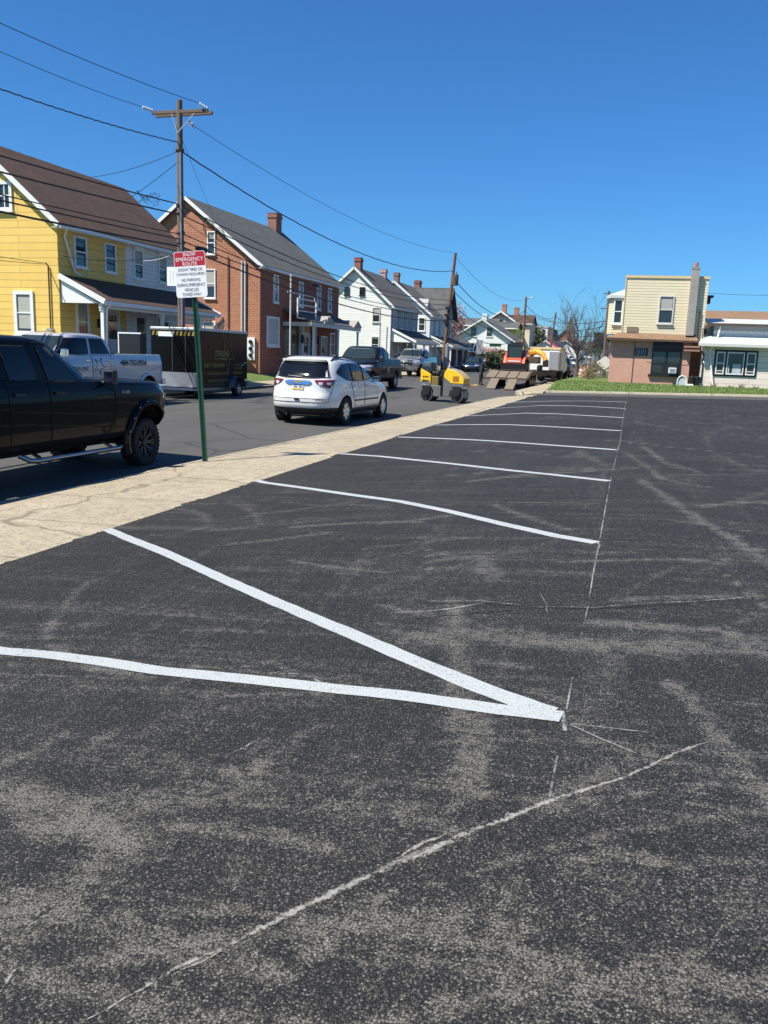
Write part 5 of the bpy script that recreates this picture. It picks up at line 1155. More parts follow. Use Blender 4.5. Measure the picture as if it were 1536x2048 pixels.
# ------------------------------------------------------------------ vehicles
class Body:
    """a car shell stacked from level outlines: (z, front x, rear x, half width, squareness front, rear)"""
    def __init__(s, secs, sub_=5):
        T = []
        n = len(secs)
        for i in range(n-1):
            p0, p1, p2, p3 = (secs[max(i-1, 0)], secs[i], secs[i+1], secs[min(i+2, n-1)])
            for k in range(sub_):
                t = k/sub_; r = []
                for a, b, c, d_ in zip(p0, p1, p2, p3):
                    m1, m2 = (c-a)/2, (d_-b)/2
                    if (b-a)*(c-b) <= 0: m1 = 0
                    if (c-b)*(d_-c) <= 0: m2 = 0
                    L = abs(c-b)*1.5; m1 = max(-L, min(L, m1)); m2 = max(-L, min(L, m2))
                    r.append((2*t**3-3*t*t+1)*b+(t**3-2*t*t+t)*m1+(-2*t**3+3*t*t)*c+(t**3-t*t)*m2)
                T.append(tuple(r))
        T.append(tuple(secs[-1])); s.T = T
    def sec(s, z):
        T = s.T
        if z <= T[0][0]: return T[0]
        for a, b in zip(T, T[1:]):
            if z <= b[0]:
                t = (z-a[0])/max(1e-9, b[0]-a[0]); return tuple(lerp(u, v, t) for u, v in zip(a, b))
        return T[-1]
    def side(s, x, z, sg=1, off=.008):
        _, xf, xr, w, nf, nr = s.sec(z); xm = (xf+xr)/2
        l, n = (xf-xm, nf) if x > xm else (xm-xr, nr)
        u = min(1, abs((x-xm)/l)); return (x, sg*(w*max(0, 1-u**n)**(1/n)+off), z)
    def front(s, y, z, off=.008):
        _, xf, xr, w, nf, nr = s.sec(z); xm = (xf+xr)/2; u = min(1, abs(y/w)); return (xm+(xf-xm)*(1-u**nf)**(1/nf)+off, y, z)
    def rear(s, y, z, off=.008):
        _, xf, xr, w, nf, nr = s.sec(z); xm = (xf+xr)/2; u = min(1, abs(y/w)); return (xm-(xm-xr)*(1-u**nr)**(1/nr)-off, y, z)
    def mb(s, N=26):
        m = MB(); R = []
        for z, xf, xr, w, nf, nr in s.T:
            xm = (xf+xr)/2; ring = []
            for q in range(4):
                n = nf if q in (0, 3) else nr; l = xf-xm if q in (0, 3) else xm-xr
                for k in range(N//2):
                    f = k/(N//2); a = (q+f)*pi/2; c, sn = cos(a), sin(a)
                    ring.append((xm+l*math.copysign(abs(c)**(2/n), c), w*math.copysign(abs(sn)**(2/n), sn), z))
            R.append(ring)
        K = len(R[0]); m.v = [p for r in R for p in r]
        m.f = [(i*K+k, i*K+(k+1)%K, (i+1)*K+(k+1)%K, (i+1)*K+k) for i in range(len(R)-1) for k in range(K)]+[tuple(range(K))[::-1], tuple(range((len(R)-1)*K, len(R)*K))]
        m.m = [0]*len(m.f); return m
def resample(P, n):
    P = [Vector((*p, 0)) for p in P]; L = [0]
    for a, b in zip(P, P[1:]): L.append(L[-1]+(b-a).length)
    out = []
    for k in range(n+1):
        t = L[-1]*k/n; i = 0
        while i < len(L)-2 and L[i+1] < t: i += 1
        u = (t-L[i])/max(1e-9, L[i+1]-L[i]); q = P[i].lerp(P[i+1], u); out.append((q.x, q.y))
    return out
def patch(mb, lo, hi, f, nu=10, nv=6, mi=0):
    a, b = resample(lo, nu), resample(hi, nu)
    return mb.grid([[f(lerp(p[0], q[0], j/nv), lerp(p[1], q[1], j/nv)) for j in range(nv+1)] for p, q in zip(a, b)], mi)
def edge(mb, pts, f, w=.012, n=40):
    """a thin raised bead along a path on the skin"""
    mb.tube([f(*p) for p in resample(pts, n)], w/2, 4)
def shell(name, body, parent, mat, arches, wall=.0, cuts=()):
    """the body with round wheel arches (x, z, r) and boxes cut out"""
    o = body.mb().build('cutme', [mat, G['dark']], smooth=None); hs = []
    for x, z, r in arches:
        for sg in (-1, 1):
            w = max(t[3] for t in body.T); m = MB(); m.lathe([(r, sg*(w-.42)), (r, sg*(w+.3))], (x, 0, z), 'y', 40); hs.append(m.build('cutter', [G['dark']]))
    for c in cuts: m = MB(); m.box(*c); hs.append(m.build('cutter', [G['dark']]))
    for h in hs:
        b = o.modifiers.new('b', 'BOOLEAN'); b.object = h; b.operation = 'DIFFERENCE'; b.solver = 'EXACT'
    me = bpy.data.meshes.new_from_object(o.evaluated_get(bpy.context.evaluated_depsgraph_get()))
    for h in hs+[o]: bpy.data.objects.remove(h)
    me.materials.clear(); me.materials.append(mat); me.materials.append(G['dark'])
    for p in me.polygons:
        c = p.center; p.material_index = 0
        for x, z, r in arches:
            if hypot(c.x-x, c.z-z) < r*1.004 and abs(p.normal.y) < .6 and abs(c.y) < max(t[3] for t in body.T)-.012: p.material_index = 1
        for x0, x1, y0, y1, z0, z1 in cuts:
            if x0-.001 <= c.x <= x1+.001 and abs(c.y) <= y1+.001 and z0-.001 <= c.z <= z1: p.material_index = 1
        p.use_smooth = True
    me.set_sharp_from_angle(angle=radians(32)); me.name = name
    q = bpy.data.objects.new(name, me); COL.objects.link(q); q.parent = parent; return q
def wheel(parent, x, y, r, w, rr, style='alloy', proto=None):
    sg = 1 if y > 0 else -1
    m = MB(); h = w/2
    prof = [(rr*.96, -h*.7), (rr, -h*.95), (r*.93, -h), (r*.985, -h*.8), (r, -h*.45), (r, h*.45), (r*.985, h*.8), (r*.93, h), (rr, h*.95), (rr*.96, h*.7)]
    m.lathe(prof, (0, 0, 0), 'y', 36, 0, False)
    for k in range(36):         # tread lugs
        a = 2*pi*k/36
        for s2 in (-1, 1):
            c, s_ = cos(a+.04*s2), sin(a+.04*s2); p = Vector((c*(r+.002), s2*h*.55, s_*(r+.002))); m.beam(p-Vector((-s_, 0, c))*.02, p+Vector((-s_, 0, c))*.02, h*.7, .02, upv=(c, 0, s_))
    o = m.build('wheel', G['rubber'], parent, smooth=35); o.location = (x, y, r)
    m = MB(); yo = sg*h*.72
    mats = {'steel': [G['alloy'], G['dark']], 'alloy': [G['alloy'], G['dark']], 'black': [G['black'], G['milled']], 'small': [G['alloy'], G['dark']]}[style]
    m.lathe([(rr*.97, sg*h*.95), (rr*.99, sg*h*.9), (rr*.9, sg*h*.62), (rr*.86, sg*h*.55)], (0, 0, 0), 'y', 36, 0, False)
    m.lathe([(rr*.92, sg*h*.15), (.02, sg*h*.10)], (0, 0, 0), 'y', 30, 1 if style != 'black' else 0, False)
    if style == 'black':
        for k in range(8):
            a = 2*pi*k/8
            for da in (-.13, .13):
                p = Vector((cos(a+da*.4)*rr*.16, sg*h*.45, sin(a+da*.4)*rr*.16)); q = Vector((cos(a+da)*rr*.93, sg*h*.74, sin(a+da)*rr*.93)); m.beam(p, q, .028, .03, 0, upv=(0, 1, 0)); e = Vector((0, sg*.017, 0)); m.beam(p.lerp(q, .25)+e, q+e, .009, .006, 1, upv=(0, 1, 0))
        m.lathe([(.075, sg*h*.3), (.07, sg*h*.72), (.0, sg*h*.76)], (0, 0, 0), 'y', 16, 0)
        for k in range(30): a = 2*pi*k/30; m.ball((cos(a)*rr*.945, sg*h*.9, sin(a)*rr*.945), .006, .006, .006, 5, 4, 1)
    else:
        ns = 7 if style == 'steel' else 5
        for k in range(ns):
            a = 2*pi*k/ns+.3
            p = Vector((cos(a)*rr*.1, sg*h*.62, sin(a)*rr*.1)); q = Vector((cos(a)*rr*.92, sg*h*.72, sin(a)*rr*.92)); m.beam(p, q, rr*(.36 if style == 'steel' else .26), .03, 0, upv=(0, 1, 0))
        m.lathe([(rr*.34, sg*h*.55), (rr*.32, sg*h*.78), (.0, sg*h*.84)], (0, 0, 0), 'y', 18, 0, False)
    ri = m.build('rim', mats, o, smooth=40); return o
def part(name, mb, mat, parent, smooth=40): return mb.build(name, mat, parent, smooth=smooth)
def door_part(body, parent, mat, lo, hi, sg, seam=True, handle=None, hmat='chrome'):
    if seam:
        pass
    m = MB(); patch(m, lo, hi, lambda x, z: body.side(x, z, sg, .007), 10, 10); o = part('door', m, mat, parent, 60)
    s_ = MB(); loop = [*lo, *hi[::-1], lo[0]]
    edge(s_, loop, lambda x, z: body.side(x, z, sg, .003), .014, 60); e = s_.build('door_seam', G['dark'], o)
    if handle:
        h = MB(); x, z = handle; p = body.side(x, z, sg, .035); h.beam((p[0]-.11, p[1], z), (p[0]+.11, p[1], z), .022, .035); h.beam((p[0]-.1, p[1]-sg*.02, z), (p[0]-.07, p[1]-sg*.02, z), .05, .03); h.beam((p[0]+.07, p[1]-sg*.02, z), (p[0]+.1, p[1]-sg*.02, z), .05, .03)
        h.build('handle', G[hmat] if isinstance(hmat, str) else hmat, o, bevel=.006)
    return o
def glasspart(name, parent, lo, hi, f, mat='tint', trim=True, tm='black'):
    m = MB(); patch(m, lo, hi, f, 12, 8); o = part(name, m, G[mat], parent, 60)
    if trim:
        s_ = MB(); edge(s_, [*lo, *hi[::-1], lo[0]], f, .02, 60); s_.build('trim', G[tm], o)
    return o
def mirror(parent, x, y, z, mat, sz=(.12, .2, .2)):
    m = MB(); sg = 1 if y > 0 else -1; m.box(x-sz[0]/2, x+sz[0]/2, y-sz[1]/2, y+sz[1]/2, z-sz[2]/2, z+sz[2]/2); m.box(x-.03, x+.05, y-sg*(sz[1]/2+.12), y-sg*sz[1]/2, z-sz[2]/2, z-sz[2]/4)
    o = m.build('side_mirror', mat, parent, bevel=.03)
    g = MB(); g.box(x-sz[0]/2-.004, x-sz[0]/2, y-sz[1]*.42, y+sz[1]*.42, z-sz[2]*.42, z+sz[2]*.42); g.build('mirror_glass', G['chrome'], o); return o
def plate_part(parent, f, w=.30, h=.155, txt=None):
    pass
P_ = {}
P_['white_car'] = paint('white_pearl_paint', (.72, .70, .66), 0, .3); P_['black_car'] = paint('black_car_paint', (.0035, .004, .005), 0, .3)
P_['silver_truck'] = paint('silver_white_paint', (.44, .46, .49), .15, .35); P_['navy'] = paint('dark_navy_paint', (.010, .014, .022), .1, .28)
P_['grey_silver'] = paint('warm_silver_paint', (.36, .35, .33), .4, .33); P_['black_sedan'] = paint('black_sedan_paint', (.008, .009, .012), 0, .2); P_['blue'] = paint('dark_blue_paint', (.015, .025, .06), .1, .25); P_['greycar'] = paint('grey_car_paint', (.10, .105, .11), .3, .3)
for k_ in ('black_car', 'navy', 'black_sedan'):
    b_ = P_[k_].node_tree.nodes['Principled BSDF']; b_.inputs['Specular IOR Level'].default_value = .06; b_.inputs['Coat Weight'].default_value = .32; b_.inputs['Coat IOR'].default_value = 1.4
G['dull_chrome'] = plain('dull_chrome', (.30, .31, .33), .28, 1.0)
G['milled'] = plain('dull_milled_edge', (.16, .16, .165), .4, .8)
# ---- white crossover
def make_suv(loc, rz, sc, label, mat, detail=True, group=None, cat='SUV', name='crossover_car'):
    t = thing(name, loc, label, cat, rz, group, (sc, sc, sc))
    B_ = Body([(.24, 3.7, -.72, .88, 4, 4), (.36, 3.98, -.95, .955, 4.5, 4.5), (.52, 4.10, -1.05, .985, 4.5, 4.5), (.70, 4.10, -1.06, .995, 4.2, 4.5), (.86, 4.04, -1.00, .995, 4, 4.6), (.98, 3.90, -.985, .985, 3.4, 4.6),
        (1.06, 3.55, -.98, .975, 3.2, 4.6), (1.11, 2.95, -.97, .965, 3.4, 4.4), (1.17, 2.62, -.945, .95, 4, 4.2), (1.32, 2.28, -.86, .91, 4.5, 4), (1.48, 1.88, -.74, .86, 4.5, 4), (1.62, 1.45, -.62, .80, 4.2, 4),
        (1.70, 1.10, -.50, .73, 3.6, 4), (1.745, .75, -.30, .62, 3, 3.4), (1.765, .45, -.05, .42, 2.6, 2.6), (1.77, .3, .08, .2, 2, 2)])
    shell('body', B_, t, mat, [(0, .36, .42), (3.02, .36, .42)])
    # black lower cladding
    m = MB()
    for sg in (-1, 1): patch(m, [(.45, .27), (2.57, .27)], [(.43, .42), (2.59, .42)], lambda x, z, sg=sg: B_.side(x, z, sg, .010))
    patch(m, [(-.97, .26), (.97, .26)], [(-.98, .47), (-.35, .44), (.35, .44), (.98, .47)], lambda y, z: B_.rear(y*.98, z, .012), 24, 4)
    for sg in (-1, 1): patch(m, [(-.75, .28), (-.43, .28)], [(-.82, .46), (-.42, .46)], lambda x, z, sg=sg: B_.side(x, z, sg, .010), 6, 3)
    part('lower_cladding', m, G['black'], t)
    for x in (0, 3.02):
        for y in (-.86, .86): wheel(t, x, y, .36, .24, .235, 'steel')
    for sg in (-1, 1):
        f = lambda x, z, sg=sg: B_.side(x, z, sg, .009)
        glasspart('side_window', t, [(2.1, 1.19), (1.35, 1.15), (1.3, 1.15)], [(1.62, 1.46), (1.5, 1.54), (1.32, 1.57)], f)
        glasspart('side_window', t, [(1.24, 1.15), (.45, 1.14)], [(1.26, 1.58), (.47, 1.61)], f)
        glasspart('side_window', t, [(.39, 1.14), (.0, 1.18), (-.42, 1.33)], [(.41, 1.61), (-.1, 1.57), (-.42, 1.40)], f)
        ps = MB(); patch(ps, [(.38, 1.12), (.46, 1.12)], [(.40, 1.63), (.48, 1.63)], lambda x, z, sg=sg: B_.side(x, z, sg, .007), 2, 6)
        door_part(B_, t, mat, [(1.34, .46), (2.42, .46)], [(1.33, 1.11), (2.25, 1.14)], sg, handle=(1.55, .98), hmat=mat)
        door_part(B_, t, mat, [(.62, .46), (1.30, .46)], [(.30, 1.10), (1.29, 1.11)], sg, handle=(.52, 1.0), hmat=mat)
        tr = MB(); patch(tr, [(.55, .60), (2.45, .60)], [(.55, .645), (2.45, .645)], lambda x, z, sg=sg: B_.side(x, z, sg, .018), 14, 2); part('side_moulding', tr, G['black'], t)
        mirror(t, 2.12, sg*1.06, 1.17, G['black'], (.14, .2, .16))
        rr = MB(); rr.tube([(1.35, sg*.74, 1.655), (1.2, sg*.73, 1.725), (.4, sg*.70, 1.765), (-.25, sg*.68, 1.74), (-.42, sg*.66, 1.66)], [.018, .024, .024, .024, .018], 8); part('roof_rail', rr, G['black'], t)
        # tail lamp wraps from the rear round the corner
        tl = MB(); patch(tl, [(sg*.50, 1.08), (sg*.80, .955)], [(sg*.42, 1.17), (sg*.86, 1.18)], lambda y, z: B_.rear(y, z, .014), 10, 6)
        o = part('tail_lamp', tl, G['lamp_red'], t)
        for yc in (.61, .80):
            c = MB(); patch(c, [(sg*(yc-.045), 1.045), (sg*(yc+.04), 1.045)], [(sg*(yc-.065), 1.115), (sg*(yc+.05), 1.115)], lambda y, z: B_.rear(y, z, .022), 5, 4); part('clear_lens', c, G['lamp_clear'], o)
        tw = MB(); patch(tw, [(-.80, .98), (-.62, 1.10)], [(-.80, 1.18), (-.6, 1.18)], lambda x, z, sg=sg: B_.side(x, z, sg, .012), 5, 4); sub('side_lens', tw, G['lamp_red'], thing_stub, o)
        hl = MB(); patch(hl, [(sg*.55, .80), (sg*.93, .80)], [(sg*.5, .93), (sg*.9, .95)], lambda y, z: B_.front(y, z, .012), 6, 4); part('headlamp', hl, G['lamp_clear'], t)
    f = lambda y, z: B_.rear(y, z, .009)
    rg = glasspart('rear_window', t, [(-.76, 1.25), (-.4, 1.205), (.4, 1.205), (.76, 1.25)], [(-.62, 1.63), (.62, 1.63)], f)
    sp = MB(); patch(sp, [(-.64, 1.635), (.64, 1.635)], [(-.6, 1.69), (.6, 1.69)], lambda y, z: (B_.rear(y, 1.63, .12+(z-1.63)*.2)[0], y, z), 12, 2); sp.box(-.66, -.50, -.6, .6, 1.66, 1.69); so = sp.build('spoiler', mat, t, bevel=.012)
    wp = MB(); wp.tube([B_.rear(-.32+.22, 1.245, .03), B_.rear(.02, 1.24, .035), B_.rear(.32, 1.262, .03)], [.012, .02, .010], 6); part('rear_wiper', wp, G['black'], t)
    tg = MB(); tz = [(-.80, .60), (.80, .60)]; 
    e = MB(); edge(e, [(-.86, 1.20), (-.84, .98), (-.78, .60), (.78, .60), (.84, .98), (.86, 1.20)], lambda y, z: B_.rear(y, z, .002), .014, 70); part('tailgate_seam', e, G['dark'], t)
    e = MB(); edge(e, [(-.80, .70), (.80, .70)], lambda y, z: B_.rear(y, z, .002), .012, 40); part('tailgate_crease', e, G['grey_paint'], t)
    c = MB(); patch(c, [(-.38, 1.10), (-.30, 1.055), (.30, 1.055), (.38, 1.10)], [(-.38, 1.11), (-.33, 1.165), (.33, 1.165), (.38, 1.11)], lambda y, z: B_.rear(y, z, .03), 14, 4); co = part('chrome_bar', c, G['chrome'], t)
    if detail:
        bw, bh = .115, .035; g = MB(); x0 = B_.rear(0, 1.11, .038)[0]
        pts = [(-.115, .018), (-.04, .018), (-.046, .036), (.05, .036), (.044, .018), (.115, .018), (.10, -.018), (.036, -.018), (.03, -.036), (-.052, -.036), (-.046, -.018), (-.13, -.018)]
        n = len(pts); vs = [(x0-.006, -a, 1.113+b) for a, b in pts]+[(x0+.01, -a, 1.113+b) for a, b in pts]; g.add(vs, [tuple(range(n)), tuple(range(n, 2*n))[::-1]]+[(i, n+i, n+(i+1)%n, (i+1)%n) for i in range(n)])
        part('bow_tie_emblem', g, plain('gold_emblem', (.62, .40, .10), .25, .6), co)
        pz = .985; x1 = B_.rear(0, pz, .016)[0]
        q = MB(); q.box(x1-.006, x1, -.155, .155, pz-.078, pz+.078); po = q.build('licence_plate', G['sign_white'], t)
        q = MB(); q.box(x1-.008, x1-.0065, -.15, .15, pz+.035, pz+.074); q.build('blue_band', plain('plate_blue', (.03, .06, .22), .5), po)
        q = MB(); q.box(x1-.008, x1-.0065, -.15, .15, pz-.075, pz-.038); q.build('yellow_band', plain('plate_yellow', (.75, .48, .05), .5), po)
        q = MB()
        for k in range(7):
            if k != 3: q.box(x1-.0085, x1-.0065, -.125+k*.036, -.102+k*.036, pz-.028, pz+.026)
        q.build('plate_marks', plain('plate_characters', (.04, .06, .2), .5), po)
        q = MB(); xx = B_.rear(.6, .665, .012)[0]; text(q, 'TRAVERSE LS', (xx-.022, -.56, .665), (0, -1, 0), (0, 0, 1), .30, .03); part('model_lettering', q, G['sign_black'], t)
        q = MB(); xx = B_.rear(.7, .69, .012)[0]; text(q, 'FWD', (xx-.02, .72, .72), (0, -1, 0), (0, 0, 1), .07, .022); part('badge_lettering', q, G['sign_black'], t)
        q = MB(); q.lathe([(.0, 0), (.055, .0), (.055, .01)], (0, 0, 0), 'x', 18); q.v = [(B_.rear(0, .665, .006)[0]-v[0], v[1]*1.5, .665+v[2]*.45) for v in q.v]; part('latch_recess', q, G['black'], t)
        q = MB(); q.tube([(-.02, .22, 1.77), (-.08, .22, 1.84)], [.03, .008], 6); part('antenna', q, G['black'], t)
        q = MB()
        for sg in (-1, 1): q.box(B_.rear(sg*.86, .52, .008)[0]-.004, B_.rear(sg*.86, .52, .0)[0]+.02, sg*.80-.05, sg*.80+.05, .50, .53)
        q.build('reflector', G['lamp_red'], t)
    f = lambda y, z: B_.front(y, z, .01)
    glasspart('windshield', t, [(-.8, 1.17), (.8, 1.17)], [(-.66, 1.60), (.66, 1.60)], f, 'windshield')
    g = MB(); patch(g, [(-.5, .62), (.5, .62)], [(-.52, .82), (.52, .82)], f, 8, 3); part('grille', g, G['black'], t)
    u = MB(); u.box(-.7, 3.8, -.75, .75, .2, .3); u.tube([(-.95, .35, .27), (-.6, .35, .27)], .035, 8); part('underbody', u, G['dark'], t)
    return t
class _Stub: location = Vector((0, 0, 0))
thing_stub = _Stub()
suv = make_suv((-9.08, 22.88, road_h(-9, 22.9)-.005), pi/2-radians(2.0), 1.10, 'white crossover parked at the kerb, seen from behind, with black roof rails', P_['white_car'])

# ---- pickups
def make_pickup(loc, rz, label, mat, P, sc=1.0, name='pickup_truck', group=None):
    t = thing(name, loc, label, 'pickup truck', rz, group, (sc, sc, sc))
    g = P.get; w, zb, zbelt, zr = P['w'], P['zb'], P['belt'], P['roof']; xf, xr, wb = P['front'], P['rear'], P['wb']; ab = P['abase']; hood = P['hood']
    r = P['r']; tw = P.get('tw', .29)
    B_ = Body([(zb, xf-.25, xr+.05, w-.07, 5, 14), (zb+.12, xf-.08, xr, w-.01, 5, 14), (lerp(zb, zbelt, .45), xf-.02, xr, w, g('nf', 4.5), 14), (zbelt-.28, xf-.0, xr, w, g('nf', 4.2), 14), (hood-.20, xf-.02, xr, w-.005, g('nf', 4)*.9, 14), (hood-.06, xf-.12, xr+.01, w-.03, g('nf', 3.6)*.75, 14),
        (hood, xf-.45, xr+.015, w-.05, 3.6, 14), (lerp(hood, zbelt+.07, .55), lerp(xf, ab, .6), xr+.02, w-.065, 4, 14), (zbelt+.07, ab+.15, xr+.03, w-.08, 5, 14), (zbelt+.085, ab+.05, xr+.05, w-.12, 6, 14)])
    ar = P['arch']
    bedx = P['cabrear']-.12
    shell('body', B_, t, mat, [(0, r+P.get('archz', .02), ar), (wb, r+P.get('archz', .02), ar)], cuts=[(xr+.12, bedx, -w+.17, w-.17, zb+.35, zbelt+.3)])
    C_ = Body([(zbelt-.08, ab+.18, P['cabrear'], w-.075, 5, 9), (zbelt+.03, ab, P['cabrear']+.01, w-.085, 5, 9), (lerp(zbelt, zr, .5), lerp(ab, P['rooff'], .5), P['cabrear']+.06, w-.155, 5, 8), (zr-.14, lerp(ab, P['rooff'], .84), lerp(P['cabrear'], P['roofr'], .6), w-.225, 4.6, 7), (zr-.06, P['rooff'], P['roofr'], w-.28, 4.2, 6), (zr-.015, P['rooff']-.3, P['roofr']+.16, w-.40, 3.6, 4), (zr, P['rooff']-.6, P['roofr']+.4, w-.62, 2.6, 3)])
    cb = C_.mb().build('cab', mat, t, smooth=32)
    for x in (0, wb):
        for sg in (-1, 1): wheel(t, x, sg*(w-tw/2+P.get('poke', -.03)), r, tw, P['rim'], P.get('style', 'alloy'))
    for sg in (-1, 1):
        fc = lambda x, z, sg=sg: C_.side(x, z, sg, .008)
        for k, (x0, x1, xa, xb, zlo) in enumerate(P['wins']):
            glasspart('side_window', cb, [(x0, zbelt+.05), (x1, zbelt+.05)], [(xa, zr-.16), (xb, zr-.16 if k else zr-.17)], fc)
        for x0, x1 in P['doors']:
            door_part(B_, t, mat, [(x0, zb+.1), (x1, zb+.1)], [(x0, zbelt+.02), (x1, zbelt+.02)], sg, handle=(x0+.20, zbelt-.13), hmat=P.get('handle', 'chrome'))
        mirror(t, P['mirx'], sg*(w+.10), zbelt+.09, G['chrome'] if P.get('cmir') else G['black'], (.14, .2, .24))
        if P.get('flare'):
            for x in (0, wb):
                m = MB(); N = 22; R0, R1 = ar-.015, ar+.085; rows = []
                for k in range(N+1):
                    a = pi*(1.12-1.24*k/N); q = []
                    for R, o in ((R0, -.03), (R0, P['flare']), (lerp(R0, R1, .55), P['flare']), (R1, .012)):
                        X_, Z_ = x+R*cos(a), r+P.get('archz', .02)+R*sin(a); q.append((X_, sg*(abs(B_.side(min(max(X_, xr+.1), xf-.12), max(Z_, zb+.02), 1, 0)[1])+o), Z_))
                    rows.append(q)
                m.grid(rows); fo = m.build('fender_flare', P.get('flaremat') or mat, t, smooth=50)
                if P.get('rivets'):
                    b = MB()
                    for k in range(1, 9):
                        a = pi*(1.05-1.1*k/9); X_, Z_ = x+(ar+.045)*cos(a), r+P.get('archz', .02)+(ar+.045)*sin(a); y = abs(B_.side(min(max(X_, xr+.1), xf-.12), max(Z_, zb+.02), 1, 0)[1]); b.ball((X_, sg*(y+P['flare']*.8), Z_), .013, .01, .013, 6, 4)
                    b.build('rivets', G['chrome'], fo)
        hl = MB(); patch(hl, [(sg*(w*.62), hood-.36), (sg*(w*.94), hood-.34)], [(sg*w*.6, hood-.12), (sg*w*.92, hood-.10)], lambda y, z: B_.front(y, z, .014), 6, 5); part('headlamp', hl, G['lamp_clear'], t)
        if P.get('wrap', True):
            hs = MB(); patch(hs, [(xf-.34, hood-.33), (xf-.16, hood-.33)], [(xf-.38, hood-.11), (xf-.2, hood-.12)], lambda x, z, sg=sg: B_.side(x, z, sg, .012), 4, 4); part('headlamp_wrap', hs, G['lamp_clear'], t)
        tl = MB(); patch(tl, [(xr+.01, zbelt-.40), (xr+.09, zbelt-.40)], [(xr+.01, zbelt-.02), (xr+.09, zbelt-.02)], lambda x, z, sg=sg: (B_.side(x, z, sg, .012)), 3, 4); part('tail_lamp', tl, G['lamp_red'], t)
        if P.get('bar'):
            m = MB(); x0, x1, zz, rr = P['bar']; m.tube([(x0, sg*(w-.12), zz+.08), (x0+.06, sg*(w+.03), zz+.01), (x0+.16, sg*(w+.06), zz), (x1-.16, sg*(w+.06), zz), (x1-.06, sg*(w+.03), zz+.01), (x1, sg*(w-.12), zz+.08)], rr, 12)
            for xx in (x0+.3, x1-.3): m.beam((xx, sg*(w+.04), zz), (xx+.05, sg*(w-.4), zz+.2), .05, .04)
            part('running_board', m, G['dull_chrome'], t, 50)
    f = lambda y, z: C_.front(y, z, .010)
    glasspart('windshield', cb, [(-w+.22, zbelt+.12), (w-.22, zbelt+.12)], [(-w+.38, zr-.12), (w-.38, zr-.12)], f, 'windshield')
    glasspart('rear_window', cb, [(-w+.35, zbelt+.08), (w-.35, zbelt+.08)], [(-w+.42, zr-.2), (w-.42, zr-.2)], lambda y, z: C_.rear(y, z, .01))
    f = lambda y, z: B_.front(y, z, .016)
    gm = MB(); patch(gm, [(-w*.55, hood-.42), (w*.55, hood-.42)], [(-w*.56, hood-.10), (w*.56, hood-.10)], f, 10, 4); go = part('grille', gm, G['black'], t)
    gs = MB(); edge(gs, [(-w*.55, hood-.42), (w*.55, hood-.42), (w*.56, hood-.10), (-w*.56, hood-.10), (-w*.55, hood-.42)], f, .04, 60)
    edge(gs, [(-w*.55, hood-.26), (w*.55, hood-.26)], f, .035, 16); part('grille_surround', gs, G[P.get('gmat', 'chrome')], go)
    bm_ = MB(); patch(bm_, [(-w*.84, zb-.06), (w*.84, zb-.06)], [(-w*.86, zb+.26), (w*.86, zb+.26)], lambda y, z: (B_.front(y, max(z, zb+.12), .06)[0], y, z), 18, 4); part('front_bumper', bm_, G[P.get('bumper', 'chrome')], t)
    rb = MB(); rb.box(xr-.16, xr+.02, -w*.92, w*.92, zb-.02, zb+.17); rb.build('rear_bumper', G[P.get('bumper', 'chrome')], t, bevel=.03)
    u = MB(); u.box(xr+.2, xf-.5, -.5, .5, zb-.16, zb+.06)
    for x in (0, wb): u.tube([(x, -w+.3, r), (x, w-.3, r)], .07, 8)
    part('chassis', u, G['dark'], t); return t, B_, C_
# black lifted pickup in the left foreground
BPx, BPy = -9.45, 8.70
blk, B_, C_ = make_pickup((BPx, BPy, road_h(-9.4, 12)-.01), pi/2, 'lifted black pickup cut off by the left edge, with chrome step bar', P_['black_car'],
   dict(w=1.0, zb=.60, belt=1.55, roof=2.27, front=5.36, rear=-1.35, wb=4.50, abase=3.17, wrap=False, hood=1.56, nf=9, r=.43, tw=.32, rim=.27, arch=.62, archz=.10, cabrear=.60, roofr=.95, rooff=2.15, mirx=3.22,
        wins=[(1.91, 3.10, 1.79, 2.27, 0), (1.10, 1.68, 1.02, 1.53, 0)], doors=[(1.85, 3.47), (.98, 1.82)], style='black', poke=-.05, flare=.075, rivets=True, flaremat=P_['black_car'], bar=(1.25, 3.62, .44, .04), handle='black', bumper='chrome', gmat='chrome'))
q = MB(); p = B_.side(3.77, 1.375, -1, .010); text(q, 'F-150', (3.77, p[1]-.012, 1.375), (1, 0, 0), (0, 0, 1), .22, .055, bold=.03, italic=.25); part('badge_lettering', q, G['chrome'], blk)
q = MB(); q.tube([(3.6, -.84, 1.63), (3.59, -.845, 2.5)], .004, 4); q.ball((3.6, -.84, 1.64), .03, .03, .02, 8, 4); part('antenna', q, G['black'], blk)
q = MB(); edge(q, [(3.49, 1.58), (3.15, 1.62), (2.21, 2.15), (1.75, 2.17)], lambda x, z: C_.side(min(x, 3.2), z, -1, .012), .03, 30); part('pillar_moulding', q, G['black'], blk)
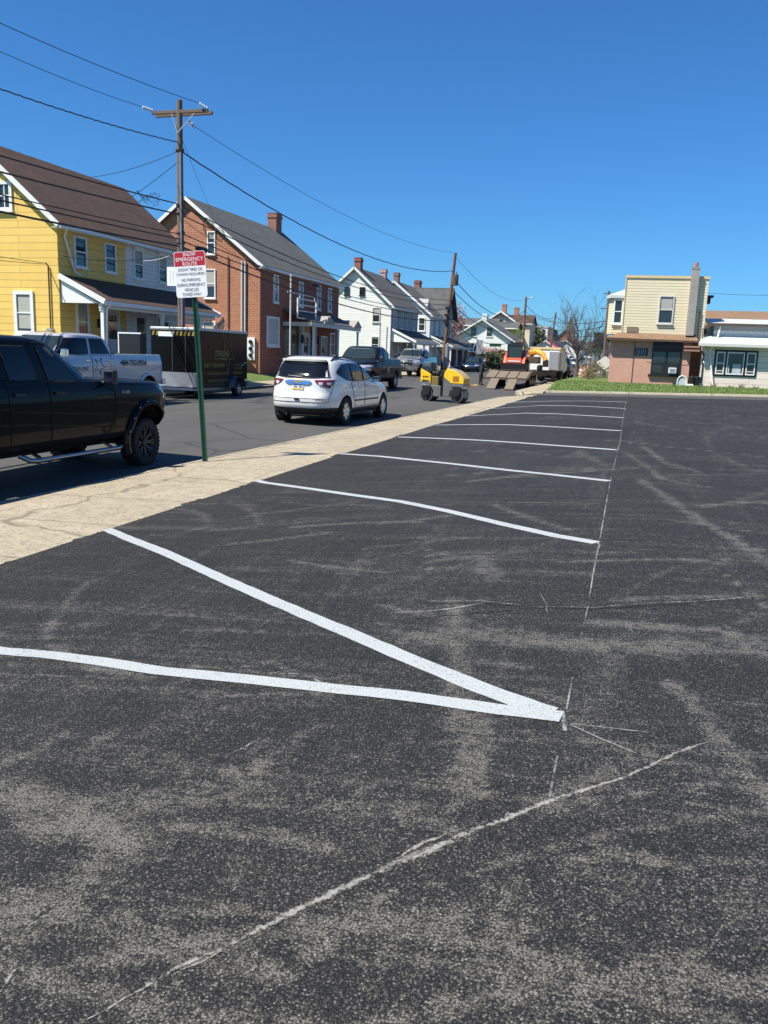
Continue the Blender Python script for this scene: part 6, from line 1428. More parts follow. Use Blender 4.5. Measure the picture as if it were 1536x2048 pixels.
# silver white work pickup
WT, B2, C2 = make_pickup((-17.42, 25.45, road_h(-16.5, 25)), -pi/2, 'silver white work pickup with a phone number on its bed', P_['silver_truck'],
   dict(w=1.12, zb=.72, belt=1.66, roof=2.36, front=5.9, rear=-1.13, wb=4.75, abase=4.75, hood=1.62, r=.47, tw=.30, rim=.26, arch=.56, archz=.02, cabrear=1.78, roofr=2.18, rooff=3.98, mirx=4.55,
        wins=[(3.20, 4.60, 3.14, 4.08, 0), (2.06, 3.05, 2.36, 3.0, 0)], doors=[(3.12, 4.70), (1.98, 3.08)], style='alloy', cmir=True, flare=.06))
q = MB(); p = B2.side(1.0, 1.5, 1, .012); text(q, '484-750-0954', (.86, p[1]+.022, 1.46), (-1, 0, 0), (0, 0, 1), 1.5, .20, bold=.015, italic=-.0); part('lettering', q, G['sign_black'], WT)
def star_pts(c, r, n=5, inner=.42, rot=pi/2, sx_=1.0): return [(c[0]+sx_*(r if k % 2 == 0 else r*inner)*cos(rot+k*pi/n), c[1]+(r if k % 2 == 0 else r*inner)*sin(rot+k*pi/n)) for k in range(2*n)]
q = MB(); s_ = star_pts((2.75, 1.36), .28, rot=pi/2+.5); edge(q, s_+[s_[0]], lambda x, z: B2.side(x, z, 1, .014), .014, 80); text(q, 'STARLINE', (3.75, B2.side(3.7, 1.3, 1, .03)[1], 1.28), (-1, 0, 0), (0, 0, 1), .8, .12, bold=0); part('star_outline', q, G['sign_black'], WT)
# dark pickup coming up the street behind the crossover
DP, B3, C3 = make_pickup((-13.45, 43.1, road_h(-13, 42)), -pi/2, 'dark navy pickup driving up the street, half hidden behind the white crossover', P_['navy'],
   dict(w=1.0, zb=.50, belt=1.30, roof=1.96, front=4.6, rear=-1.2, wb=3.6, abase=3.0, hood=1.25, r=.40, tw=.28, rim=.25, arch=.48, cabrear=.85, roofr=1.1, rooff=2.25, mirx=2.85, wins=[(1.95, 2.88, 1.88, 2.32, 0), (1.05, 1.82, 1.2, 1.78, 0)], doors=[(1.86, 3.0), (.98, 1.84)], handle='black', bumper='black', gmat='black'), 1.13)
q = MB(); q.box(-1.0, .7, -.8, .8, 1.36, 1.44); q.build('bed_cover', G['steel'], DP, bevel=.02)
q = MB(); p = B3.side(1.4, .95, 1, .016); q.lathe([(.0, 0), (.17, 0), (.17, .002)], (0, 0, 0), 'y', 18); q.v = [(1.42+v[0], p[1]+v[1], .95+v[2]*1.2) for v in q.v]; part('door_emblem', q, G['grey_paint'], DP)
# silver pickup parked nose on
SP_, B4, C4 = make_pickup((-17.35, 68.0, road_h(-17, 66)), -pi/2, 'warm silver pickup parked on the far side, its grille facing the lot', P_['grey_silver'],
   dict(w=1.0, zb=.48, belt=1.26, roof=1.92, front=4.6, rear=-1.2, wb=3.6, abase=3.0, hood=1.2, r=.39, tw=.27, rim=.25, arch=.47, cabrear=.85, roofr=1.1, rooff=2.25, mirx=2.85, wins=[(1.95, 2.88, 1.88, 2.32, 0), (1.05, 1.82, 1.2, 1.78, 0)], doors=[(1.86, 3.0), (.98, 1.84)], handle='black'), 1.15)
q = MB(); x0 = B4.front(0, .94, .03)[0]; q.ball((x0, 0, .94), .02, .12, .05, 14, 6); part('oval_emblem', q, G['chrome'], SP_)
# ---- sedans and other parked cars
def make_car(loc, rz, label, mat, sc=1.12, name='sedan_car', group=None, kind='sedan'):
    t = thing(name, loc, label, 'car', rz, group, (sc, sc, sc))
    B_ = Body([(.18, 3.5, -.85, .82, 4, 4), (.32, 3.62, -.98, .88, 4, 4.5), (.55, 3.62, -1.0, .90, 3.6, 4.5), (.70, 3.48, -.99, .90, 3.2, 4.4), (.80, 3.1, -.96, .885, 3.2, 4), (.90, 2.4, -.9, .87, 3.6, 4), (.96, 2.05, -.72, .85, 4, 4), (1.15, 1.75, -.35, .78, 4, 4), (1.32, 1.3, .05, .70, 3.8, 4), (1.41, .95, .35, .58, 3, 3), (1.44, .7, .5, .35, 2.4, 2.4)])
    shell('body', B_, t, mat, [(0, .32, .37), (2.68, .32, .37)])
    for x in (0, 2.68):
        for y in (-.78, .78): wheel(t, x, y, .32, .21, .21, 'alloy')
    for sg in (-1, 1):
        f = lambda x, z, sg=sg: B_.side(x, z, sg, .009)
        glasspart('side_window', t, [(1.75, .98), (.95, .97)], [(1.25, 1.28), (.95, 1.31)], f); glasspart('side_window', t, [(.88, .97), (-.2, 1.0)], [(.88, 1.31), (.12, 1.26)], f)
        for x0, x1 in ((.92, 1.95), (-.05, .88)): door_part(B_, t, mat, [(x0, .28), (x1, .28)], [(x0, .93), (x1, .93)], sg, handle=(x0+.18, .82), hmat=mat)
        mirror(t, 1.72, sg*.95, .98, mat, (.12, .16, .13))
        hl = MB(); patch(hl, [(sg*.52, .56), (sg*.84, .60)], [(sg*.50, .68), (sg*.84, .74)], lambda y, z: B_.front(y, z, .012), 6, 4); part('headlamp', hl, G['lamp_clear'], t)
        tl = MB(); patch(tl, [(sg*.48, .66), (sg*.84, .66)], [(sg*.46, .82), (sg*.84, .82)], lambda y, z: B_.rear(y, z, .012), 6, 4); part('tail_lamp', tl, G['lamp_red'], t)
    glasspart('windshield', t, [(-.72, .97), (.72, .97)], [(-.58, 1.31), (.58, 1.31)], lambda y, z: B_.front(y, z, .010), 'windshield'); glasspart('rear_window', t, [(-.68, .99), (.68, .99)], [(-.56, 1.3), (.56, 1.3)], lambda y, z: B_.rear(y, z, .010))
    g = MB(); patch(g, [(-.45, .54), (.45, .54)], [(-.40, .70), (.40, .70)], lambda y, z: B_.front(y, z, .014), 8, 3); part('grille', g, G['chrome'] if kind == 'sedan' else G['black'], t)
    g = MB(); patch(g, [(-.6, .24), (.6, .24)], [(-.6, .40), (.6, .40)], lambda y, z: B_.front(y, z, .012), 8, 3); part('lower_grille', g, G['dark'], t)
    g = MB(); x1 = B_.rear(0, .5, .014)[0]; g.box(x1-.004, x1, -.16, .16, .42, .56); part('licence_plate', g, G['sign_white'], t)
    return t
def ground_at(px, py, Y): q = atY(px, py, Y); return (q.x, Y, road_h(q.x, Y))
p = ground_at(941, 740, 92); make_car((p[0], 95.2, p[2]), -pi/2, 'black sedan with bright chrome grille, parked facing the lot on the far side', P_['black_sedan'], 1.18)
p = ground_at(994, 733, 128); make_car((p[0], 131, p[2]), -pi/2, 'dark blue car behind the person beside the flatbed', P_['blue'], 1.15)
make_suv((-6.75, 70.2, road_h(-6.8, 70)), pi/2, 1.08, 'dark grey car parked first beyond the towing truck at the near kerb', P_['greycar'], False, 'cars parked along the near kerb', 'car')
make_suv((-6.75, 78.0, road_h(-6.8, 78)), pi/2, 1.08, 'black car parked last in line before the bare tree, near kerb', P_['black_sedan'], False, 'cars parked along the near kerb', 'car')
p = ground_at(1147, 735, 190); make_suv(p, -pi/2, 1.25, 'pale van far down the street, coming toward the lot', P_['white_car'], False, None, 'van', 'van')
for px, Y, lab, c in ((1107, 150, 'dark car far down the left lane of the street, nearer the church', 'navy'), (1165, 230, 'silver car far down the street, seen through the bare tree', 'grey_silver')):
    p = ground_at(px, 735, Y); make_car(p, -pi/2, lab, P_[c], 1.15)
# ------------------------------------------------------------------ black enclosed trailer
G['black_gloss'] = paint('black_trailer_skin', (.005, .005, .006), 0, .3); _b = G['black_gloss'].node_tree.nodes['Principled BSDF']; _b.inputs['Specular IOR Level'].default_value = .1; _b.inputs['Coat Weight'].default_value = .08; G['yellow_print'] = plain('yellow_print', (.26, .185, .03), .6, var=.15)
def tread():
    t = NT('tread_plate'); v = t.obj(); w_ = t.n('TexVoronoi'); w_.inputs['Scale'].default_value = 22; t.l(v, w_.inputs['Vector'])
    t.set(.35, .8, col=t.mix(t.noise(v, 3, 5).outputs[0], (.38, .38, .42), (.62, .62, .66))); t.bump(w_.outputs['Distance'], .6, .01); return t.mat
G['tread'] = tread()
TX0, TX1, TY0, TY1 = -18.28, -16.3, 28.75, 33.2; TZ = road_h(-17, 31)
tr = thing('enclosed_trailer', ((TX0+TX1)/2, 31, TZ), 'black enclosed cargo trailer with yellow lettering and star outline, parked behind the white pickup', 'trailer')
m = MB(); m.box(TX0, TX1, TY0, TY1, TZ+.42, TZ+2.62); m.build('box', G['black_gloss'], tr, world=True, bevel=.03)
m = MB(); m.box(TX0-.02, TX1+.02, TY0-.02, TY1+.02, TZ+2.62, TZ+2.74); m.build('roof_cap', G['steel'], tr, world=True, bevel=.03)
m = MB(); m.box(TX0+.05, TX1-.0, TY0-.025, TY0-.003, TZ+.46, TZ+1.02); m.box(TX1+.003, TX1+.022, TY0, TY0+.12, TZ+.46, TZ+1.02); m.build('stone_guard', G['tread'], tr, world=True)
m = MB()
for k in range(11):
    x = TX0+.06+k*.175; m.add([(x, TY0-.006, TZ+2.42), (x+.09, TY0-.006, TZ+2.42), (x+.13, TY0-.006, TZ+2.58), (x+.04, TY0-.006, TZ+2.58)], [(0, 1, 2, 3)])
m.build('hazard_stripes', G['yellow_print'], tr, world=True)
m = MB(); m.box(TX0+.35, TX0+1.0, TY0-.012, TY0-.004, TZ+2.38, TZ+2.56); m.build('label_plate', G['sign_white'], tr, world=True)
m = MB()
for x in (TX0+.95, TX1-.45):
    for k in range(15): m.ball((x, TY0-.004, TZ+1.1+k*.09), .014, .01, .014, 6, 4)
m.build('rivets', G['steel'], tr, world=True)
FTr = lambda y, z: (TX1+.008, y, TZ+z)
def ttext(mb, b, y, z, w_, h, bold=.02): text(mb, b, FTr(y, z), (0, 1, 0), (0, 0, 1), w_, h, bold=bold)
m = MB(); ttext(m, 'STARLINE', 30.85, 1.78, 1.18, .24, .03); m.box(TX1+.004, TX1+.007, 30.25, 31.5, TZ+1.56, TZ+1.585)
ttext(m, '(484) 750-0954', 30.2, 1.28, 1.75, .22); ttext(m, 'starlinestriping@gmail.com', 30.55, .98, 1.8, .12); ttext(m, 'starlinestripingpa.com', 30.55, .70, 1.75, .13)
ttext(m, 'LINE STRIPING', 32.3, 1.33, .72, .09); ttext(m, 'SEAL COATING', 32.3, 1.18, .72, .09); ttext(m, 'PAVING', 32.3, 1.0, .8, .11); ttext(m, 'CRACK FILLING', 32.3, .80, .9, .09)
m.build('lettering', G['yellow_print'], tr, world=True)
m = MB(); s_ = [(31.35+p[0], 1.86+p[1]) for p in star_pts((0, 0), .92, rot=-pi/2+.02, sx_=.72)]; 
q = MB(); q.tube([FTr(*p) for p in resample(s_+[s_[0]], 90)], .011, 4); q.build('star_outline', plain('gold_line', (.30, .24, .10), .5), tr, world=True)
for sgx, x in ((1, TX1), (-1, TX0)):
    yw = 31.94
    m = MB(); rows = []
    for k in range(13):
        a = pi*k/12; rows.append([(x+sgx*o, yw+.50*cos(a), TZ+.40+.46*sin(a)) for o in (.005, .30)])
    m.grid(rows); m.build('fender', G['alloy'], tr, world=True, smooth=60)
    st = wheel(tr, 0, sgx*.9, .33, .20, .2, 'small'); wh = st; wh.location = (x-tr.location.x+sgx*.13, yw-31, .33); wh.rotation_euler = (0, 0, -pi/2)
m = MB(); m.box(TX0+.2, TX1-.2, TY0+.1, TY1-.05, TZ+.32, TZ+.42); m.beam((-17.3, TY0+.1, TZ+.38), (-17.3, 26.75, TZ+.5), .1, .1); m.beam((-18.1, TY0+.1, TZ+.36), (-17.3, 27.3, TZ+.46), .08, .08); m.beam((-16.5, TY0+.1, TZ+.36), (-17.3, 27.3, TZ+.46), .08, .08)
m.tube([(-17.3, 27.4, TZ+.05), (-17.3, 27.4, TZ+.95)], .035, 8); m.build('tongue', G['steel'], tr, world=True)
m = MB(); m.tube([(TX1+.03, 32.55, TZ+1.25), (TX1+.06, 32.75, TZ+1.4), (TX1+.03, 33.05, TZ+1.42)], .015, 6); m.build('door_latch', G['chrome'], tr, world=True)
m = MB(); m.box(TX1+.003, TX1+.016, 32.85, 33.15, TZ+.62, TZ+.72); m.build('side_marker', G['lamp_clear'], tr, world=True)
pnl = thing('equipment_cabinet', (-17.9, 27.0, TZ+1.2), 'flat black cabinet with pale edging standing between the white pickup bed and the trailer', 'cabinet')
m = MB(); m.box(-18.35, -17.45, 26.75, 27.15, TZ+.95, TZ+2.44); cb_ = m.build('box', G['black'], pnl, world=True, bevel=.015)
m = MB(); m.box(-18.38, -17.42, 26.74, 26.78, TZ+2.40, TZ+2.45); m.box(-18.38, -18.34, 26.74, 26.78, TZ+1.0, TZ+2.40); sub('edge_trim', m, G['sign_white'], pnl, cb_)
m = MB(); m.box(-18.2, -17.6, 26.8, 27.1, TZ+.3, TZ+.95); m.build('pedestal', G['steel'], pnl, world=True)
# ------------------------------------------------------------------ tandem roller
G['roller_yellow'] = paint('roller_yellow_paint', (.78, .48, .012), 0, .35); G['roller_grey'] = paint('roller_grey_paint', (.10, .11, .115), 0, .45)
RX, RY = -7.93, 35.55; rl = thing('road_roller', (RX, RY, road_h(RX, RY)), 'small yellow and grey tandem road roller standing at the kerb', 'road roller', radians(-7), None, (1.0, 1.0, 1.12))
HW = .45
G['drum_steel'] = plain('worn_drum_steel', (.16, .16, .16), .45, .6, var=.35)
def rprism(name, poly, y0, y1, mat, bev=.02, par=rl): m = MB(); m.prism(poly, 'y', y0, y1); return m.build(name, mat, par, bevel=bev)
for xc in (-.69, .69):
    m = MB(); m.lathe([(.255, -HW), (.275, -HW), (.275, HW), (.255, HW), (.25, HW-.02), (.25, -HW+.02)], (xc, 0, .275), 'y', 40, 0, False); m.lathe([(.255, -HW+.015), (.0, -HW+.015)], (xc, 0, .275), 'y', 30, 1, False); m.lathe([(.255, HW-.06), (.0, HW-.06)], (xc, 0, .275), 'y', 30, 1, False)
    d_ = m.build('drum', [G['drum_steel'], G['black']], rl, smooth=40)
    for sg in (-1, 1):
        m = MB(); m.prism([(xc-.13, .26), (xc+.13, .26), (xc+.2, .62), (xc-.2, .62)], 'y', sg*(HW+.01), sg*(HW+.05)); m.lathe([(.07, sg*(HW+.05)), (.07, sg*(HW+.09)), (0, sg*(HW+.09))], (xc, 0, .29), 'y', 12, 0, False)
        for dx in (-.16, .16): m.beam((xc+dx, sg*(HW-.02), .30), (xc+dx*.6, sg*(HW-.02), .55), .06, .05)
        m.build('drum_yoke', G['black'], rl)
m = MB(); m.prism([(-.98, .50), (-.40, .46), (-.40, .20), (-.05, .20), (-.05, .62), (-.98, .66)], 'y', -HW+.02, HW-.02); m.prism([(.05, .22), (.34, .22), (.40, .46), (.98, .52), (1.0, .72), (.46, .72), (.05, .98)], 'y', -HW+.02, HW-.02); m.build('chassis', G['roller_grey'], rl, bevel=.025)
rprism('hood', [(.07, .96), (.10, 1.14), (.22, 1.30), (.60, 1.22), (.86, 1.06), (.99, .94), (.985, .725), (.42, .73), (.09, .95)], -HW, HW, G['roller_yellow'], .035)
m = MB()
for sg in (-1, 1): m.box(.50, .78, sg*(HW+.003)-.003, sg*(HW+.003)+.003, .80, 1.02)
m.box(1.0-.012, 1.0+.004, -.3, .3, .74, .9); vg = m.build('vent_grille', G['brass'], rl)
m = MB()
for sg in (-1, 1):
    for k in range(4): m.box(.53+k*.065, .545+k*.065, sg*(HW+.009)-.004, sg*(HW+.009)+.004, .82, 1.0)
m.build('slats', G['black'], vg)
rprism('water_tank', [(-1.0, .73), (-1.0, 1.24), (-.96, 1.27), (-.55, 1.08), (-.52, 1.02), (-.52, .66), (-.60, .80), (-.90, .82), (-.93, .74)], -HW, HW, G['roller_yellow'], .03)
m = MB(); m.prism([(-1.0, 1.275), (-.97, 1.34), (-.55, 1.16), (-.56, 1.09)], 'y', -HW-.005, HW+.005); m.build('tank_cover', G['black'], rl, bevel=.01)
m = MB(); text(m, 'BOMAG', (-.75, -HW-.006, .95), (1, 0, 0), (0, 0, 1), .28, .07, bold=.04); m.build('lettering', G['sign_black'], rl)
m = MB(); m.box(-.52, -.18, -.40, .40, .62, .98); m.build('floor_box', plain('olive_panel', (.16, .11, .03), .6), rl, bevel=.02)
m = MB(); m.box(-.58, -.22, -.25, .25, 1.04, 1.16); m.prism([(-.62, 1.14), (-.50, 1.14), (-.56, 1.50), (-.64, 1.50)], 'y', -.25, .25); m.box(-.46, -.30, -.2, .2, .98, 1.04); m.build('seat', G['black'], rl, bevel=.03)
m = MB(); m.box(-.12, .04, -.22, .22, .60, 1.22); m.beam((.0, 0, 1.2), (-.06, 0, 1.42), .3, .12); m.build('console', G['black'], rl, bevel=.02)
m = MB(); ring = [(-.12+.06*sin(a)*.4, .19*cos(a), 1.46+.19*sin(a)*.45) for a in [k*2*pi/20 for k in range(21)]]; m.tube(ring, .016, 6); m.tube([(-.04, 0, 1.36), (-.12, 0, 1.46)], .02, 6); m.build('steering_wheel', G['black'], rl)
m = MB()
for sg in (-1, 1): m.tube([(.10, sg*.38, .95), (.06, sg*.38, 1.50), (.0, sg*.36, 1.60)], .025, 8); m.tube([(-.15, sg*.42, .7), (-.18, sg*.42, 1.28), (-.30, sg*.42, 1.36)], .018, 6)
m.tube([(.0, -.36, 1.60), (.0, .36, 1.60)], .025, 8); m.build('folded_roll_bar', G['black'], rl)
m = MB(); m.box(-.06, .10, -.14, .14, .24, .62)
for k in range(5): m.tube([(-.10, -.2+k*.1, .4+.03*k), (.02, -.24+k*.1, .52), (.14, -.2+k*.1, .38)], .018, 6)
m.build('articulation_joint', G['black'], rl)
for x, z in ((-.82, .60), (-.60, .60), (.55, .62), (.80, .62)):
    m = MB(); m.lathe([(.028, 0), (.028, -.012), (0, -.014)], (x, -HW+.018, z), 'y', 10, 0, False); m.build('lifting_eye', G['chrome'], rl)
# ------------------------------------------------------------------ flatbed trailer with ramps
FZ = road_h(-7.4, 50); FB_ = thing('flatbed_trailer', (-7.45, 53, FZ), 'flatbed equipment trailer with sloping plank tail and two ramps let down', 'trailer')
xl, xr_ = -8.72, -6.18
G['plank'] = treebark('grey_plank_wood', (.17, .135, .10)); 
m = MB()
for k in range(4):
    a, b = lerp(xl, xr_, k/4)+.03, lerp(xl, xr_, (k+1)/4)-.03; m.slab([(a, 49.9, FZ+.66), (b, 49.9, FZ+.66), (b, 51.7, FZ+1.03), (a, 51.7, FZ+1.03)], .06)
m.build('beavertail', G['plank'], FB_, world=True)
m = MB(); m.box(xl, xr_, 51.7, 57.5, FZ+.97, FZ+1.03); m.build('deck', G['plank'], FB_, world=True)
m = MB(); m.beam((xl-.03, 49.86, FZ+.60), (xr_+.03, 49.86, FZ+.60), .08, .14); m.beam((xl-.04, 49.9, FZ+.6), (xl-.04, 51.7, FZ+.96), .08, .14); m.beam((xr_+.04, 49.9, FZ+.6), (xr_+.04, 51.7, FZ+.96), .08, .14); m.box(xl-.05, xr_+.05, 51.7, 57.5, FZ+.80, FZ+.965); m.box(-7.9, -7.0, 51.5, 60.5, FZ+.62, FZ+.80); m.build('frame', G['rust'], FB_, world=True)
for x in (-8.05, -6.98):
    m = MB(); m.slab([(x-.26, 48.2, FZ+.05), (x+.26, 48.2, FZ+.05), (x+.26, 49.8, FZ+.60), (x-.26, 49.8, FZ+.60)], .07); m.build('ramp', G['plank'], FB_, world=True)
for y in (53.2, 54.3, 55.4):
    for sg in (-1, 1):
        st = wheel(FB_, 0, sg*.9, .42, .26, .24, 'small'); st.location = (sg*.98, y-53, .42); st.rotation_euler = (0, 0, -pi/2)
# ------------------------------------------------------------------ skid loader on the deck
G['loader_orange'] = paint('loader_orange_paint', (.80, .09, .025), 0, .4); DZ = FZ+1.03
sk = thing('skid_loader', (-7.40, 53.3, DZ), 'orange skid steer loader with a black bucket, standing on the flatbed', 'skid loader')
SX, SY = -7.40, 53.3
m = MB(); m.box(SX-.46, SX+.46, SY-.55, SY+1.5, DZ+.18, DZ+.78); m.prism([(SY-.55, DZ+.78), (SY+1.5, DZ+.78), (SY+1.5, DZ+1.15), (SY+.9, DZ+1.25), (SY-.3, DZ+.9)], 'x', SX-.46, SX+.46); m.build('body', G['loader_orange'], sk, world=True, bevel=.03)
m = MB(); m.box(SX-.48, SX+.48, SY-.60, SY-.40, DZ+.30, DZ+.72); m.build('front_cowl', G['loader_orange'], sk, world=True, bevel=.02)
m = MB()
for sg in (-1, 1):
    m.prism([(SY+1.55, DZ+.5), (SY+1.55, DZ+1.28), (SY+1.0, DZ+1.35), (SY-.35, DZ+.88), (SY-.75, DZ+.30), (SY-.60, DZ+.22), (SY-.25, DZ+.62), (SY+.9, DZ+.95), (SY+1.1, DZ+.5)], 'x', SX+sg*.50, SX+sg*.68)
m.build('lift_arm', G['loader_orange'], sk, world=True, bevel=.02)
m = MB(); m.box(SX-.40, SX+.40, SY-.62, SY-.55, DZ+.58, DZ+.65); m.build('front_panel', G['sign_white'], sk, world=True)
cx0, cx1, cy0, cy1, cz0, cz1 = SX-.44, SX+.44, SY-.48, SY+.75, DZ+.66, DZ+1.60
m = MB()
for x in (cx0, cx1):
    for y in (cy0, cy1): m.beam((x, y, cz0), (x, y, cz1), .07, .07)
m.box(cx0-.04, cx1+.04, cy0-.05, cy1+.05, cz1, cz1+.08); m.box(cx0+.1, cx1-.1, cy0+.2, cy1, cz1+.08, cz1+.20); m.build('cab_frame', G['black'], sk, world=True, bevel=.01)
m = MB(); m.box(cx0+.04, cx1-.04, cy0+.01, cy0+.03, cz0, cz1); m.box(cx0, cx0+.02, cy0+.05, cy1-.05, cz0, cz1-.02); m.box(cx1-.02, cx1, cy0+.05, cy1-.05, cz0, cz1-.02); m.box(cx0+.05, cx1-.05, cy1-.03, cy1, cz0, cz1); m.build('cab_glass', G['windshield'], sk, world=True)
m = MB(); m.prism([(SY-.72, DZ+.50), (SY-.72, DZ+.06), (SY-1.45, DZ+.02), (SY-1.45, DZ+.06), (SY-.80, DZ+.12), (SY-.80, DZ+.50)], 'x', SX-.92, SX+.92)
for x in (SX-.92, SX+.90): m.prism([(SY-.74, DZ+.48), (SY-.74, DZ+.05), (SY-1.42, DZ+.03), (SY-1.0, DZ+.40)], 'x', x, x+.02)
m.build('bucket', G['dark'], sk, world=True)
for y in (-.12, 1.0):
    for sg in (-1, 1):
        st = wheel(sk, 0, sg*.6, .36, .27, .2, 'small'); st.location = (sg*.60, y, .36); st.rotation_euler = (0, 0, -pi/2)
m = MB(); m.ball((SX+.3, SY+.5, cz1+.28), .07, .07, .09, 8, 6); m.build('beacon', G['brass'], sk, world=True)
# ------------------------------------------------------------------ mini excavator further up the deck (its yellow boom shows)
G['amber'] = paint('amber_paint', (.80, .34, .02), 0, .4)
ex = thing('mini_excavator', (-6.75, 56.4, DZ), 'amber yellow boom and arm of a small digger behind the orange loader', 'digger')
m = MB(); m.tube([(-6.95, 56.6, DZ+.75), (-6.75, 56.3, DZ+1.22), (-6.35, 56.0, DZ+1.30), (-5.95, 55.8, DZ+1.12), (-5.72, 55.7, DZ+.72)], [.20, .23, .21, .18, .15], 8); m.build('boom', G['amber'], ex, world=True, smooth=40)
m = MB(); m.box(-7.2, -6.2, 55.9, 57.0, DZ+.5, DZ+.95); m.build('body', G['rust'], ex, world=True, bevel=.05)
m = MB()
for x in (-7.3, -6.3): m.box(x, x+.25, 55.7, 57.2, DZ+.0, DZ+.42)
m.build('track', G['rubber'], ex, world=True, bevel=.12)
m = MB(); m.prism([(55.5, DZ+.68), (55.9, DZ+.74), (55.8, DZ+.30), (55.45, DZ+.35)], 'x', -5.9, -5.55); m.build('bucket', G['dark'], ex, world=True)
# ------------------------------------------------------------------ towing truck
tk = thing('dump_truck', (-6.2, 62, road_h(-6.5, 62)), 'cream and white work truck coupled in front of the flatbed trailer', 'truck'); KZ = road_h(-6.5, 62)
m = MB(); m.box(-7.3, -5.25, 60.2, 64.6, KZ+.95, KZ+2.42); m.build('box', G['white_paint'], tk, world=True, bevel=.03)
m = MB(); m.box(-7.35, -5.2, 60.15, 64.65, KZ+2.43, KZ+2.58); m.build('box_top', G['cream'], tk, world=True)
m = MB(); m.box(-5.24, -5.10, 60.5, 64.2, KZ+1.0, KZ+2.2); m.box(-5.95, -5.3, 60.05, 60.19, KZ+1.0, KZ+2.30); m.build('tool_cabinet', G['steel'], tk, world=True, bevel=.02)
m = MB(); m.prism([(64.8, KZ+.8), (64.8, KZ+2.5), (66.4, KZ+2.5), (67.0, KZ+1.7), (68.2, KZ+1.5), (68.2, KZ+.7)], 'x', -7.2, -5.3); m.build('cab', G['white_paint'], tk, world=True, bevel=.06)
m = MB(); m.box(-7.215, -7.203, 65.1, 66.4, KZ+1.7, KZ+2.35); m.box(-5.297, -5.285, 65.1, 66.4, KZ+1.7, KZ+2.35); m.build('side_window', G['glass'], tk, world=True)
m = MB(); m.box(-6.7, -5.8, 60.1, 68, KZ+.55, KZ+.9); m.box(-6.1, -5.4, 59.98, 60.05, KZ+.62, KZ+.9); m.build('chassis', G['dark'], tk, world=True)
for y in (61.6, 66.9):
    for sg in (-1, 1):
        st = wheel(tk, 0, sg*.9, .46, .28, .26, 'small'); st.location = (sg*.93, y-62, .46); st.rotation_euler = (0, 0, -pi/2)
for sg in (-1, 1):
    m = MB(); m.box(-6.25+sg*.8-.09, -6.25+sg*.8+.09, 60.1, 60.14, KZ+.75, KZ+.93); m.build('tail_lamp', G['lamp_red'], tk, world=True)
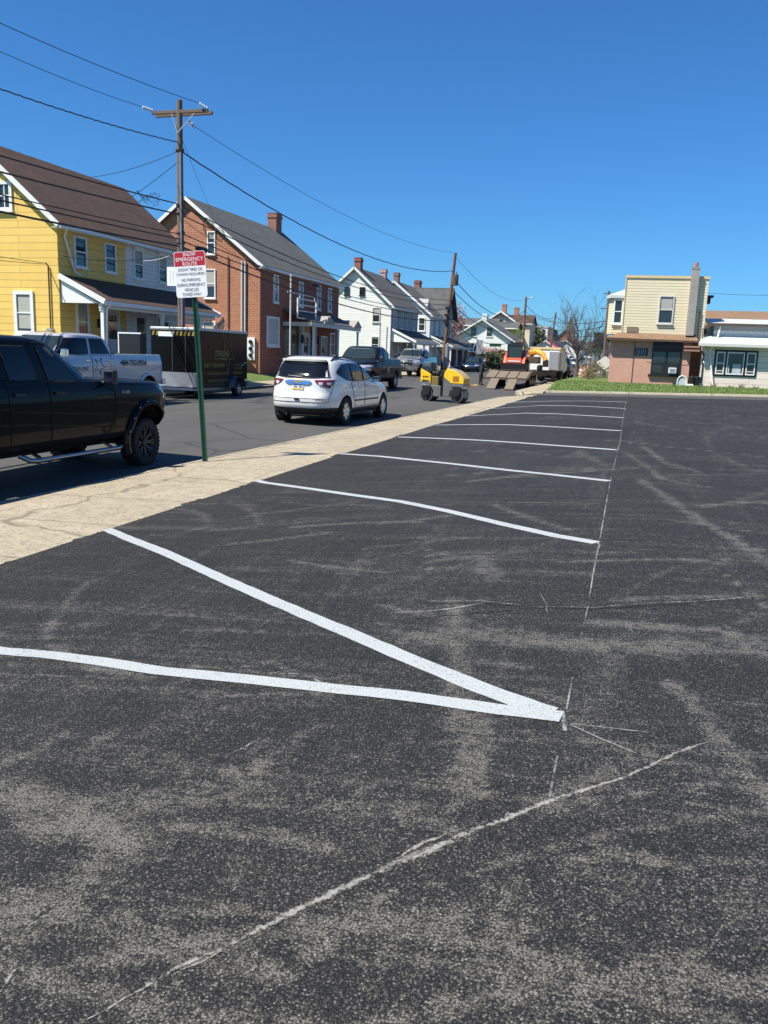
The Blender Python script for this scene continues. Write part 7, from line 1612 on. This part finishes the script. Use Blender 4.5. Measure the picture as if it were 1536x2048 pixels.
# ------------------------------------------------------------------ person by the trailer
def make_person(loc, rz, label):
    t = thing('person', loc, label, 'person', rz)
    J = {'pel': (0, 0, .94, .19, .16), 'sp1': (.03, 0, 1.12, .20, .17), 'sp2': (.10, 0, 1.30, .23, .17), 'chest': (.15, 0, 1.43, .21, .15), 'neck': (.19, 0, 1.53, .06, .06), 'head0': (.22, 0, 1.62, .075, .085), 'head1': (.245, 0, 1.71, .085, .10), 'head2': (.25, 0, 1.79, .055, .065)}
    E_ = [('pel', 'sp1'), ('sp1', 'sp2'), ('sp2', 'chest'), ('chest', 'neck'), ('neck', 'head0'), ('head0', 'head1'), ('head1', 'head2')]
    for n_, sg in (('L', 1), ('R', -1)):
        J.update({'hip'+n_: (0, sg*.11, .88, .125, .125), 'kn'+n_: (.06*sg, sg*.14, .50, .085, .09), 'an'+n_: (-.02+.06*sg, sg*.14, .10, .045, .05), 'toe'+n_: (.15+.06*sg, sg*.16, .04, .045, .035),
                  'sh'+n_: (.15, sg*.19, 1.42, .095, .095), 'el'+n_: (.28, sg*.28, 1.17, .07, .07), 'wr'+n_: (.47, sg*.19, 1.08, .036, .036), 'ha'+n_: (.545, sg*.17, 1.055, .042, .022)})
        E_ += [('pel', 'hip'+n_), ('hip'+n_, 'kn'+n_), ('kn'+n_, 'an'+n_), ('an'+n_, 'toe'+n_), ('chest', 'sh'+n_), ('sh'+n_, 'el'+n_), ('el'+n_, 'wr'+n_), ('wr'+n_, 'ha'+n_)]
        for k in range(4):
            a, b = 'f%d%s1' % (k, n_), 'f%d%s2' % (k, n_); dy = (k-1.5)*.019
            J[a] = (.59, sg*.17+dy, 1.045-.004*abs(k-1.5), .009, .009); J[b] = (.625+(.01 if k in (1, 2) else 0), sg*.17+dy*1.05, 1.012, .008, .008); E_ += [('ha'+n_, a), (a, b)]
        J['th'+n_] = (.55, sg*.12, 1.03, .010, .010); E_.append(('wr'+n_, 'th'+n_))
    ks = list(J); me = bpy.data.meshes.new('body'); me.from_pydata([J[k][:3] for k in ks], [(ks.index(a), ks.index(b)) for a, b in E_], [])
    o = bpy.data.objects.new('body', me); COL.objects.link(o); md = o.modifiers.new('skin', 'SKIN')
    for i, k in enumerate(ks): me.skin_vertices[0].data[i].radius = J[k][3:]
    me.skin_vertices[0].data[0].use_root = True; o.modifiers.new('sub', 'SUBSURF').levels = 2; o.modifiers['sub'].render_levels = 2
    m2 = bpy.data.meshes.new_from_object(o.evaluated_get(bpy.context.evaluated_depsgraph_get())); bpy.data.objects.remove(o)
    for c in (plain('skin', (.42, .24, .17), .6), plain('black_hoodie', (.018, .019, .024), .9), plain('dark_trousers', (.030, .028, .030), .9), plain('work_boots', (.05, .035, .022), .8)): m2.materials.append(c)
    for p in m2.polygons:
        z = p.center.z; x = p.center.x; p.use_smooth = True
        p.material_index = 3 if z < .12 else 2 if z < .92 and abs(x) < .3 else 0 if (z > 1.53 and x > .1) or x > .47 else 1
    m2.name = 'body'; b = bpy.data.objects.new('body', m2); COL.objects.link(b); b.parent = t
    h = MB(); h.ball((.225, 0, 1.735), .098, .088, .10, 14, 10); h.v = [(v[0]-max(0, 1.72-v[2])*.35, v[1], v[2]) for v in h.v]; h.build('hair', plain('dark_hair', (.02, .015, .012), .8), t, smooth=80)
    f = MB(); f.ball((.322, 0, 1.66), .018, .014, .022, 8, 6)
    f.build('nose', m2.materials[0], t, smooth=80); f = MB()
    for sg in (-1, 1): f.ball((.305, sg*.03, 1.70), .010, .012, .008, 8, 6)
    f.build('eyes', plain('eye_dark', (.02, .02, .02), .3), t); f = MB(); f.box(.300, .312, -.022, .022, 1.612, 1.620); f.build('mouth', plain('lips', (.28, .10, .09), .6), t); f = MB()
    for sg in (-1, 1): f.ball((.23, sg*.086, 1.68), .02, .012, .032, 8, 6)
    f.build('ears', m2.materials[0], t, smooth=80)
    return t
make_person((-9.35, 52.2, road_h(-9.3, 52.2)), radians(12), 'person in a black hoodie and dark trousers leaning toward the flatbed trailer')
wc = thing('wheel_chock', (-9.45, 51.0, road_h(-9.4, 51.0)), 'small yellow object lying on the road left of the ramps', 'wheel chock'); m = MB(); m.prism([(-.2, 0), (.2, 0), (.1, .09), (-.06, .1)], 'y', -.1, .1); m.build('wedge', G['roller_yellow'], wc, bevel=.02); m = MB(); m.tube([(-.3, -.12, .03), (-.5, -.2, .12), (-.3, -.3, .06), (.1, -.25, .05)], .015, 6); m.build('strap', G['roller_yellow'], wc)
# ------------------------------------------------------------------ right hand verge: post, barrels, signs, clutter
pz = .1; pp = atY(1105, 764, 61.8); pt_ = thing('marker_post', (pp.x, 61.8, rwz(pp.x, 61.8)), 'faded pink square marker post at the edge of the corner lawn', 'post')
m = MB(); a = Vector((pp.x, 61.8, -.05)); b_ = atY(1108, 739, 61.8); m.beam(a, b_, .26, .26, upv=(0, 1, 0)); m.build('shaft', plain('faded_pink_paint', (.58, .36, .30), .8), pt_, world=True, bevel=.03); m = MB(); m.beam(b_, b_+Vector((.01, 0, .10)), .20, .20, upv=(0, 1, 0)); m.build('cap', G['kerb'], pt_, world=True, bevel=.03)
G['barrel'] = plain('orange_barrel', (.62, .30, .22), .6); G['pinkwhite'] = plain('faded_band', (.74, .66, .64), .6)
for k, (px, lab) in enumerate(((1164, 'faded orange and white traffic barrel by the foot of the bare tree'), (1172, 'second traffic barrel, right of the one at the tree foot'))):
    q = atY(px, 757, 82); t = thing('traffic_barrel', (q.x, 82, .12), lab, 'traffic barrel', group='traffic barrels by the tree'); m = MB(); m.lathe([(.36, .05), (.34, .4), (.31, .75), (.28, 1.05), (.1, 1.1)], (0, 0, 0), 'z', 16); m.build('drum', G['barrel'], t, smooth=40)
    m = MB()
    for z0, r0, r1 in ((.25, .357, .352), (.62, .332, .322)): m.lathe([(r0, z0), (r1, z0+.16)], (0, 0, 0), 'z', 16, 0, False)
    m.build('white_band', G['pinkwhite'], t); m = MB(); m.lathe([(.45, 0), (.45, .06), (.37, .08)], (0, 0, 0), 'z', 16); m.build('base', G['rubber'], t)
q0 = atY(1192, 765, 80); q1 = atY(1193, 690, 80)
def signpost(name, px, py0, py1, Y, label, panel, cat='street sign'):
    b = atY(px, py0, Y); t_ = atY(px, py1, Y); t = thing(name, (b.x, Y, .15), label, cat); m = MB(); m.tube([(b.x, Y, 0), (t_.x, Y, t_.z)], .035, 6); m.build('post', G['green_post'], t, world=True)
    w_, h_, mat, diamond = panel; m = MB(); c = Vector((t_.x, Y-.05, t_.z-h_/2))
    if diamond: m.add([c+Vector((-w_/2, 0, 0)), c+Vector((0, 0, -h_/2)), c+Vector((w_/2, 0, 0)), c+Vector((0, 0, h_/2)), c+Vector((-w_/2, .01, 0)), c+Vector((0, .01, -h_/2)), c+Vector((w_/2, .01, 0)), c+Vector((0, .01, h_/2))], [(0, 1, 2, 3), (7, 6, 5, 4), (0, 4, 5, 1), (1, 5, 6, 2), (2, 6, 7, 3), (3, 7, 4, 0)])
    else: m.box(c.x-w_/2, c.x+w_/2, c.y-.01, c.y, c.z-h_/2, c.z+h_/2)
    m.build('panel', mat, t, world=True); return t
signpost('sign_board', 1211, 760, 712, 64, 'back of a pale diamond sign leaning at the left edge of the brick wall', (1.3, 1.0, G['offwhite'], True))
signpost('street_sign', 1192, 757, 697, 95, 'green street name sign on a thin post right of the bare tree', (1.1, .45, G['green_post'], False))
signpost('street_sign', 1201, 752, 665, 88, 'black and white square sign hung beside the grey pole', (1.25, 1.7, G['sign_black'], False))
signpost('street_sign', 960, 735, 680, 98, 'back of a grey sign standing on the far side before the cottage', (.75, 1.6, G['steel'], False))
signpost('street_sign', 991, 735, 687, 120, 'green street name sign above the pink blossom tree', (1.7, .45, G['green_post'], False))
# clutter in the nook between brick building and annex
or_ = FT(4.05, .9, .45); t = thing('garden_ornament', or_, 'white arched garden ornament leaning on the brick corner', 'garden ornament'); m = MB(); arch = [(-.24, 0), (-.24, .38), (-.15, .55), (0, .62), (.15, .55), (.24, .38), (.24, 0)]
m.tube([(a, 0, z) for a, z in arch], .035, 6); m.build('arch', G['white_paint'], t); m = MB(); m.prism([(a*.85, z*.92) for a, z in arch], 'y', .03, .05); m.build('back_panel', G['curtain'], t); m = MB()
for k in range(4): m.ball((.3+k*.09, -.05, .08), .06, .06, .1, 8, 6, 0, .15)
m.build('figures', G['white_paint'], t)
for k, (a, lab) in enumerate(((4.60, 'dark plastic bin in the nook beside the garden ornament'), (4.80, 'second dark bin, tight against the annex corner'))):
    p = FT(a+.05*k, .55-.05*k, .42); t = thing('rubbish_bin', p, lab, 'bin', group='bins in the nook'); m = MB(); m.lathe([(.15, 0), (.19, .55), (.20, .56)], (0, 0, 0), 'z', 14); m.build('bucket', G['black'], t, smooth=40); m = MB(); m.lathe([(.21, .56), (.20, .60), (.05, .66), (.0, .66)], (0, 0, 0), 'z', 14); m.build('lid', G['black'], t, smooth=40)
p = FT(5.1, .45, 2.2); t = thing('wall_bracket', p, 'black scrolled bracket fixed to the annex corner', 'bracket'); m = MB(); m.tube([(0, 0, -1.5), (0, 0, .1), (-.2, -.1, .3)], .04, 6); m.build('arm', G['black'], t); m = MB(); m.ball((.05, -.1, -.35), .07, .07, .09, 8, 6); m.build('globe', G['glass_ins'], t)
# white bags on the white house porch
for k, (x, y, s_) in enumerate(((-20.4, 76.0, .5), (-20.2, 77.2, .42))):
    t = thing('sack', (x, y, .6), ['large pale sack on the porch of the white house', 'smaller pale sack beside the large one on that porch'][k], 'sack', group='sacks on the porch'); m = MB(); m.ball((0, 0, s_*.7), s_*1.1, s_, s_*.8, 14, 8, 0, .18); m.build('bag', G['cream'] if k else G['pinkwhite'], t, smooth=80); m = MB(); m.tube([(0, 0, s_*1.4), (.05, 0, s_*1.75)], [.08, .14], 8); m.build('neck', G['cream'], t)
